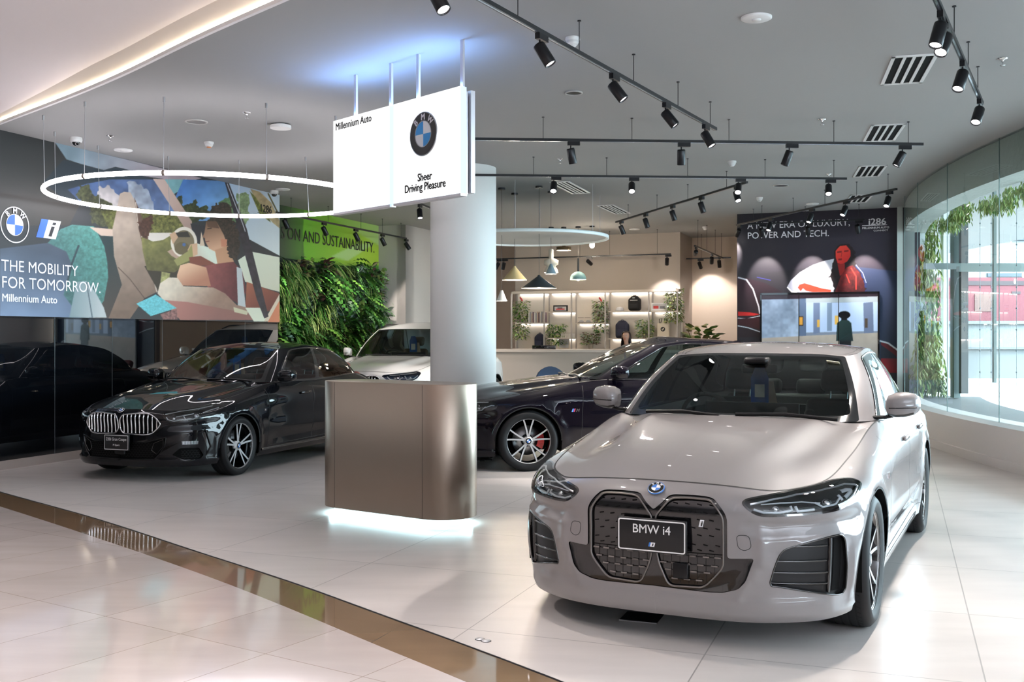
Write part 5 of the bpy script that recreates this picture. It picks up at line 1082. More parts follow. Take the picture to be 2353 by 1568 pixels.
# ---- hanging light-box sign
sd = Vector((.677, -.736, 0)).normalized(); sn = Vector((sd.y, -sd.x, 0))*-1; sb = Vector((.736, .677, 0)); S0 = Vector((-1.398, 9.08, 0))
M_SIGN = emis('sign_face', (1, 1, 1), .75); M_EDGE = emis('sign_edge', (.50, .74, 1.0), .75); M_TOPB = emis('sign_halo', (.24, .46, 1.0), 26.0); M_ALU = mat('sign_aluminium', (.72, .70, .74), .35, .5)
ZS0, ZS1 = 2.578, 3.425
def sgp(t, z, d=0.): p = S0+sd*t+sb*d; return Vector((p.x, p.y, z))
def sgbox(mb, t0, t1, z0, z1, d0, d1, mi=0):
    P = [sgp(t, z, d) for z in (z0, z1) for (t, d) in ((t0, d0), (t1, d0), (t1, d1), (t0, d1))]; F = [(3, 2, 1, 0), (4, 5, 6, 7), (0, 1, 5, 4), (1, 2, 6, 5), (2, 3, 7, 6), (3, 0, 4, 7)]
    if isinstance(mi, int): mb.add(P, F, mi)
    else:
        for f, m_ in zip(F, mi): mb.add(P, [f], m_)
def light_box(t0, t1, label, rods, writing):
    root = empty('hanging_sign', sgp((t0+t1)/2, ZS0), 0, label, 'sign', 'hanging light-box signs'); I = Matrix.Translation(-Vector(root.location))
    def add(mb, n, m): o = mb.build(n, m, root); o.data.transform(I); return o
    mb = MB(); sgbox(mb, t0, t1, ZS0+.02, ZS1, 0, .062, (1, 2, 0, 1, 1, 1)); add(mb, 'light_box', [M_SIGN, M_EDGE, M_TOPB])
    mb = MB(); sgbox(mb, t0-.003, t1+.003, ZS0, ZS0+.019, .0, .065); sgbox(mb, t0+.02, t1-.01, ZS0+.02, ZS1-.03, .062, .085); add(mb, 'frame', [M_ALU])
    mb = MB(); sgbox(mb, t0, t1+.01, ZS0+.03, ZS1-.02, .10, .14, 0); add(mb, 'rear_panel', [M_ALU])
    for r in rods: mb = MB(); sgbox(mb, r-.016, r+.016, ZS1, CEIL, .025, .045); add(mb, 'hanging_rod', [M_ALU])
    writing(root, I)
MX = lambda t, z, I: I @ frame_matrix(sgp(t, z, -.003), sd, (0, 0, 1))
def w1(root, I): text('sign_lettering', 'Millennium Auto',   .090, M_LETK, MX(-.265, 3.335, I), root, xs=.92, bold=.0022)
def w2(root, I):
    R = .178; tc_ = (.607+1.477)/2-.02; mb = MB(); M4 = MX(tc_, 3.118, I); roundel(mb, M4, R, .008, (0, 1, 2, 3), 72); o = mb.build('sign_emblem', [mat('emblem_black', (.012, .012, .013), .3, coat=.5), mat('sign_blue', (.05, .33, .75), .35), mat('sign_white', (.80, .82, .85), .3), mat('emblem_rim', (.5, .52, .55), .3, .8)], root)
    roundel_letters('emblem_lettering', M4 @ Matrix.Translation((0, 0, .005)), R, M_LET, o)
    text('sign_lettering', 'Sheer\nDriving Pleasure', .090, M_LETK, MX(tc_+.01, 2.745, I), root, xs=.90, bold=.003, align='CENTER', line=.86)
light_box(-.306, .549, 'left square light-box sign reading Millennium Auto, hung on two rods', (-.0, .525), w1)
light_box(.607, 1.477, 'right square light-box sign with the round blue and white emblem', (.90, 1.46), w2)
# ---- glowing ring
rg_ = empty('ring_light', (-3.35, 11.70, 3.06), 0, 'large glowing ring light hung on thin wires before the mural', 'light'); RR = 1.775
b_ = MB(); b_.tube([(RR*math.cos(a), RR*math.sin(a), 0) for a in np.linspace(0, 2*PI, 96, endpoint=False)], .024, 10, 0, closed=True); b_.build('glowing_tube', emis('ring_glow', (1.0, .93, .98), 9.0), rg_)
M_WIRE = mat('steel_wire', (.45, .45, .46), .4, .8)
for (x, y) in ((-4.87, 10.76), (-5.13, 11.62), (-4.18, 10.14), (-3.34, 9.94), (-4.98, 12.46), (-3.55, 13.47), (-4.38, 13.2), (-2.42, 10.2), (-2.64, 13.25), (-1.84, 10.8)):
    a = math.atan2(y-11.7, x+3.35); q = (RR*math.cos(a), RR*math.sin(a)); w_ = MB(); w_.tube([(q[0], q[1], .02), (x+3.35, y-11.7, CEIL-3.06)], .0035, 6); w_.cyl((x+3.35, y-11.7, 0), .012, CEIL-3.06-.05, CEIL-3.06, 10); w_.build('hanging_wire', M_WIRE, rg_)
    w_ = MB(); t = Vector((-math.sin(a), math.cos(a), 0))*.014; w_.tube([Vector((*q, 0))-t, Vector((*q, 0))+t], .0265, 10); w_.build('clamp', mat('ring_clamp', (.35, .28, .24), .4) if 'ring_clamp' not in bpy.data.materials else bpy.data.materials['ring_clamp'], rg_)
dc_ = empty('ceiling_disc', (.26, 16.40, 3.05), 0, 'pale fabric disc with a thin rim hanging over the lounge', 'light'); RD = 1.27
b_ = MB(); b_.lathe([(.001, .01), (RD-.03, .01)], 72, 0, smooth=False); b_.build('disc_panel', mat('disc_fabric', (.42, .43, .42), .9), dc_)
b_ = MB(); b_.lathe([(RD-.035, -.015), (RD, -.02), (RD, .03), (RD-.035, .03)], 72, 0, close=True); b_.build('rim', mat('disc_rim', (.72, .78, .78), .5), dc_)
for k in range(6): a = .35+k*PI/3; w_ = MB(); w_.tube([(RD*.98*math.cos(a), RD*.98*math.sin(a), .03), (RD*.98*math.cos(a), RD*.98*math.sin(a), CEIL-3.05)], .004, 6); w_.build('hanging_wire', M_WIRE, dc_)
# ---- ceiling tracks and spotlights
ZT = 3.55; M_TRK = mat('track_black', (.010, .011, .013), .35); M_HEAD = mat('spot_black', (.012, .012, .014), .32, .4)
M_LENS_ON = emis('spot_lens', (1.0, .93, .92), 9); M_TRKW = mat('track_conductor', (.55, .60, .68), .2, .9)
def track(a, b, z, label, rods=(), thin=.018):
    a = Vector((a[0], a[1], z)); b = Vector((b[0], b[1], z)); c = (a+b)/2; root = empty('ceiling_track', c, 0, label, 'light track', 'black ceiling light tracks')
    mb = MB(); mb.bar(a-c, b-c, .034, thin*1.6, 0); t = (b-a).normalized()*.0; mb.build('rail', M_TRK, root)
    mb = MB(); mb.bar(a-c-Vector((0, 0, thin*.8)), b-c-Vector((0, 0, thin*.8)), .012, .002, 0); mb.build('conductor_slot', M_TRKW, root)
    for r in rods:
        p = a+(b-a)*r-c; w_ = MB(); w_.tube([p, (p.x, p.y, CEIL-z)], .0035, 6); w_.cyl((p.x, p.y, 0), .014, CEIL-z-.008, CEIL-z, 12); w_.build('hanging_rod', M_TRK, root)
    return root
HEADS = []
def head_master():
    root = empty('track_spotlight', (0, 0, 0)); mb = MB(); mb.box((-.065, -.018, -.056), (.065, .018, -.015)); mb.build('adapter', M_HEAD, root)
    mb = MB(); mb.tube([(-.03, 0, -.05), (-.03, 0, -.10)], .007, 8); mb.ball((-.03, 0, -.10), .012, 10, 6); mb.build('stem', M_HEAD, root)
    return root
HB = MB(); HB.lathe([(.001, .075), (.036, .075), (.041, .070), (.043, .060), (.043, -.085), (.041, -.088), (.037, -.088), (.036, -.07)], 28, 0)
HBM = None
HL_ = MB(); HL_.lathe([(.036, -.076), (.001, -.076)], 24, 0, smooth=False); HLM = None
def head(p, d, aim, label, power=95, on=True, col=(1, .90, .84), ang=62):
    """p: point on the track, d: direction of the track, aim: point the lamp looks at"""
    global HBM, HLM
    root = head_master() if HBM is None else copy_tree(HMASTER0)
    if HBM is None:
        bo_ = HB.build('lamp_body', M_HEAD, root); HBM = bo_.data; lo_ = HL_.build('lens', M_LENS_ON, bo_); HLM = lo_.data
    else:
        bo_ = [c for c in root.children if c.name.startswith('lamp_body')][0]
    root.location = p; rz = math.atan2(d[1], d[0]); root.rotation_euler = (0, 0, rz)
    tag(root, label, 'spotlight', 'black track spotlights'); piv = Vector((-.03, 0, -.105)); wp = Vector(p)+Matrix.Rotation(rz, 3, 'Z') @ piv; dr = (Vector(aim)-wp).normalized()
    q = (-dr).to_track_quat('Z', 'Y'); loc = Matrix.Rotation(-rz, 3, 'Z').to_4x4() @ q.to_matrix().to_4x4()
    bo_.rotation_euler = loc.to_euler(); bo_.location = piv+Matrix.Rotation(-rz, 3, 'Z') @ (dr*.055)
    if on:
        l = bpy.data.lights.new('spot_lamp', 'SPOT'); l.energy = power; l.color = col; l.spot_size = math.radians(ang); l.spot_blend = .5; l.shadow_soft_size = .03
        o = bpy.data.objects.new('spot_lamp', l); COL.objects.link(o); o.location = wp+dr*.155; o.rotation_euler = q.to_euler()
    return root
ORD = ['nearest', 'second', 'third', 'fourth', 'fifth', 'sixth', 'seventh']
def trk(a, b, z, label, rods, heads, hl, **k):
    """heads: (px of the head in the photograph or fraction, aim point, on)"""
    track(a, b, z, label, rods); A = Vector((a[0], a[1], z)); Bv = Vector((b[0], b[1], z)); d = (Bv-A).normalized()
    for (f, aim, on, lab) in heads:
        head(A+(Bv-A)*f, d, aim, lab+' '+hl, on=on, **k)
def fr(a, b, px):
    """fraction along a level line a-b (plan) where it crosses the upright seen at px"""
    k = (px-CX_PX)/F_PX; return (k*a[1]-a[0])/((b[0]-a[0])-k*(b[1]-a[1]))
T = ((-.87, 5.1), (2.02, 10.28)); g = lambda t, x: fr(t[0], t[1], x)
_i4 = Vector((1.0, 5.6, .9)); _c2 = Vector((-2.6, 10.8, .8)); _c5 = Vector((1.2, 11.3, .9)); _x5 = Vector((-.8, 15.4, 1.0))
HMASTER0 = head(Vector((0, 0, 0)), (1, 0, 0), (0, 0, -3), 'x', on=False)
trk(*T, ZT, 'longest diagonal black ceiling track over the grey car', [g(T, 1190), g(T, 1331), g(T, 1456), g(T, 1558), g(T, 1632)],
    [(g(T, 1020)-.012, (1.2, 4.6, 0), True, 'nearest'), (g(T, 1245), (1.9, 6.6, .6), True, 'second nearest'), (g(T, 1412), (2.7, 7.6, .8), True, 'third nearest'), (g(T, 1532), (3.4, 8.6, .7), True, 'fourth nearest'), (g(T, 1622), (3.2, 9.2, .8), True, 'farthest')],
    'black spotlight on the long diagonal track', power=60)
T = ((-1.6, 10.72), (4.40, 11.09))
trk(*T, ZT, 'straight black ceiling track running behind the right light-box sign', [g(T, 1248), g(T, 1452), g(T, 1675), g(T, 1916), g(T, 2087)],
    [(g(T, 1318), (1.15, 11.4, .5), True, 'leftmost'), (g(T, 1572), (1.85, 11.6, .6), True, 'second from left'), (g(T, 1820), (1.9, 11.4, .5), True, 'third from left'), (g(T, 2080), (2.5, 11.4, .3), True, 'rightmost')],
    'black spotlight on the nearer straight track')
T = ((-1.2, 13.15), (4.36, 13.5))
trk(*T, ZT, 'straight black ceiling track crossing in front of the column', [g(T, 1226), g(T, 1394), g(T, 1580), g(T, 1758), g(T, 1916)],
    [(g(T, 1278), (.3, 11.0, .8), True, 'leftmost'), (g(T, 1457), (1.3, 11.0, 1.0), True, 'second from left'), (g(T, 1702), (2.3, 11.2, 1.1), True, 'third from left'), (g(T, 1909), (3.4, 11.0, .3), True, 'rightmost')],
    'black spotlight on the farther straight track')
T = ((1.87, 18.6), (3.13, 13.8))
trk(*T, ZT, 'black ceiling track slanting towards the lounge shelves', [.12, .38, .62, .88],
    [(g(T, 1428), (2.9, 18.8, 1), True, 'farthest'), (g(T, 1484), (3.2, 17.0, 0), True, 'second farthest'), (g(T, 1546), (3.6, 16.2, 0), True, 'middle'), (g(T, 1612), (3.8, 15, 0), True, 'second nearest'), (g(T, 1694), (3.4, 12, .3), True, 'nearest')],
    'black spotlight on the track slanting to the lounge', power=45)
T = ((4.14, 19.1), (5.36, 14.44))
trk(*T, ZT, 'black ceiling track slanting past the dark mural to the window', [.2, .42, .62, .8, .96],
    [(g(T, 1700), (3.6, 22.5, .5), True, 'farthest'), (g(T, 1772), (3.2, 16.5, 0), True, 'second farthest'), (g(T, 1866), (3.4, 15.5, 0), True, 'middle'), (g(T, 1945), (3.4, 14.5, 0), True, 'second nearest'), (g(T, 2044), (3.9, 13, 0), True, 'nearest')],
    'black spotlight on the track slanting to the window', power=45)
a_, b2_ = bw(-2.55, 18.95), bw(-.55, 18.95); T = ((a_.x, a_.y), (b2_.x, b2_.y))
trk(*T, 3.52, 'short black ceiling track washing the dark mural', [.05, .5, .95],
    [(g(T, x), on_v(x+dx, 640, MV), True, l) for x, dx, l in ((1753, 8, 'left'), (1860, 6, 'middle'), (1974, 16, 'right'))], 'black spotlight on the short track before the dark mural', power=85, ang=46)
a_, b2_ = bw(-9.42, 14.3), bw(-9.42, 19.05); T = ((a_.x, a_.y), (b2_.x, b2_.y))
trk(*T, 3.50, 'black ceiling track along the living plant wall', [.1, .35, .6, .78, .95],
    [(g(T, x), on_u(x+dx, 640, GU+.2)+Vector((.95 if l != 'farthest' else 1.6, -.3, -1.2)), True, l) for x, dx, l in ((656, -2, 'nearest'), (745, 8, 'second nearest'), (818, 6, 'third nearest'), (879, 4, 'fourth nearest'), (934, -40, 'farthest'))], 'black spotlight on the track by the plant wall', power=80, ang=75)
a_, b2_ = bw(-8.75, 21.85), bw(-4.55, 21.85); T = ((a_.x, a_.y), (b2_.x, b2_.y))
trk(*T, 3.255, 'low black track hanging before the lounge shelves', [.05, .3, .52, .68, .93],
    [(g(T, 1148), (-1.2, 24, 1.5), True, 'leftmost'), (g(T, 1161), (-.6, 24, 1.2), True, 'second from left'), (g(T, 1354), on_v(1395, 640, 22.6), False, 'middle'), (g(T, 1536), on_v(1530, 700, 22.6), True, 'rightmost')], 'black spotlight on the low track before the shelves', power=50)
T = ((3.54, 20.07), (4.72, 23.2))
trk(*T, 3.255, 'short low black track by the lit beige wall', [.1, .4, .7, .95],
    [(g(T, 1600), (3.9, 24, 2.2), True, 'nearest'), (g(T, 1636), (4.6, 24.2, 1.0), True, 'middle'), (g(T, 1653), (5.0, 24, .8), True, 'farthest')], 'black spotlight on the short low track', power=16, ang=95)
a_, b2_ = bw(-4.6, 23.3), bw(-3.5, 23.3); T = ((a_.x, a_.y), (b2_.x, b2_.y))
trk(*T, 3.255, 'short low black track lighting the beige recess', [.4], [(g(T, 1610), on_v(1636, 690, 24), True, 'single')], 'black spotlight over the lit beige recess', power=26, ang=85)
T = ((2.3, 5.8), (4.15, 9.15))
trk(*T, ZT, 'black and silver ceiling track at the top right corner', [.42, .68, .90],
    [(.30, (1.2, 5.2, .3), True, 'nearest'), (g(T, 2166)-.02, (1.7, 5.9, .5), True, 'second nearest'), (g(T, 2214)-.01, (2.1, 6.8, .5), True, 'third nearest'), (g(T, 2252)-.01, (2.6, 7.6, .4), True, 'farthest')], 'black spotlight on the top right track')
T = ((-1.5, 15.7), (-.75, 19.2))
trk(*T, ZT, 'short black ceiling track half hidden behind the column', [.3, .8], [(.10, (-1.1, 14.9, .9), True, 'single')], 'black spotlight below the right light-box sign')
for o in list(HMASTER0.children_recursive): bpy.data.objects.remove(o)
bpy.data.objects.remove(HMASTER0)
# ---- ceiling devices
M_DEV = mat('device_white', (.72, .72, .71), .4); M_SMK = bpy.data.materials['gloss_black']
def dev(name, p, label, cat, fn, grp=None):
    r = empty(name, (p[0], p[1], CEIL), 0, label, cat, grp); fn(r)
def disc(r, R=.11, m=None):
    mb = MB(); mb.lathe([(R, -.001), (R, -.012), (R*.9, -.018), (.001, -.018)], 32, 0); mb.build('cover', m or M_DEV, r)
    mb = MB(); mb.lathe([(R*.3, -.0185), (R*.3, -.024), (.001, -.024)], 20, 0); mb.build('centre_cap', m or M_DEV, r)
def speaker(r, R=.12):
    mb = MB(); mb.lathe([(R, -.001), (R, -.01), (R*.84, -.012), (R*.84, -.006)], 36, 0); mb.build('trim_ring', mat('speaker_ring', (.45, .44, .42), .5), r)
    mb = MB(); mb.lathe([(R*.84, -.006), (.001, -.010)], 36, 0); mb.build('speaker_mesh', SBLK, r)
def camera_dome(r):
    mb = MB(); mb.lathe([(.065, -.001), (.068, -.03), (.062, -.055), (.05, -.058)], 28, 0); mb.build('housing', M_DEV, r); mb = MB(); mb.ball((0, 0, -.055), .044, 20, 12); mb.build('dome', GBLK, r)
def smoke(r, col=None):
    mb = MB(); mb.lathe([(.055, -.001), (.058, -.02), (.045, -.03), (.05, -.033), (.036, -.06), (.001, -.062)], 28, 0); mb.build('housing', M_DEV, r)
    mb = MB(); mb.lathe([(.028, -.0615), (.026, -.07), (.001, -.072)], 16, 0); mb.build('sensor_cap', col or M_DEV, r)
def sprink(r):
    mb = MB(); mb.lathe([(.04, -.001), (.036, -.008), (.012, -.012), (.010, -.03)], 20, 0); mb.build('escutcheon', bpy.data.materials['chrome'], r)
    mb = MB(); mb.tube([(0, 0, -.03), (0, 0, -.055)], .004, 6); mb.lathe([(.001, -.055), (.022, -.057), (.022, -.060), (.001, -.061)], 12, 0); mb.build('deflector', bpy.data.materials['chrome'], r)
def wifi(r):
    mb = MB(); mb.prism(rounded([(.12*math.cos(k*PI/4+.4), .12*math.sin(k*PI/4+.4)) for k in range(8)], .04, 3), -.05, -.018, 0, True); mb.build('housing', M_DEV, r); mb = MB(); mb.cyl((0, 0, 0), .05, -.02, 0, 20); mb.build('mount', M_DEV, r)
def grille(r, L, Wd):
    mb = MB(); 
    for a, b, c, d in ((-L/2, L/2, -Wd/2, -Wd/2+.03), (-L/2, L/2, Wd/2-.03, Wd/2), (-L/2, -L/2+.03, -Wd/2, Wd/2), (L/2-.03, L/2, -Wd/2, Wd/2)): mb.box((a, c, -.012), (b, d, .0))
    mb.build('frame', M_DEV, r); mb = MB(); mb.box((-L/2+.02, -Wd/2+.02, -.004), (L/2-.02, Wd/2-.02, -.001)); mb.build('backing', bpy.data.materials['matt_black'], r)
    n = 3
    for k in range(n):
        y = -Wd/2+.03+(Wd-.06)*(k+1)/(n+1); mb = MB(); mb.box((-L/2+.02, y-.013, -.011), (L/2-.02, y+.013, -.003)); mb.build('slat', M_DEV, r)
P_ = on_ceiling
dev('ceiling_speaker', P_(451, 279), 'dark round ceiling speaker with pale ring, above the glowing ring', 'speaker', speaker); dev('ceiling_speaker', P_(1318, 212.5), 'dark round ceiling speaker beside the long diagonal track', 'speaker', lambda r: speaker(r, .085)); dev('ceiling_speaker', P_(1794, 426), 'small dark round ceiling speaker above the dark mural', 'speaker', speaker)
dev('wireless_router', P_(645, 285), 'white octagonal wireless router hanging flat from the ceiling', 'router', wifi)
dev('security_camera', P_(175, 316), 'white dome security camera above the mural, left end', 'camera', camera_dome); dev('security_camera', P_(630, 438), 'small white dome camera at the far mural corner', 'camera', camera_dome); dev('security_camera', P_(2087, 466), 'white dome camera by the curved window', 'camera', camera_dome)
dev('smoke_detector', P_(480, 326), 'ceiling detector with an orange cap before the mural', 'detector', lambda r: smoke(r, mat('orange_cap', (.75, .25, .06), .4))); dev('smoke_detector', P_(1316, 86), 'large white smoke detector beside the long diagonal track', 'detector', smoke); dev('smoke_detector', P_(1682, 370), 'white smoke detector between the two straight tracks', 'detector', smoke); dev('smoke_detector', P_(1745, 453.5), 'white smoke detector over the dark mural text', 'detector', smoke); dev('smoke_detector', P_(1620, 521), 'far white smoke detector before the beige recess', 'detector', smoke)
dev('ceiling_disc_cover', P_(283, 344), 'white flat round ceiling cover above the mural', 'cover', disc); dev('ceiling_disc_cover', P_(650, 434.5), 'small white flat ceiling cover near the mural corner', 'cover', disc); dev('ceiling_disc_cover', P_(1738, 39), 'large white flat round ceiling cover at the top', 'cover', disc); dev('ceiling_disc_cover', P_(1867, 468), 'distant white flat ceiling cover above the mural woman', 'cover', disc); dev('ceiling_disc_cover', P_(1458, 526.5), 'distant white flat ceiling cover above the shelves', 'cover', disc)
for (x, y, l) in ((567, 259, 'chrome sprinkler head left of the hanging signs'), (253, 312, 'chrome sprinkler head over the mural'), (1083, 211, 'chrome sprinkler head at the right sign edge'), (1287, 365, 'chrome sprinkler head between the straight tracks'), (2304, 134, 'chrome sprinkler head at the upper right'), (1889, 274, 'chrome sprinkler head above the nearer straight track'), (1904, 400, 'tiny chrome sprinkler head above the farther straight track')): dev('sprinkler_head', P_(x, y), l, 'sprinkler', sprink, 'chrome ceiling sprinklers')
def vent(pc, l, L, Wd, rz):
    p = P_(*pc); r = empty('air_vent', (p.x, p.y, CEIL), rz, l, 'vent', 'slotted ceiling air vents'); grille(r, L, Wd)
vd = math.atan2(VY, VX)
_q = P_(2086, 160); vent((2086, 160), 'nearest slotted white air vent at the upper right', .98, .36, math.atan2(P_(2068, 198).y-P_(2106, 121).y, P_(2068, 198).x-P_(2106, 121).x))
vent((2030, 305), 'second slotted air vent from the right, behind the nearer straight track', .98, .36, math.atan2(P_(2016, 328).y-P_(2044, 282).y, P_(2016, 328).x-P_(2044, 282).x)); vent((1998, 393), 'third slotted air vent, near the window curve', .98, .36, math.atan2(P_(1988, 407).y-P_(2008, 378).y, P_(1988, 407).x-P_(2008, 378).x))
vent((1973, 456), 'farthest slotted air vent beside the track to the window', .98, .36, math.atan2(P_(1964, 466).y-P_(1982, 446).y, P_(1964, 466).x-P_(1982, 446).x)); vent((1311, 431), 'slotted air vent behind the farther straight track', 1.3, .3, math.atan2(P_(1334, 443).y-P_(1290, 420).y, P_(1334, 443).x-P_(1290, 420).x)); vent((1411, 481), 'slotted air vent above the lounge', 1.3, .3, math.atan2(P_(1430, 490).y-P_(1392, 472).y, P_(1430, 490).x-P_(1392, 472).x))
# ================================================================ LOUNGE: pendants, shelves, desk, person
def pendant(px, ycan, ybot, label, build, Yc=None):
    c = on_ceiling(px, ycan); z = CAM_H-(ybot-HZ)*c.y/F_PX; X = (px-CX_PX)*c.y/F_PX; r = empty('pendant_lamp', (X, c.y, z), 0, label, 'lamp', 'pendant lamps over the lounge'); H = CEIL-z
    mb = MB(); mb.cyl((0, 0, 0), .055, H-.03, H, 24); mb.build('canopy', M_TRK, r); h = build(r, c.y/F_PX); mb = MB(); mb.tube([(0, 0, h), (0, 0, H-.03)], .003, 6); mb.build('cord', M_TRK, r)
    l = bpy.data.lights.new('pendant_bulb', 'POINT'); l.energy = 9; l.color = (1, .84, .66); l.shadow_soft_size = .05; o = bpy.data.objects.new('pendant_bulb', l); COL.objects.link(o); o.location = (X, c.y, z-.06)
def M_(n, c, **k): return bpy.data.materials.get(n) or mat(n, c, **k)
BULB = emis('bulb_glow', (1.0, .86, .66), 9)
def cone(R, h, m, inner=None, bulb=.03):
    def f(r, k):
        mb = MB(); mb.lathe([(R, 0), (.025, h), (.018, h+.02)], 40, 0); mb.lathe([(R-.004, .002), (.022, h-.004)], 40, 1); mb.build('lamp_shade', [m, M_('shade_inside', (.80, .76, .66), rough=.5)], r)
        mb = MB(); mb.ball((0, 0, .035), bulb, 14, 10); mb.build('bulb', BULB, r); return h+.02
    return f
def dome(R, m):
    def f(r, k):
        mb = MB(); mb.lathe([(R*math.cos(a), R*.95*math.sin(a)) for a in np.linspace(0, 1.5, 12)], 40, 0); mb.lathe([(R, 0), (R, -.012), (R*.95, -.012)], 40, 1); mb.build('lamp_shade', [m, M_('shade_inside', (.8, .76, .66))], r)
        mb = MB(); mb.cyl((0, 0, 0), .022, R*.93, R*.93+.28, 16); mb.build('socket', M_TRK, r); mb = MB(); mb.ball((0, 0, .0), .035, 14, 10); mb.build('bulb', BULB, r); return R*.93+.28
    return f
def drum(R, h):
    def f(r, k):
        mb = MB(); mb.lathe([(R, 0), (R, h), (.04, h+.01), (.035, h+.05)], 36, 0); mb.build('lamp_shade', M_('smoked_brass', (.20, .15, .09), rough=.2, metal=.9), r); mb = MB(); mb.lathe([(R*.96, .004), (.001, .004)], 30, 0, smooth=False); mb.build('diffuser', BULB, r); return h+.05
    return f
def vase(r, k):
    mb = MB(); mb.lathe([(.15, 0), (.14, .06), (.09, .14), (.15, .17), (.15, .26), (.05, .30), (.05, .48), (.02, .50)], 30, 0); mb.build('lamp_shade', M_('ivory_shade', (.70, .66, .58), rough=.4), r); mb = MB(); mb.ball((0, 0, .01), .04, 14, 8); mb.build('bulb', BULB, r); return .5
def barebulb(r, k):
    mb = MB(); mb.cyl((0, 0, 0), .035, .08, .26, 16); mb.build('socket', M_('ivory_shade', (.7, .66, .58)), r); mb = MB(); mb.ball((0, 0, .04), (.055, .055, .065), 16, 10); mb.build('bulb', BULB, r); return .26
pendant(1153, 432, 692, 'small white cone pendant lamp beside the column', cone(.083, .145, M_('white_shade', (.80, .78, .74))))
pendant(1182.5, 444, 644, 'cream yellow cone pendant lamp', cone(.20, .205, M_('cream_shade', (.52, .42, .22))))
pendant(1238.5, 428, 663, 'widest pendant lamp, a dark slate cone', cone(.275, .185, M_('slate_shade', (.022, .032, .038))))
pendant(1266, 440, 630, 'small grey-blue cone pendant lamp in front of the ivory one', cone(.088, .14, M_('blue_shade', (.17, .24, .28))))
pendant(1266.5, 522, 627, 'ivory vase-shaped pendant lamp behind the small cone', vase)
pendant(1295.5, 522, 576, 'flat brass drum pendant lamp', drum(.155, .075))
pendant(1328.5, 520.6, 642, 'teal dome pendant lamp with black socket', dome(.17, M_('teal_shade', (.20, .36, .36))))
pendant(1360.5, 519.3, 568, 'bare bulb pendant lamp below the disc rim', barebulb)
# ---- illuminated wall shelves
SF = SV-.42          # front of the shelves
ROOT_ = {}
def X6(x): return 1130+x/3.988
def Y6(y): return 500+y/3.988
def sp6(x, y, v=None): p = on_v(X6(x), Y6(y), v or SF); u = to_uv(p.x, p.y)[0]; return u, p.z
M_SHELF = mat('shelf_laquer', (.52, .46, .40), .5); M_NICHE = mat('niche_panel', (.60, .55, .49), .6); M_LED = emis('shelf_led', (1.0, .92, .84), 3.6); M_PST = mat('shelf_post', (.34, .31, .29), .4)
sh = empty('wall_shelf', bw(-6.5, SV, 1.0), 0, 'wide beige wall shelf unit with lit niches behind the reception desk', 'shelf'); SI = Matrix.Translation(-Vector(sh.location))
def shp(mb, name, m): o = mb.build(name, m, sh); o.data.transform(SI); return o
zT = sp6(800, 690)[1]; zB = sp6(800, 1205)[1]; uL = sp6(180, 690)[0]; uR = sp6(1715, 690)[0]
mb = MB(); uvbox(mb, uL, uR, SF, SV, zT, zT+.05); shp(mb, 'top_board', M_SHELF); mb = MB(); uvbox(mb, uL, uR, SF, SV, zB-.06, zB); shp(mb, 'bottom_board', M_SHELF)
mb = MB(); uvbox(mb, uL, uR, SV-.02, SV+.0, zB, zT); shp(mb, 'back_panel', M_NICHE)
posts = [180, 478, 728, 1038, 1438, 1700]
for x in posts: u = sp6(x, 700)[0]; mb = MB(); uvbox(mb, u-.014, u+.014, SF, SF+.03, zB, zT); uvbox(mb, u-.014, u+.014, SV-.05, SV-.02, zB, zT); shp(mb, 'upright', M_PST)
SH = [(215, 475, 965), (510, 728, 862), (510, 728, 1105), (760, 1035, 968), (1065, 1430, 858), (1065, 1438, 1108), (1460, 1700, 858), (1460, 1700, 1108)]
for (x0, x1, y) in SH:
    u0, z = sp6(x0, y); u1 = sp6(x1, y)[0]; mb = MB(); uvbox(mb, u0, u1, SF+.01, SV-.02, z-.022, z); shp(mb, 'shelf_board', M_SHELF)
    mb = MB(); uvbox(mb, u0+.02, u1-.02, SV-.07, SV-.045, z-.045, z-.023); shp(mb, 'light_strip', M_LED)
for (x0, x1) in ((215, 475), (510, 725), (760, 1035), (1065, 1430), (1460, 1700)):
    u0 = sp6(x0, 700)[0]; u1 = sp6(x1, 700)[0]; mb = MB(); uvbox(mb, u0, u1, SV-.09, SV-.06, zT-.03, zT-.005); shp(mb, 'light_strip', M_LED)
def shz(y): return sp6(800, y)[1]
def item(name, x, y, label, cat, group=None, v=None): u, _ = sp6(x, y); z = shz(y); return empty(name, bw(u, v or SF+.18, z), ROOMZ, label, cat, group)
SZ = {862: shz(862)+.0, 858: shz(858), 965: shz(965), 968: shz(968), 1105: shz(1105), 1108: shz(1108), 1205: shz(1205)}
SC6 = (SF+.18)/.94/3.988/F_PX*1.0    # metres per crop pixel at the shelves
NUMW = 'first second third fourth fifth sixth seventh eighth ninth tenth eleventh twelfth thirteenth'.split()
def backpack(x, y, w, h, label, m, strap=None, sticker=True):
    r = item('backpack', x, y, label, 'bag'); mb = MB(); mb.bbox((0, 0, h*.42), (w*.95, .16, h*.84), 0, .06, 3); mb.bbox((0, .0, h*.62), (w*.78, .19, h*.70), 0, .09, 3); mb.build('bag_body', m, r)
    mb = MB(); mb.bbox((0, -.10, h*.30), (w*.7, .05, h*.42), 0, .03, 3); mb.build('front_pocket', m, r); mb = MB(); mb.tube([(-.03, 0, h*.96), (-.02, 0, h*1.0), (.02, 0, h*1.0), (.03, 0, h*.96)], .008, 6); mb.build('carry_handle', m, r)
    if sticker: mb = MB(); mb.box((-w*.28, -.098, h*.66), (w*.28, -.094, h*.69)); mb.box((-.03, -.1, h*.80), (.03, -.094, h*.86)); mb.build('badge', M_('pale_print', (.6, .6, .6)), r)
    return r
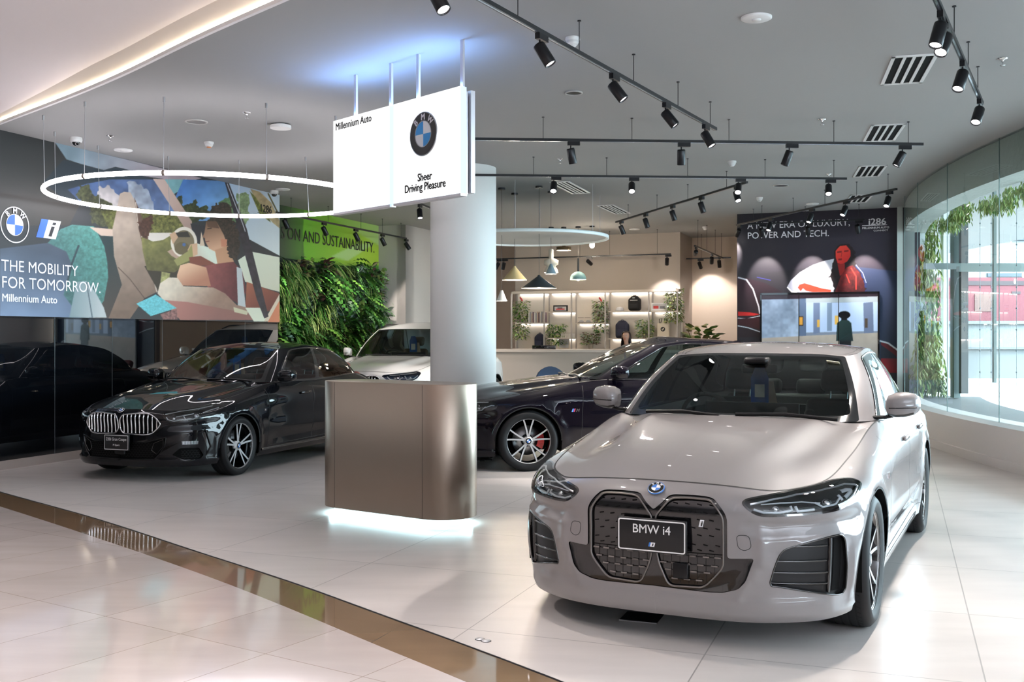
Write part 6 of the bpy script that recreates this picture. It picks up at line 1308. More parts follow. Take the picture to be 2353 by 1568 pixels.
NAVY = M_('navy_cloth', (.012, .014, .035), rough=.7); BLK = M_('black_cloth', (.010, .010, .011), rough=.8)
backpack(1292, 858, .30, .34, 'black backpack with pale stripe on the upper shelf', BLK); backpack(1178, 1108, .32, .41, 'tall dark navy backpack left of the woman', NAVY, sticker=False); backpack(418, 1205, .26, .36, 'dark navy bag on the lowest shelf at left', NAVY, sticker=False)
r = item('cap', 1155, 858, 'small white and grey cap beside the black backpack', 'cap'); mb = MB(); mb.lathe([(.085, 0), (.088, .03), (.075, .065), (.045, .085), (.001, .092)], 20, 0); mb.build('crown', M_('cap_white', (.62, .62, .64)), r); mb = MB(); mb.lathe([(.001, .0), (.10, .0), (.10, .006), (.001, .006)], 20, 0, c=(0, -.06, 0)); mb.build('brim', M_('cap_grey', (.3, .3, .32)), r)
def framed(x, y, w, h, label, fm, ops): 
    r = item('picture_frame', x, y, label, 'picture'); mb = MB(); mb.bbox((0, 0, h/2), (w, .03, h), 0, .004); mb.build('frame', fm, r); mb = MB(); mb.box((-w/2+.03, -.017, .03), (w/2-.03, -.0155, h-.03)); mb.build('picture', M_('print_pale', (.45, .45, .46)), r)
    for (a, b, c, d, m) in ops: mb = MB(); mb.box((a*w, -.019, b*h), (c*w, -.0175, d*h)); mb.build('car_print', m, r)
RED_ = M_('print_red', (.55, .05, .05)); GREY_ = M_('print_grey', (.10, .10, .11))
framed(608, 862, .34, .15, 'black framed picture of a red sports car', BLK, [(-.3, .3, .3, .5, RED_), (-.2, .5, .15, .68, GREY_)])
framed(1520, 858, .36, .17, 'white framed picture of racing cars', M_('frame_white', (.7, .7, .7)), [(-.36, .25, -.05, .6, RED_), (.05, .25, .34, .55, GREY_)])
r = item('picture_frame', 640, 1205, 'pale wooden frame leaning on the lowest shelf', 'picture'); mb = MB(); mb.bbox((0, 0, .12), (.26, .02, .24), 0, .004); mb.build('frame', M_('pale_wood', (.52, .44, .34)), r); mb = MB(); mb.box((-.11, -.0125, .02), (.11, -.011, .22)); mb.build('picture', M_('print_pale', (.45, .45, .46)), r)
for k, x in enumerate((800, 862)):
    r = item('model_car_case', x, 968, ('left', 'right')[k]+' of two small display cases with model cars', 'display case', 'model car cases'); mb = MB(); mb.box((-.075, -.05, 0), (.075, .05, .015)); mb.bar((-.07, -.045, .0), (-.07, -.045, .12), .006, .006); mb.bar((.07, -.045, .0), (.07, -.045, .12), .006, .006); mb.bar((-.07, -.045, .12), (.07, -.045, .12), .006, .006); mb.build('case', BLK, r)
    mb = MB(); mb.bbox((0, 0, .04), (.11, .04, .025), 0, .01); mb.bbox((0, 0, .06), (.06, .035, .02), 0, .008); mb.build('model_car', M_('model_grey', (.4, .4, .42), rough=.2), r)
def leafy(r, n, ext, mats, seed, drop=0., ls=.05, core=None):
    """many individual leaves in one foliage mesh"""
    rs = np.random.RandomState(seed); mb = MB()
    for i in range(n):
        a = rs.rand()*2*PI; q = rs.rand()**.5; z = rs.rand(); p = Vector((ext[0]*q*math.cos(a), ext[1]*q*math.sin(a), ext[2]*(z*(1+drop)-drop))); d = Vector((math.cos(a), math.sin(a), rs.rand()*1.4-.5-drop*.4)).normalized(); L = ls*(.9+rs.rand()*1.2); s = d.cross(Vector((0, 0, 1))).normalized()*L*.32; t = Vector((0, 0, -L*.25))
        if rs.rand() < .5: s = s.lerp(Vector((0, 0, L*.3)), rs.rand()*.6)
        mb.add([p, p+d*L*.5+s, p+d*L+t, p+d*L*.5-s], [(0, 1, 2), (0, 2, 3)], rs.randint(len(mats)))
    o = mb.build('foliage', mats, r); return o
LG = [M_('leaf_green', (.11, .25, .035), rough=.45), M_('leaf_dark', (.035, .11, .025), rough=.4), M_('leaf_lime', (.36, .42, .14), rough=.5), M_('leaf_olive', (.24, .22, .09), rough=.5), M_('leaf_grey', (.32, .40, .32), rough=.5), M_('leaf_wine', (.10, .035, .035), rough=.5)]
def potplant(x, y, label, ext, n, mats, seed, drop=0., z0=None, flower=None, ls=.042, v=None):
    r = item('potted_plant', x, y, label, 'plant', v=v); 
    if z0: r.location.z = z0
    mb = MB(); mb.lathe([(.045, -ext[2]*.0), (.06, .10), (.055, .10), (.04, .01), (.001, .01)], 18, 0); mb.build('pot', M_('pot_taupe', (.30, .25, .2)), r)
    o = leafy(r, n, ext, mats, seed, drop, ls); o.location = (0, 0, .10)
    if flower: mb = MB(); [mb.ball((.02*math.cos(k), .02*math.sin(k), .10+ext[2]+.02*k), .022, 8, 6) for k in range(4)]; mb.build('flower', flower, r)
potplant(245, 965, 'trailing plant with red flower at the left end of the shelves', (.18, .12, .42), 620, LG[:4], 1, 1.1, flower=RED_)
potplant(570, 1105, 'green bushy plant hanging over the second niche', (.22, .12, .22), 480, LG[:3], 2, 1.1); potplant(975, 968, 'tall plant with red and pink flowers in the middle niche', (.16, .12, .40), 600, LG, 3, .8, flower=RED_)
potplant(885, 1205, 'low dark bushy plant behind the desk', (.20, .12, .26), 420, LG[3:]+LG[:1], 4); potplant(1385, 1108, 'pale green round plant right of the woman', (.18, .12, .30), 460, [LG[0], LG[2], LG[4]], 5, .25)
potplant(1655, 858, 'largest trailing plant at the right end of the shelves', (.19, .14, .36), 800, [LG[0], LG[3], LG[4], LG[2]], 6, 1.0)
for k, x in enumerate(range(322, 470, 13)):
    r = item('book', x+4, 965, '%s upright book, %s from the left in the leftmost niche' % (['white', 'grey', 'tan', 'plum'][k % 4], NUMW[k]), 'book', 'books in the left niche'); h = .24+.02*math.sin(k*2.3); mb = MB(); mb.box((-.015, -.07, 0), (.013, .07, h)); o = mb.build('cover', M_('book_%s' % ['white', 'grey', 'tan', 'plum'][k % 4], [(.55, .53, .5), (.3, .3, .31), (.42, .33, .26), (.14, .08, .1)][k % 4]), r); mb = MB(); mb.box((-.011, -.066, .004), (.009, .0705, h-.004)); mb.build('pages', M_('book_pages', (.6, .56, .48)), r)
for k, x in enumerate(range(625, 740, 17)):
    r = item('box', x, 1105, 'small white gift box, %s from the left in the second niche' % NUMW[k], 'box', 'white boxes in the second niche'); mb = MB(); mb.box((-.018, -.06, 0), (.018, .06, .12)); mb.build('carton', M_('carton_white', (.6, .57, .52)), r); mb = MB(); mb.box((-.0185, -.0605, .10), (.0185, .0605, .122)); mb.build('lid', M_('carton_lid', (.5, .44, .38)), r)
r = item('tote_bag', 1555, 1108, 'cream canvas tote bag printed with the round emblem', 'bag'); mb = MB(); mb.bbox((0, 0, .17), (.28, .07, .34), 0, .03, 2); mb.build('bag_body', M_('canvas', (.56, .50, .40), rough=.85), r)
mb = MB(); mb.tube([(-.08, -.03, .33), (-.08, -.03, .42), (-.02, -.03, .44), (-.05, -.03, .33)], .008, 6); mb.tube([(.08, -.03, .33), (.08, -.03, .42), (.03, -.03, .44), (.05, -.03, .33)], .008, 6); mb.build('strap', BLK, r)
mb = MB(); roundel(mb, frame_matrix((0, -.036, .20), (1, 0, 0), (0, 0, 1)), .05, .002, (0, 1, 2, 0)); mb.build('emblem', [BLK, M_('print_grey', (.1, .1, .11)), M_('canvas', (.5, .5, .4))], r)
# ---- reception desk, monitor, woman, chair
DV = 19.6
d0 = on_v(1115, 800, DV); d1 = on_v(1560, 800, DV); du0 = to_uv(d0.x, d0.y)[0]; du1 = to_uv(d1.x, d1.y)[0]; DZ = CAM_H-(804-HZ)*on_v(1300, 804, DV).y/F_PX
dk = empty('reception_desk', bw((du0+du1)/2, DV+.4, 0), 0, 'long beige reception desk with a pale stone top', 'desk'); DI = Matrix.Translation(-Vector(dk.location))
mb = MB(); uvbox(mb, du0+.1, du1-.1, DV+.05, DV+.75, 0, DZ-.05); o = mb.build('desk_front', M_TAUPE, dk); o.data.transform(DI); mb = MB(); uvbox(mb, du0, du1, DV, DV+.85, DZ-.05, DZ); o = mb.build('desk_top', mat('desk_stone', (.48, .42, .37), .45), dk); o.data.transform(DI)
mp_ = on_v(1250, 800, DV+.45); r = empty('monitor', (mp_.x, mp_.y, DZ), ROOMZ, 'black monitor seen from behind on the reception desk', 'monitor'); mb = MB(); mb.bbox((0, 0, .03+.0), (.50, .03, .10), 0, .006); mb.build('screen', GBLK, r); mb = MB(); mb.bar((0, .03, 0), (0, .03, .05), .05, .03); mb.build('stand', SBLK, r)
# seated woman: one skinned body, face, hair, jacket
HV = DV+1.25; hp = on_v(1438.5, 775, HV); sc_ = 1.0; hz_ = CAM_H-(774-HZ)*hp.y/F_PX
def skinned(name, verts, edges, m, parent, sub=2):
    me = bpy.data.meshes.new(name); me.from_pydata([v[:3] for v in verts], edges, []); me.materials.append(m); o = link(name, me, parent); sk = o.modifiers.new('skin', 'SKIN')
    for i, v in enumerate(verts):
        s = me.skin_vertices[0].data[i]; s.radius = (v[3], v[4] if len(v) > 4 else v[3]); s.use_root = (i == 0)
    sm = o.modifiers.new('sub', 'SUBSURF'); sm.levels = sub; sm.render_levels = sub
    for p in me.polygons: p.use_smooth = True
    return o
wm = empty('person', (hp.x, hp.y, 0), ROOMZ, 'seated woman with long dark hair and dark blazer behind the desk', 'person')
# body axes: x right, -y towards the room; head centre at hz_
H = hz_
V_ = [(0, .10, H-.72, .15, .12), (0, .10, H-.55, .15, .11), (0, .07, H-.36, .16, .10), (0, .05, H-.24, .12, .08), (0, .03, H-.16, .048, .05), (0, .01, H-.09, .05, .055), (0, 0, H-.01, .078, .095), (0, .0, H+.06, .075, .09), (0, .005, H+.10, .045, .055),
      (-.17, .06, H-.27, .055), (-.23, .03, H-.45, .045), (-.20, -.16, H-.58, .036), (-.13, -.33, H-.56, .026), (.17, .06, H-.27, .055), (.23, .03, H-.45, .045), (.20, -.16, H-.58, .036), (.13, -.33, H-.56, .026),
      (-.10, -.06, H-.80, .09), (-.11, -.46, H-.78, .07), (-.11, -.47, H-1.22, .05), (.10, -.06, H-.80, .09), (.11, -.46, H-.78, .07), (.11, -.47, H-1.22, .05)]
E_ = [(0, 1), (1, 2), (2, 3), (3, 4), (4, 5), (5, 6), (6, 7), (7, 8), (3, 9), (9, 10), (10, 11), (11, 12), (3, 13), (13, 14), (14, 15), (15, 16), (0, 17), (17, 18), (18, 19), (0, 20), (20, 21), (21, 22)]
SKIN = M_('skin', (.56, .33, .24), rough=.5); HAIR = M_('dark_hair', (.022, .012, .010), rough=.5); BLZ = M_('dark_blazer', (.022, .022, .035), rough=.75)
skinned('body', V_, E_, SKIN, wm)
def hand(sg):
    px, py, pz = sg*.13, -.33, H-.56; Vh = [(px, py, pz, .022, .016), (px, py-.05, pz, .026, .014)]; Eh = [(0, 1)]
    for k, (dx, L) in enumerate(((-.022, .055), (-.008, .07), (.007, .066), (.021, .05))): b = len(Vh); Vh += [(px+dx, py-.08, pz, .009), (px+dx*1.2, py-.08-L*.6, pz-.004, .008), (px+dx*1.2, py-.08-L, pz-.016, .007)]; Eh += [(1, b), (b, b+1), (b+1, b+2)]
    b = len(Vh); Vh += [(px-sg*.034, py-.045, pz, .010), (px-sg*.046, py-.075, pz-.006, .008)]; Eh += [(0, b), (b, b+1)]; skinned('hand', Vh, Eh, SKIN, wm, 1)
hand(1); hand(-1)
skinned('blazer', [(0, .10, H-.74, .17, .135), (0, .10, H-.55, .17, .125), (0, .07, H-.36, .18, .115), (0, .055, H-.25, .13, .085), (-.17, .06, H-.27, .068), (-.23, .03, H-.45, .058), (-.205, -.13, H-.57, .046), (.17, .06, H-.27, .068), (.23, .03, H-.45, .058), (.205, -.13, H-.57, .046)], [(0, 1), (1, 2), (2, 3), (3, 4), (4, 5), (5, 6), (3, 7), (7, 8), (8, 9)], BLZ, wm)
mb = MB()
for z, y, rx, ry in ((.115, .015, .03, .03),): pass
rs = np.random.RandomState(2)
prof = [(.122, .001, .001), (.112, .052, .06), (.085, .085, .098), (.04, .098, .105), (-.02, .102, .10), (-.09, .108, .085), (-.17, .115, .07), (-.25, .105, .05), (-.30, .07, .03)]
n_ = 28; vs = []
for (z, rx, ry) in prof:
    for k in range(n_):
        a = 2*PI*k/n_; y = ry*math.sin(a)+.022; x = rx*math.cos(a); f = max(0, -math.sin(a))
        if z < .058 and f > .35: y = max(y, -.03+.02*(1-f)); x = x*(1.0 if abs(x) > .058 else 1)
        vs.append((x+.004*math.sin(9*a+z*30), y, H+z))
fs = []
for i in range(len(prof)-1):
    for k in range(n_):
        am = 2*PI*(k+.5)/n_; f = -math.sin(am)
        if prof[i+1][0] < .055 and f > .68: continue
        fs.append((i*n_+k, (i+1)*n_+k, (i+1)*n_+(k+1) % n_, i*n_+(k+1) % n_))
mb.add(vs, fs, 0, True); mb.build('hair', HAIR, wm)
mb = MB(); fy = -.092
mb.ball((-.030, fy+.008, H+.012), (.013, .006, .006), 10, 6, 1); mb.ball((.030, fy+.008, H+.012), (.013, .006, .006), 10, 6, 1); mb.ball((-.030, fy+.003, H+.012), .005, 8, 6, 2); mb.ball((.030, fy+.003, H+.012), .005, 8, 6, 2)
mb.tube([(-.045, fy+.006, H+.028), (-.030, fy, H+.032), (-.015, fy+.001, H+.029)], .003, 6, 2); mb.tube([(.045, fy+.006, H+.028), (.030, fy, H+.032), (.015, fy+.001, H+.029)], .003, 6, 2)
mb.tube([(0, fy+.004, H+.015), (0, fy-.010, H-.012), (0, fy-.014, H-.022), (0, fy, H-.030)], .008, 8, 0); mb.ball((0, fy+.003, H-.050), (.022, .007, .007), 12, 6, 3); mb.ball((-.078, .0, H), (.008, .018, .028), 8, 6, 0); mb.ball((.078, .0, H), (.008, .018, .028), 8, 6, 0)
mb.build('face', [SKIN, M_('eye_white', (.7, .68, .66)), HAIR, M_('lip_red', (.50, .07, .07))], wm)
def tubchair(p, rz, label):
    r = empty('lounge_chair', p, rz, label, 'chair'); r.scale = (.85, .85, 1.17); mb = MB(); A = np.linspace(-.2, PI+.2, 16); vs = []
    for a in A: c, s = math.cos(a), math.sin(a); h = .52+.30*max(0, s)**.8; vs += [(.34*c, .30*s, .40), (.36*c, .33*s, h), (.31*c, .28*s, h+.01), (.28*c, .24*s, .42)]
    m = len(A); fs = [];
    for i in range(m-1):
        for k in range(4): fs.append((i*4+k, (i+1)*4+k, (i+1)*4+(k+1) % 4, i*4+(k+1) % 4))
    mb.add(vs, fs, 0, True); mb.build('backrest', M_('chair_blue', (.018, .040, .085), rough=.8), r); mb = MB(); mb.bbox((0, -.02, .42), (.54, .50, .12), 0, .04, 3); mb.build('seat', M_('chair_blue', (.02, .04, .08)), r)
    for (x, y) in ((-.22, -.2), (.22, -.2), (-.22, .2), (.22, .2)): mb = MB(); mb.tube([(x, y, .37), (x*1.15, y*1.15, 0)], .015, 8); mb.build('leg', BLK, r)
cp = at_depth(1270, 845, 18.0); tubchair((cp.x, cp.y, 0), .15, 'dark blue tub chair behind the black saloon car')
cp = on_z(300, 880, 0) if 0 else Vector((-2.9, 20.0, 0)); 
# lit corner plant by the beige recess
cp = on_v(1608, 772, 22.9); r = empty('potted_tree', (cp.x, cp.y, 0), 0, 'broad-leaved green plant before the beige recess', 'plant'); mb = MB(); r.scale = (1, 1, 1.13); mb.lathe([(.16, 0), (.20, .5), (.17, .5), (.001, .46)], 24, 0); mb.build('pot', M_('pot_taupe', (.3, .25, .2)), r)
mb = MB(); rs = np.random.RandomState(5)
for k in range(7): a = k*.9; mb.tube([(0, 0, .4), (.08*math.cos(a), .08*math.sin(a), 1.0), (.30*math.cos(a), .22*math.sin(a), 1.35+.08*math.sin(k*2))], .008, 6)
mb.build('stem', M_('stem_brown', (.12, .08, .04)), r); mb = MB()
for k in range(80):
    a = rs.rand()*2*PI; q = .06+.34*rs.rand(); p = Vector((q*math.cos(a), q*.7*math.sin(a), 1.10+.42*rs.rand())); d = Vector((math.cos(a), math.sin(a), .6*rs.rand()-.1)).normalized(); L = .17+.07*rs.rand(); s = d.cross(Vector((0, 0, 1))).normalized()*L*.34+Vector((0, 0, .02))
    mb.add([p, p+d*L*.35+s, p+d*L*.75+s*.8, p+d*L, p+d*L*.75-s*.8, p+d*L*.35-s], [(0, 1, 2, 3), (0, 3, 4, 5)], k % 3)
mb.build('foliage', [LG[0], LG[1], LG[3]], r)
# ================================================================ LIVING WALL and the plants outside
def fern(mb, p, d, L, w, m, rs, droop=.5, n=9):
    """arching frond with leaflets"""
    d = Vector(d).normalized(); side = d.cross(Vector((0, 0, 1))); side = side.normalized() if side.length > .01 else Vector((1, 0, 0)); q = Vector(p)
    for i in range(n):
        t = i/(n-1); st = (d+Vector((0, 0, -droop*2.2*t))).normalized(); nq = q+st*L/n; ww = w*(math.sin(PI*(.12+.88*(1-t)))**.8+.1); u = st*L/n*.9
        for sg in (-1, 1): mb.add([q, q+side*sg*ww+u*.5, nq+u*.1], [(0, 1, 2) if sg > 0 else (2, 1, 0)], m)
        q = nq
def blade(mb, p, d, L, w, m, droop=.4):
    d = Vector(d).normalized(); s = d.cross(Vector((0, 0, 1))); s = s.normalized() if s.length > .01 else Vector((1, 0, 0)); a = Vector(p); b = a+d*L*.4; c = b+(d+Vector((0, 0, -droop))).normalized()*L*.35; e = c+(d+Vector((0, 0, -droop*2))).normalized()*L*.3
    mb.add([a, b+s*w, c+s*w*.8, e, c-s*w*.8, b-s*w], [(0, 1, 5), (1, 2, 4, 5), (2, 3, 4)], m)
PLG = LG+[M_('leaf_fern', (.055, .19, .025), rough=.45), M_('leaf_pale', (.25, .32, .08), rough=.5), M_('leaf_blue', (.05, .12, .10), rough=.45)]
def plant_clump(kind, p, nrm, label, rs, size=.34, group='plants of the living wall'):
    """one plant: fronds or leaves fanning out of the wall"""
    root = empty('wall_plant', p, 0, label, 'plant', group); mb = MB(); nn = Vector(nrm).normalized(); tv = Vector((-nn.y, nn.x, 0))
    def rd(sp=1.0, up=.3): return (nn*(.5+rs.rand()*.5)+tv*(rs.rand()-.5)*2*sp+Vector((0, 0, (rs.rand()-.4)*up*2))).normalized()
    o = lambda: nn*(.02+.05*rs.rand())+tv*(rs.rand()-.5)*size*.9+Vector((0, 0, (rs.rand()-.5)*size*.9))
    if kind == 0:
        for k in range(16): fern(mb, o(), rd(.7, .5), size*(.9+rs.rand()*.7), size*.14, [6, 0, 1][rs.randint(3)], rs, .75, 8)
    elif kind == 1:
        for k in range(26): blade(mb, o(), rd(.9, .7), size*(.5+rs.rand()*.5), size*.10, [1, 8, 1, 6][rs.randint(4)], .3)
    elif kind == 2:
        for k in range(120): blade(mb, o(), rd(1.1, 1.0), size*.17*(.6+rs.rand()), size*.045, [4, 8, 4, 1][rs.randint(4)], .2)
    elif kind == 3:
        for k in range(80): blade(mb, o()+nn*.06, rd(1.1, 1.0), size*.20*(.6+rs.rand()), size*.06, [2, 0, 7][rs.randint(3)], .2)
    elif kind == 4:
        for k in range(60): blade(mb, o(), rd(.5, .3)+Vector((0, 0, -.5)), size*(.5+rs.rand()*.7), size*.025, [2, 6, 0, 7][rs.randint(4)], 1.0)
    elif kind == 5:
        for k in range(40): blade(mb, o(), rd(1.0, .9), size*.3*(.6+rs.rand()), size*.08, [5, 3, 1][rs.randint(3)], .2)
    o_ = mb.build('foliage', PLG, root); return root
names = ['arching green fern', 'broad dark-leaved plant', 'silver-grey small-leaved bush', 'lime green leafy cushion', 'trailing bright green grass', 'wine-coloured leafy plant']
rs = np.random.RandomState(11)
b_ = MB(); uvbox(b_, GU, GU+.07, 13.9, 19.10, 0, 2.86); struct(b_.build('wall_left', M_('planter_felt', (.010, .014, .008), rough=.95)))
# a library of plants, then copies (shared mesh data)
LIB = {}; NUM = 'first second third fourth fifth sixth seventh eighth ninth tenth eleventh twelfth thirteenth fourteenth fifteenth sixteenth seventeenth eighteenth nineteenth twentieth'.split()
zs_ = np.arange(.35, 2.72, .235); vs_ = np.arange(14.0, 19.0, .27); k_ = 0
pat = [0, 4, 1, 0, 2, 0, 3, 5, 1, 4, 2, 6]
for iz, z in enumerate(zs_):
    for iv, v in enumerate(vs_):
        h = (math.sin(iv*12.99+iz*78.2)*43758.5) % 1.0; zone = vnoise(np.array([v*1.0]), np.array([z*1.3]), .55, 4)[0]
        kd = 2 if zone > .64 else (4 if zone < .24 else [0, 0, 1, 3, 4, 5, 0][int(h*7)])
        top = z > 2.6; lev = 'top' if top else ('upper' if z > 2.0 else ('middle' if z > 1.2 else 'lower')); side = ['left end', 'left part', 'centre', 'right part', 'right end'][min(4, int((v-14)/1.0))]
        lab = '%s, %s row from the top and %s along the plant wall' % (names[kd], NUM[len(zs_)-1-iz], NUM[iv])
        key = (kd, int(h*97) % 4); p = bw(GU+.07, v+(h-.5)*.12, z+(h-.5)*.1)
        if key not in LIB: r = plant_clump(kd, (0, 0, 0), (UX, UY, 0), lab, rs, .36); LIB[key] = r
        else: r = copy_tree(LIB[key])
        r.location = p; r['label'] = lab; r.rotation_euler = Matrix.Rotation((h*5.3 % 1-.5)*1.3, 3, Vector((UX, UY, 0))).to_euler(); s = .9+.35*((h*7.3) % 1); r.scale = (s, s, s); r['group'] = 'plants of the living wall'
for (px, py, l) in ((778, 637, 'upper'), (788, 655, 'lower')):
    p = on_u(px, py, GU+.30); r = empty('orchid', p, 0, '%s pink orchid spray on the plant wall' % l, 'flower', 'pink orchids'); mb = MB(); mb.tube([(0, 0, -.18), (0, 0, .1)], .004, 6); mb.build('stem', LG[0], r)
    mb = MB()
    for k in range(9):
        c = Vector((.04*math.sin(k*2.1), .02*math.cos(k*3), -.12+.028*k))
        for a in range(5): t = a*2*PI/5; d = Vector((math.cos(t)*UX, math.cos(t)*UY, math.sin(t))); s = d.cross(Vector((VX, VY, 0)))*.012; mb.add([c, c+d*.022+s, c+d*.036, c+d*.022-s], [(0, 1, 2, 3)])
    mb.build('petals', M_('orchid_pink', (.72, .30, .50), rough=.5), r)
# ---- outside the curved window
M_OUT = mat('outside_paving', (.14, .155, .155), .9); b_ = MB(); b_.add([(6.2, -2, -.35), (60, -2, -.35), (60, 70, -.35), (5.6, 70, -.35)], [(0, 1, 2, 3)]); struct(b_.build('ground_outside', M_OUT))
sun = bpy.data.lights.new('sun', 'SUN'); sun.energy = 1.0; sun.angle = .3; sun.color = (1, .98, .95); so = bpy.data.objects.new('sun', sun); COL.objects.link(so); so.rotation_euler = (.62, -.10, .3)
def outbox(name, x0, x1, y0, y1, z0, z1, m, label=None, cat=None, group=None):
    b = MB(); b.box((x0, y0, z0), (x1, y1, z1)); o = b.build(name, m); 
    return tag(o, label, cat, group) if label else struct(o)
M_RED = mat('red_hoarding', (.105, .017, .024), .6); M_OW = mat('pale_concrete', (.15, .16, .16), .9); M_FR = mat('frame_green', (.15, .20, .19), .5)
YB = 30.0
def ob(px0, px1, py0, py1, Y, d=.15): a = at_depth(px0, py0, Y); b = at_depth(px1, py1, Y); return (a.x, b.x, Y, Y+d, b.z, a.z)
def outthing(name, b, m, label, cat, group=None, parts=()):
    c = ((b[0]+b[1])/2, b[2], b[4]); r = empty(name, c, 0, label, cat, group); mb = MB(); mb.box((b[0]-c[0], 0, 0), (b[1]-c[0], b[3]-b[2], b[5]-b[4])); mb.build('panel', m, r)
    for (n, q, mm) in parts: mb = MB(); mb.box((q[0]-c[0], q[2]-c[1], q[4]-c[2]), (q[1]-c[0], q[3]-c[1], q[5]-c[2])); mb.build(n, mm, r)
    return r
outthing('site_hoarding', ob(2120, 2480, 638, 742, YB), M_RED, 'red site hoarding across the street beyond the window', 'fence', parts=[('stripe', ob(2120, 2480, 646, 656, YB-.02, .02), M_('hoarding_dark', (.02, .010, .012))), ('window_band', ob(2325, 2345, 670, 676, YB-.02, .02), M_('hoarding_dark', (.02, .010, .012))), ('graphic', ob(2240, 2285, 676, 716, YB-.02, .02), M_('hoarding_pale', (.09, .045, .035)))])
outthing('street_wall', ob(2110, 2500, 742, 800, YB-1, .5), M_OW, 'pale concrete parapet below the red hoarding', 'wall', parts=[('coping', ob(2110, 2500, 738, 745, YB-1.1, .6), M_('coping_grey', (.10, .11, .11)))])
outthing('street_wall', ob(2110, 2500, 800, 870, YB-4, .5), M_OW, 'lower pale concrete wall near the pavement', 'wall', parts=[('coping', ob(2110, 2500, 797, 803, YB-4.1, .6), M_('coping_grey', (.10, .11, .11)))])
outthing('building', ob(2100, 2520, 430, 640, YB+6, 2), M_OW, 'white building across the street above the hoarding', 'building', parts=[('glazing', ob(2120, 2250, 520, 556, YB+5.9, .1), M_('far_glazing', (.022, .035, .045))), ('glazing', ob(2285, 2400, 512, 552, YB+5.9, .1), M_('far_glazing', (.022, .035, .045))), ('glazing', ob(2270, 2400, 628, 636, YB+5.9, .1), M_('far_glazing', (.022, .035, .045)))])
# outer frame: posts, rail, slatted screen cables
fr_ = empty('facade_frame', at_depth(2230, 900, 17.5), 0, 'pale green steel frame standing outside the curved glass', 'frame'); FI = Matrix.Translation(-Vector(fr_.location))
def fpart(n, b, m): mb = MB(); mb.box((b[0], b[2], b[4]), (b[1], b[3], b[5])); o = mb.build(n, m, fr_); o.data.transform(FI)
fpart('post', ob(2168, 2180, 470, 920, 18.5, .12), M_('frame_white_out', (.75, .78, .77))); fpart('post', ob(2192, 2207, 470, 915, 17.6, .15), M_FR); fpart('post', ob(2209, 2225, 470, 905, 17.4, .1), M_('screen_grey', (.08, .09, .09))); fpart('rail', ob(2130, 2420, 605, 618, 17.0, .15), M_FR); fpart('rail', ob(2205, 2420, 612, 624, 16.2, .12), M_FR); fpart('post', ob(2284, 2290, 425, 880, 15.6, .06), M_FR)
for x in (2252, 2278, 2336):
    a = at_depth(x, 450, 16.4); b = at_depth(x, 890, 16.4); mb = MB(); mb.tube([a, b], .004, 6)
    for k in range(9): q = a+(b-a)*(k+.3)/9; mb.ball(q, .014, 8, 6)
    o = mb.build('cable', M_('cable_grey', (.2, .24, .26)), fr_); o.data.transform(FI)
b_ = MB(); strip(b_, off2(WG, -.35), .44, off2(WG, -1.3), .44); strip(b_, off2(WG, -1.3), .44, off2(WG, -1.3), -.35); struct(b_.build('wall_right', M_OW))
def creeper(pts, label, n, spread, seed, ls=.10, name='hanging_plant'):
    rs = np.random.RandomState(seed); c = Vector(pts[0]); r = empty(name, c, 0, label, 'plant'); mb = MB(); mb.tube([Vector(p)-c for p in pts], .012, 6); mb.build('stem', M_('stem_brown', (.12, .08, .04)), r); mb = MB(); L = [Vector(p) for p in pts]; m = len(L)-1
    for i in range(n):
        t = rs.rand()*m; k = min(m-1, int(t)); p = L[k].lerp(L[k+1], t-k)-c+Vector(((rs.rand()-.5)*spread*2, (rs.rand()-.5)*spread*2, (rs.rand()-.5)*spread)); d = Vector((rs.rand()-.5, rs.rand()-.5, -.2-rs.rand()*.9)); blade(mb, p, d, ls*(.5+rs.rand()), ls*.13, [0, 7, 2, 7][rs.randint(4)], .5)
    mb.build('foliage', PLG, r)
creeper([at_depth(2113, 480, 18.9), at_depth(2115, 600, 18.6), at_depth(2118, 740, 18.5), at_depth(2125, 840, 18.3), at_depth(2135, 890, 18.0)], 'leafy green column of climbing plants outside the window', 4200, .26, 3, .13, 'climbing_plant')
for i, (x, y0, y1, Y, n) in enumerate(((2150, 455, 520, 16.5, 120), (2172, 440, 500, 15.6, 120), (2236, 430, 478, 14.2, 90), (2272, 428, 474, 13.6, 90), (2180, 440, 470, 15.2, 60), (2340, 405, 445, 12.4, 120), (2302, 415, 440, 13.0, 50))):
    p0 = at_depth(x, y0, Y); p1 = at_depth(x, y1, Y); p0.z = 3.36; creeper([p0+Vector((.25, .1, 0)), p1+Vector((.25, .1, 0))], 'green fern hanging from the concrete lintel, %s' % ['far left', 'second from left', 'in the middle pane', 'left of the middle joint', 'short one by the second joint', 'at the right picture edge', 'short one right of the joint'][i], n*4, .13, 20+i, .075)
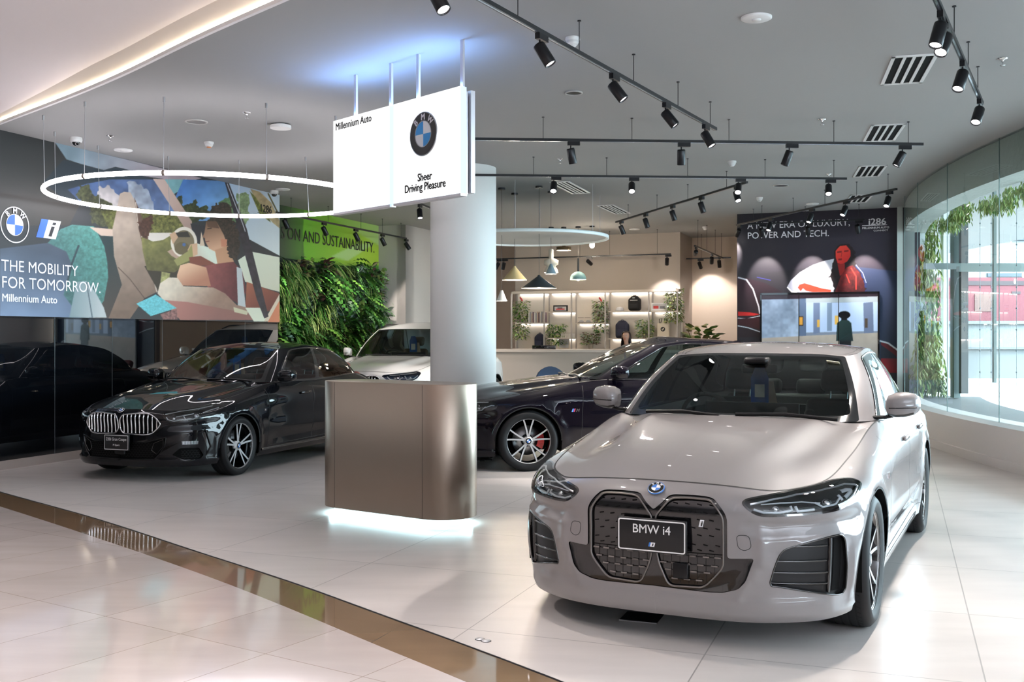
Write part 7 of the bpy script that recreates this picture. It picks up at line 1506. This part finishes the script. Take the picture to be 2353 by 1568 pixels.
# ================================================================ CARS IN PLACE
PAINT4 = mat('grey_paint', (.215, .20, .20), .42, .0, spec=.25, coat=1.0, coat_rough=.015)
build_car(I4, FEAT4, car_mats(PAINT4), (1.058, 5.74, .461), label='light grey electric coupe nearest the camera, plate reading BMW i4', style=dict(pairs=5, spread=.24, inner=.05))
def gen_bumps(arch=.014):
    def f(B):
        def b(U, V, P):
            front = (U < 1.0); d = .020*gauss(V, .70, .10)*gauss(U, 0, .45)*front-.012*gauss(V, .585, .04)*sstep(U, .45, .6)*(1-sstep(U, 1.0, 1.2))+.012*gauss(V, .205, .03)*(U < 1.2)
            for xc in (0.0, -B.sp['wb']): r = np.hypot(P[:, 0]-xc, P[:, 2]-B.sp['hub']); d = d+arch*gauss(r, B.sp['arch']+.03, .045)*(P[:, 2] > .2)*(np.abs(P[:, 1]) > .72)
            side = sstep(-P[:, 0], .45, .75)*(1-sstep(-P[:, 0], 2.2, 2.5)); return d-.020*gauss(V, .34, .07)*side+.010*gauss(V, .66, .035)*side-.007*gauss(V, .56, .04)*side
        return [b]
    return f
def slatted(B, root, dom, M, key, K, v0, v1, u0, u1, n, frame, wide=.010, slant=0.0):
    S = B.band
    for m in (False, True):
        p = PM(); p.add(panel(S, dom[key], m, .02, 0), 0); v, nn, f = panel(S, dom[key], m, 0., .02); nt = len(panel(S, dom[key], m)[2]); p.add((v, nn, f[nt:]), 0)
        o = p.build('kidney_grille', M['black_matte'], root); p = PM(); p.add(ribbon(S, K, wide, .0, m, True, .02, .006)); p.build('grille_frame', frame, o)
        for k in range(n):
            u = u0+(u1-u0)*(k+.5)/n; edge = [q for q in K if abs(q[0]-u) < .12]; lo, hi = v0, v1; tt = max(0, (u-(u1-.12))/.12); lo += .05*tt; hi -= .05*tt
            p = PM(); p.add(ribbon(S, [(u, lo), (u+slant, (lo+hi)/2), (u, hi)], .012, -.008, m, False, .02, .010)); p.build('grille_slat', frame, o)
def black_region(B, root, dom, M, keys, name, off=.02, mat_='black_matte'):
    for m in (False, True):
        p = PM()
        for k in keys: p.add(panel(B.band, dom[k], m, off, 0), 0); v, n, f = panel(B.band, dom[k], m, 0., off); nt = len(panel(B.band, dom[k], m)[2]); p.add((v, n, f[nt:]), 1)
        p.build(name, [M[mat_], M['gloss_black']], root)
# ---- black four-door coupe
K2 = [(.012, .655), (.04, .705), (.20, .722), (.335, .728), (.409, .692), (.475, .615), (.437, .548), (.382, .496), (.30, .484), (.05, .492), (.012, .54)]
H2 = [(.469, .731), (.512, .765), (.654, .796), (.814, .796), (.98, .794), (1.093, .777), (1.183, .713), (1.092, .668), (.94, .634), (.797, .629), (.73, .613), (.585, .614), (.523, .655)]
L2 = [(-.1, .412), (0, .412), (.326, .412), (.528, .461), (.515, .374), (.465, .298), (.407, .240), (0, .235), (-.1, .235)]
S2 = [(.587, .283), (.668, .35), (.859, .345), (.916, .262), (.88, .232), (.707, .226)]; G2 = [(.683, .418), (.856, .415), (.851, .382), (.688, .384)]; A2 = [(.881, .506), (.916, .546), (.996, .344), (.941, .25), (.949, .334)]
TL = lambda B: [B.inv(q, (1, 2), (B.u[15], B.u[-1])) for q in ((.83, .90), (.30, .86), (.30, .78), (.80, .76))]
def tail(B):
    w = (B.u[15], B.u[19]); f = lambda y, z: B.inv((y, z), (1, 2), w); return [f(.84, .86), f(.6, .87), f(.28, .86), f(.30, .80), f(.60, .76), f(.82, .78)]
K2, H2, S2, A2 = rounded(K2, .03, 4), rounded(H2, .03, 3), rounded(S2, .015, 3), rounded(A2, .012, 3)
def c2_regions(B): return [('kidney', K2), ('headlight', H2), ('lower', L2), ('intake', S2), ('fog', G2), ('vent', A2), ('tail', tail(B))]
def hexmesh(S, dom_poly, M, m, u0, u1, v0, v1, lift=-.014):
    p = PM(); k = 0; v = v0
    while v < v1:
        p.add(ribbon(S, [(u, v+.006*(1 if (i+k) % 2 else -1)) for i, u in enumerate(np.arange(u0+.03*max(0, 0), u1, .018))], .004, lift, m, False, .05)); v += .022; k += 1
    return p
def c2_extras(B, root, dom, M):
    S = B.band; slatted(B, root, dom, M, 'kidney', K2, .50, .715, .03, .455, 9, M['chrome'], .013)
    gd = [([(.52, .70), (.54, .665), (.60, .640), (.66, .648)], .010, .02), ([(.70, .70), (.72, .655), (.80, .65), (.86, .68), (.84, .71)], .010, .02), ([(.50, .735), (.65, .775), (.85, .775), (1.02, .765)], .008, .006), ([(.62, .70), (.70, .715), (.80, .73)], .006, .02), ([(.9, .72), (1.0, .735), (1.1, .735)], .012, .02)]
    lamp(B, root, dom, 'headlight', M, .05, gd, [(.60, .68, .026, .045), (.83, .70, .028, .045)])
    black_region(B, root, dom, M, ['lower'], 'lower_air_intake'); black_region(B, root, dom, M, ['intake'], 'side_air_intake'); black_region(B, root, dom, M, ['vent'], 'air_curtain', .012, 'gloss_black')
    for m in (False, True):
        p = hexmesh(S, None, M, m, .0, .40, .262, .40); q = hexmesh(S, None, M, m, .68, .88, .25, .335); p.v += []; p.build('mesh_insert', M['black'], root); q.build('mesh_insert', M['black'], root)
        p = PM(); p.add(ribbon(S, [(.40, .40), (.50, .44), (.50, .37), (.43, .29), (.38, .33)], .006, -.004, m, True, .02, .003), 0); p.add(ribbon(S, L2[1:8], .012, .001, m, False, .02, .004), 1); p.add(ribbon(S, A2, .006, .001, m, True, .02, .002), 1); p.build('intake_trim', [M['gloss_black'], M['paint']], root)
    lamp(B, root, dom, 'fog', M, .02, [([(.69+.03*k, .388), (.69+.03*k, .412)], .012, .006) for k in range(6)], [], 'fog_lamp', back=M['rim_face'])
    q = S.P([0.001], [.30])[0]; c = MB(); c.bbox((q[0]-.01, 0, .315), (.03, .13, .085), 0, .015); c.build('radar_cover', M['black'], root)
    emblem(B, root, M, 0.0, .765, None, .038, .003); plate(root, B, C2, M, .0, .30, .15, .405, [('220i Gran Coupe', .044, .018, .82), ('M Sport', .028, -.035, .9)], .035)
    lamp(B, root, dom, 'tail', M, .03, [([tail(B)[0], tail(B)[2]], .01, .01)], [], 'tail_light', glass('tail_lens', (.75, .04, .04), 1.5), mat('tail_bezel', (.30, .01, .01), .3))
    for m in (False, True): p = PM(); p.add(ribbon(S, [B.side(x, .235) for x in np.linspace(-.40, -2.25, 30)], .030, .001, m, False, .02, .008)); p.build('sill_blade', M['gloss_black'], root)
    hang_tag(root, (-1.22, .0, 1.26), 1.5, M, 0)
    text('fender_badge', 'M', .035, M['chrome'], frame_matrix((-.44, B.band.P([B.side(-.44, .66)[0]], [B.side(-.44, .66)[1]])[0][1]+.002, .66), (-1, 0, 0), (0, 0, 1)), root, depth=.002, bold=.002)
PAINT2 = mat('black_paint', (.002, .0025, .004), .4, .0, spec=.02, coat=.75, coat_rough=.012)
build_car(C2, dict(regions=c2_regions, bumps=gen_bumps(), hood_bumps=hood_bumps4, extras=c2_extras), car_mats(PAINT2, leather=(.16, .028, .022), dlo_trim=bpy.data.materials['gloss_black']), (-3.755, 11.46, .34), label='glossy black four-door coupe at left, plate reading 220i Gran Coupe', res=1.25, style=dict(pairs=5, spread=.17, inner=.045))
# ---- black saloon seen from its side
H5 = [(.55, .70), (.60, .76), (.80, .796), (.914, .790), (1.051, .755), (1.148, .70), (1.129, .672), (1.026, .645), (.921, .628), (.70, .63), (.58, .66)]
H5 = rounded(H5, .03, 3)
def c5_regions(B): return [('kidney', K2), ('headlight', H5), ('lower', L2), ('tail', tail(B))]
def c5_extras(B, root, dom, M):
    S = B.band; slatted(B, root, dom, M, 'kidney', K2, .50, .715, .03, .455, 7, M['chrome'], .013); black_region(B, root, dom, M, ['lower'], 'lower_air_intake')
    lamp(B, root, dom, 'headlight', M, .05, [([(.62, .70), (.66, .66), (.76, .66)], .012, .02), ([(.82, .72), (.86, .665), (.96, .67), (1.0, .71)], .012, .02), ([(.62, .755), (.85, .775), (1.0, .76)], .008, .006), ([(1.0, .70), (1.06, .72), (1.1, .71)], .01, .02)], [(.70, .69, .028, .045), (.92, .70, .028, .045)])
    lamp(B, root, dom, 'tail', M, .03, [], [], 'tail_light', bpy.data.materials['tail_lens'], bpy.data.materials['tail_bezel']); emblem(B, root, M, 0.0, .765, None, .038, .003)
    y = B.band.P([B.side(-.50, .70)[0]], [B.side(-.50, .70)[1]])[0][1]; b = MB(); x0 = -.50
    for k, m in enumerate((0, 1, 2)): b.add([(x0-.012*k+.02, y+.003, .655), (x0-.012*k+.008, y+.003, .655), (x0-.012*k-.004, y+.003, .69), (x0-.012*k+.008, y+.003, .69)], [(0, 1, 2, 3)], m)
    b.build('fender_badge', [mat('badge_light_blue', (.10, .35, .70), .3), mat('badge_violet', (.10, .05, .35), .3), RED_], root); text('fender_badge', 'M', .048, M['chrome'], frame_matrix((x0-.030, y+.002, .655), (-1, 0, 0), (-.25, 0, 1)), root, depth=.002, bold=.002)
    f = MB(); zt = C5['roof_c'][3][2]; f.add([(-2.62, -.012, zt), (-2.62, .012, zt), (-2.86, .012, zt-.03), (-2.86, -.012, zt-.03), (-2.84, 0, zt+.055), (-2.76, 0, zt+.045)], [(0, 1, 5), (1, 2, 4, 5), (3, 0, 5, 4), (2, 3, 4)], 0, True); f.build('roof_antenna', M['paint'], root)
    st = MB(); P = B.green.P([.45], [.88])[0]; st.bar((P[0]+.01, P[1], P[2]), (P[0]+.0, P[1]+.10, P[2]-.005), .004, .035, 0, up=(1, 0, .9)); st.build('windscreen_sticker', bpy.data.materials['pale_sticker'], root); hang_tag(root, (-1.36, .02, 1.30), 1.3, M, 0)
PAINT5 = mat('purple_black_paint', (.0025, .0015, .005), .4, .0, spec=.02, coat=.7, coat_rough=.012)
build_car(C5, dict(regions=c5_regions, bumps=gen_bumps(), hood_bumps=hood_bumps4, extras=c5_extras), car_mats(PAINT5, caliper=(.55, .010, .012)), (.027, 12.33, 1.396), label='purple-black saloon parked broadside behind the grey car, red brake calipers', res=1.25, style=dict(pairs=5, spread=.235, inner=.05, style='thin'))
# ---- white sport utility car behind the column
HX = [(.391, .897), (.412, .921), (.52, .955), (.643, .975), (1.008, .975), (1.068, .933), (.939, .851), (.812, .82), (.503, .828)]
KX = [(.02, .88), (.05, .90), (.30, .90), (.36, .87), (.38, .78), (.34, .68), (.28, .65), (.06, .65), (.02, .70)]
HX, KX = rounded(HX, .03, 3), rounded(KX, .02, 3)
def cx_regions(B): return [('kidney', KX), ('headlight', HX), ('tail', tail(B))]
def cx_extras(B, root, dom, M):
    S = B.band; slatted(B, root, dom, M, 'kidney', KX, .66, .89, .04, .36, 7, M['chrome'], .016)
    lamp(B, root, dom, 'headlight', M, .05, [([(.50, .93), (.70, .955), (.98, .955)], .010, .008), ([(.47, .91), (.52, .86), (.66, .85), (.72, .90)], .014, .02), ([(.76, .93), (.78, .86), (.90, .86), (.98, .91)], .014, .02)], [(.60, .895, .034, .045), (.85, .90, .036, .045)], back=mat('lamp_bezel_blue', (.02, .04, .09), .15, coat=.8))
    lamp(B, root, dom, 'tail', M, .03, [], [], 'tail_light', bpy.data.materials['tail_lens'], bpy.data.materials['tail_bezel'])
    for m in (False, True):
        r = MB(); y = -1 if m else 1; P = B.roof.P(np.linspace(.10, .95, 10), np.full(10, .94)); r.tube([(p[0], y*p[1], p[2]+(.035 if 0 < i < 9 else .0)) for i, p in enumerate(P)], .014, 8); r.build('roof_rail', M['black'], root)
    hang_tag(root, (-1.40, .0, 1.50), 1.8, M, 0)
PAINTX = mat('white_paint', (.70, .69, .68), .4, .0, spec=.25, coat=1.0, coat_rough=.015)
build_car(CX_, dict(regions=cx_regions, bumps=gen_bumps(), hood_bumps=hood_bumps4, extras=cx_extras), car_mats(PAINTX, leather=(.10, .05, .03)), (-2.086, 16.34, .29), label='white sport utility car half hidden behind the round column', res=1.6, style=dict(pairs=5, spread=.2, inner=.05))
# ---- small things on the floor
p_ = on_z(1475, 1420, 0); r = empty('floor_socket', (p_.x, p_.y, 0), ROOMZ, 'dark square floor socket under the grey car nose', 'socket'); mb = MB(); mb.box((-.10, -.09, 0), (.10, .09, .004)); mb.build('cover_plate', SBLK, r); mb = MB(); mb.box((-.10, -.094, .0), (.10, -.09, .005)); mb.build('edge_strip', CM['rimf'], r)
for k, (x, y) in enumerate(((1103, 1470), (1117, 1474))):
    p_ = on_z(x, y, 0); r = empty('floor_stud', (p_.x, p_.y, 0), 0, ('left', 'right')[k]+' of two tiny metal studs in the floor near the edge', 'stud', 'metal floor studs'); mb = MB(); mb.lathe([(.022, 0), (.020, .005), (.001, .006)], 20, 0); mb.build('cap', CM['rimf'], r); mb = MB(); mb.lathe([(.026, .0005), (.022, .002)], 20, 0); mb.build('ring', SBLK, r)
p_ = on_z(1108, 1060, 0); r = empty('cable', (p_.x, p_.y, .0), 0, 'coiled black cable on the floor beside the podium', 'cable'); mb = MB(); mb.tube([(.11*(1+.25*math.sin(k*.7))*math.cos(k*.45), .09*(1+.2*math.cos(k*.9))*math.sin(k*.45), .012+.0009*k) for k in range(48)], .006, 6); mb.build('coil', SBLK, r); mb = MB(); mb.box((-.03, -.02, 0), (.03, .02, .025)); mb.build('plug', SBLK, r)
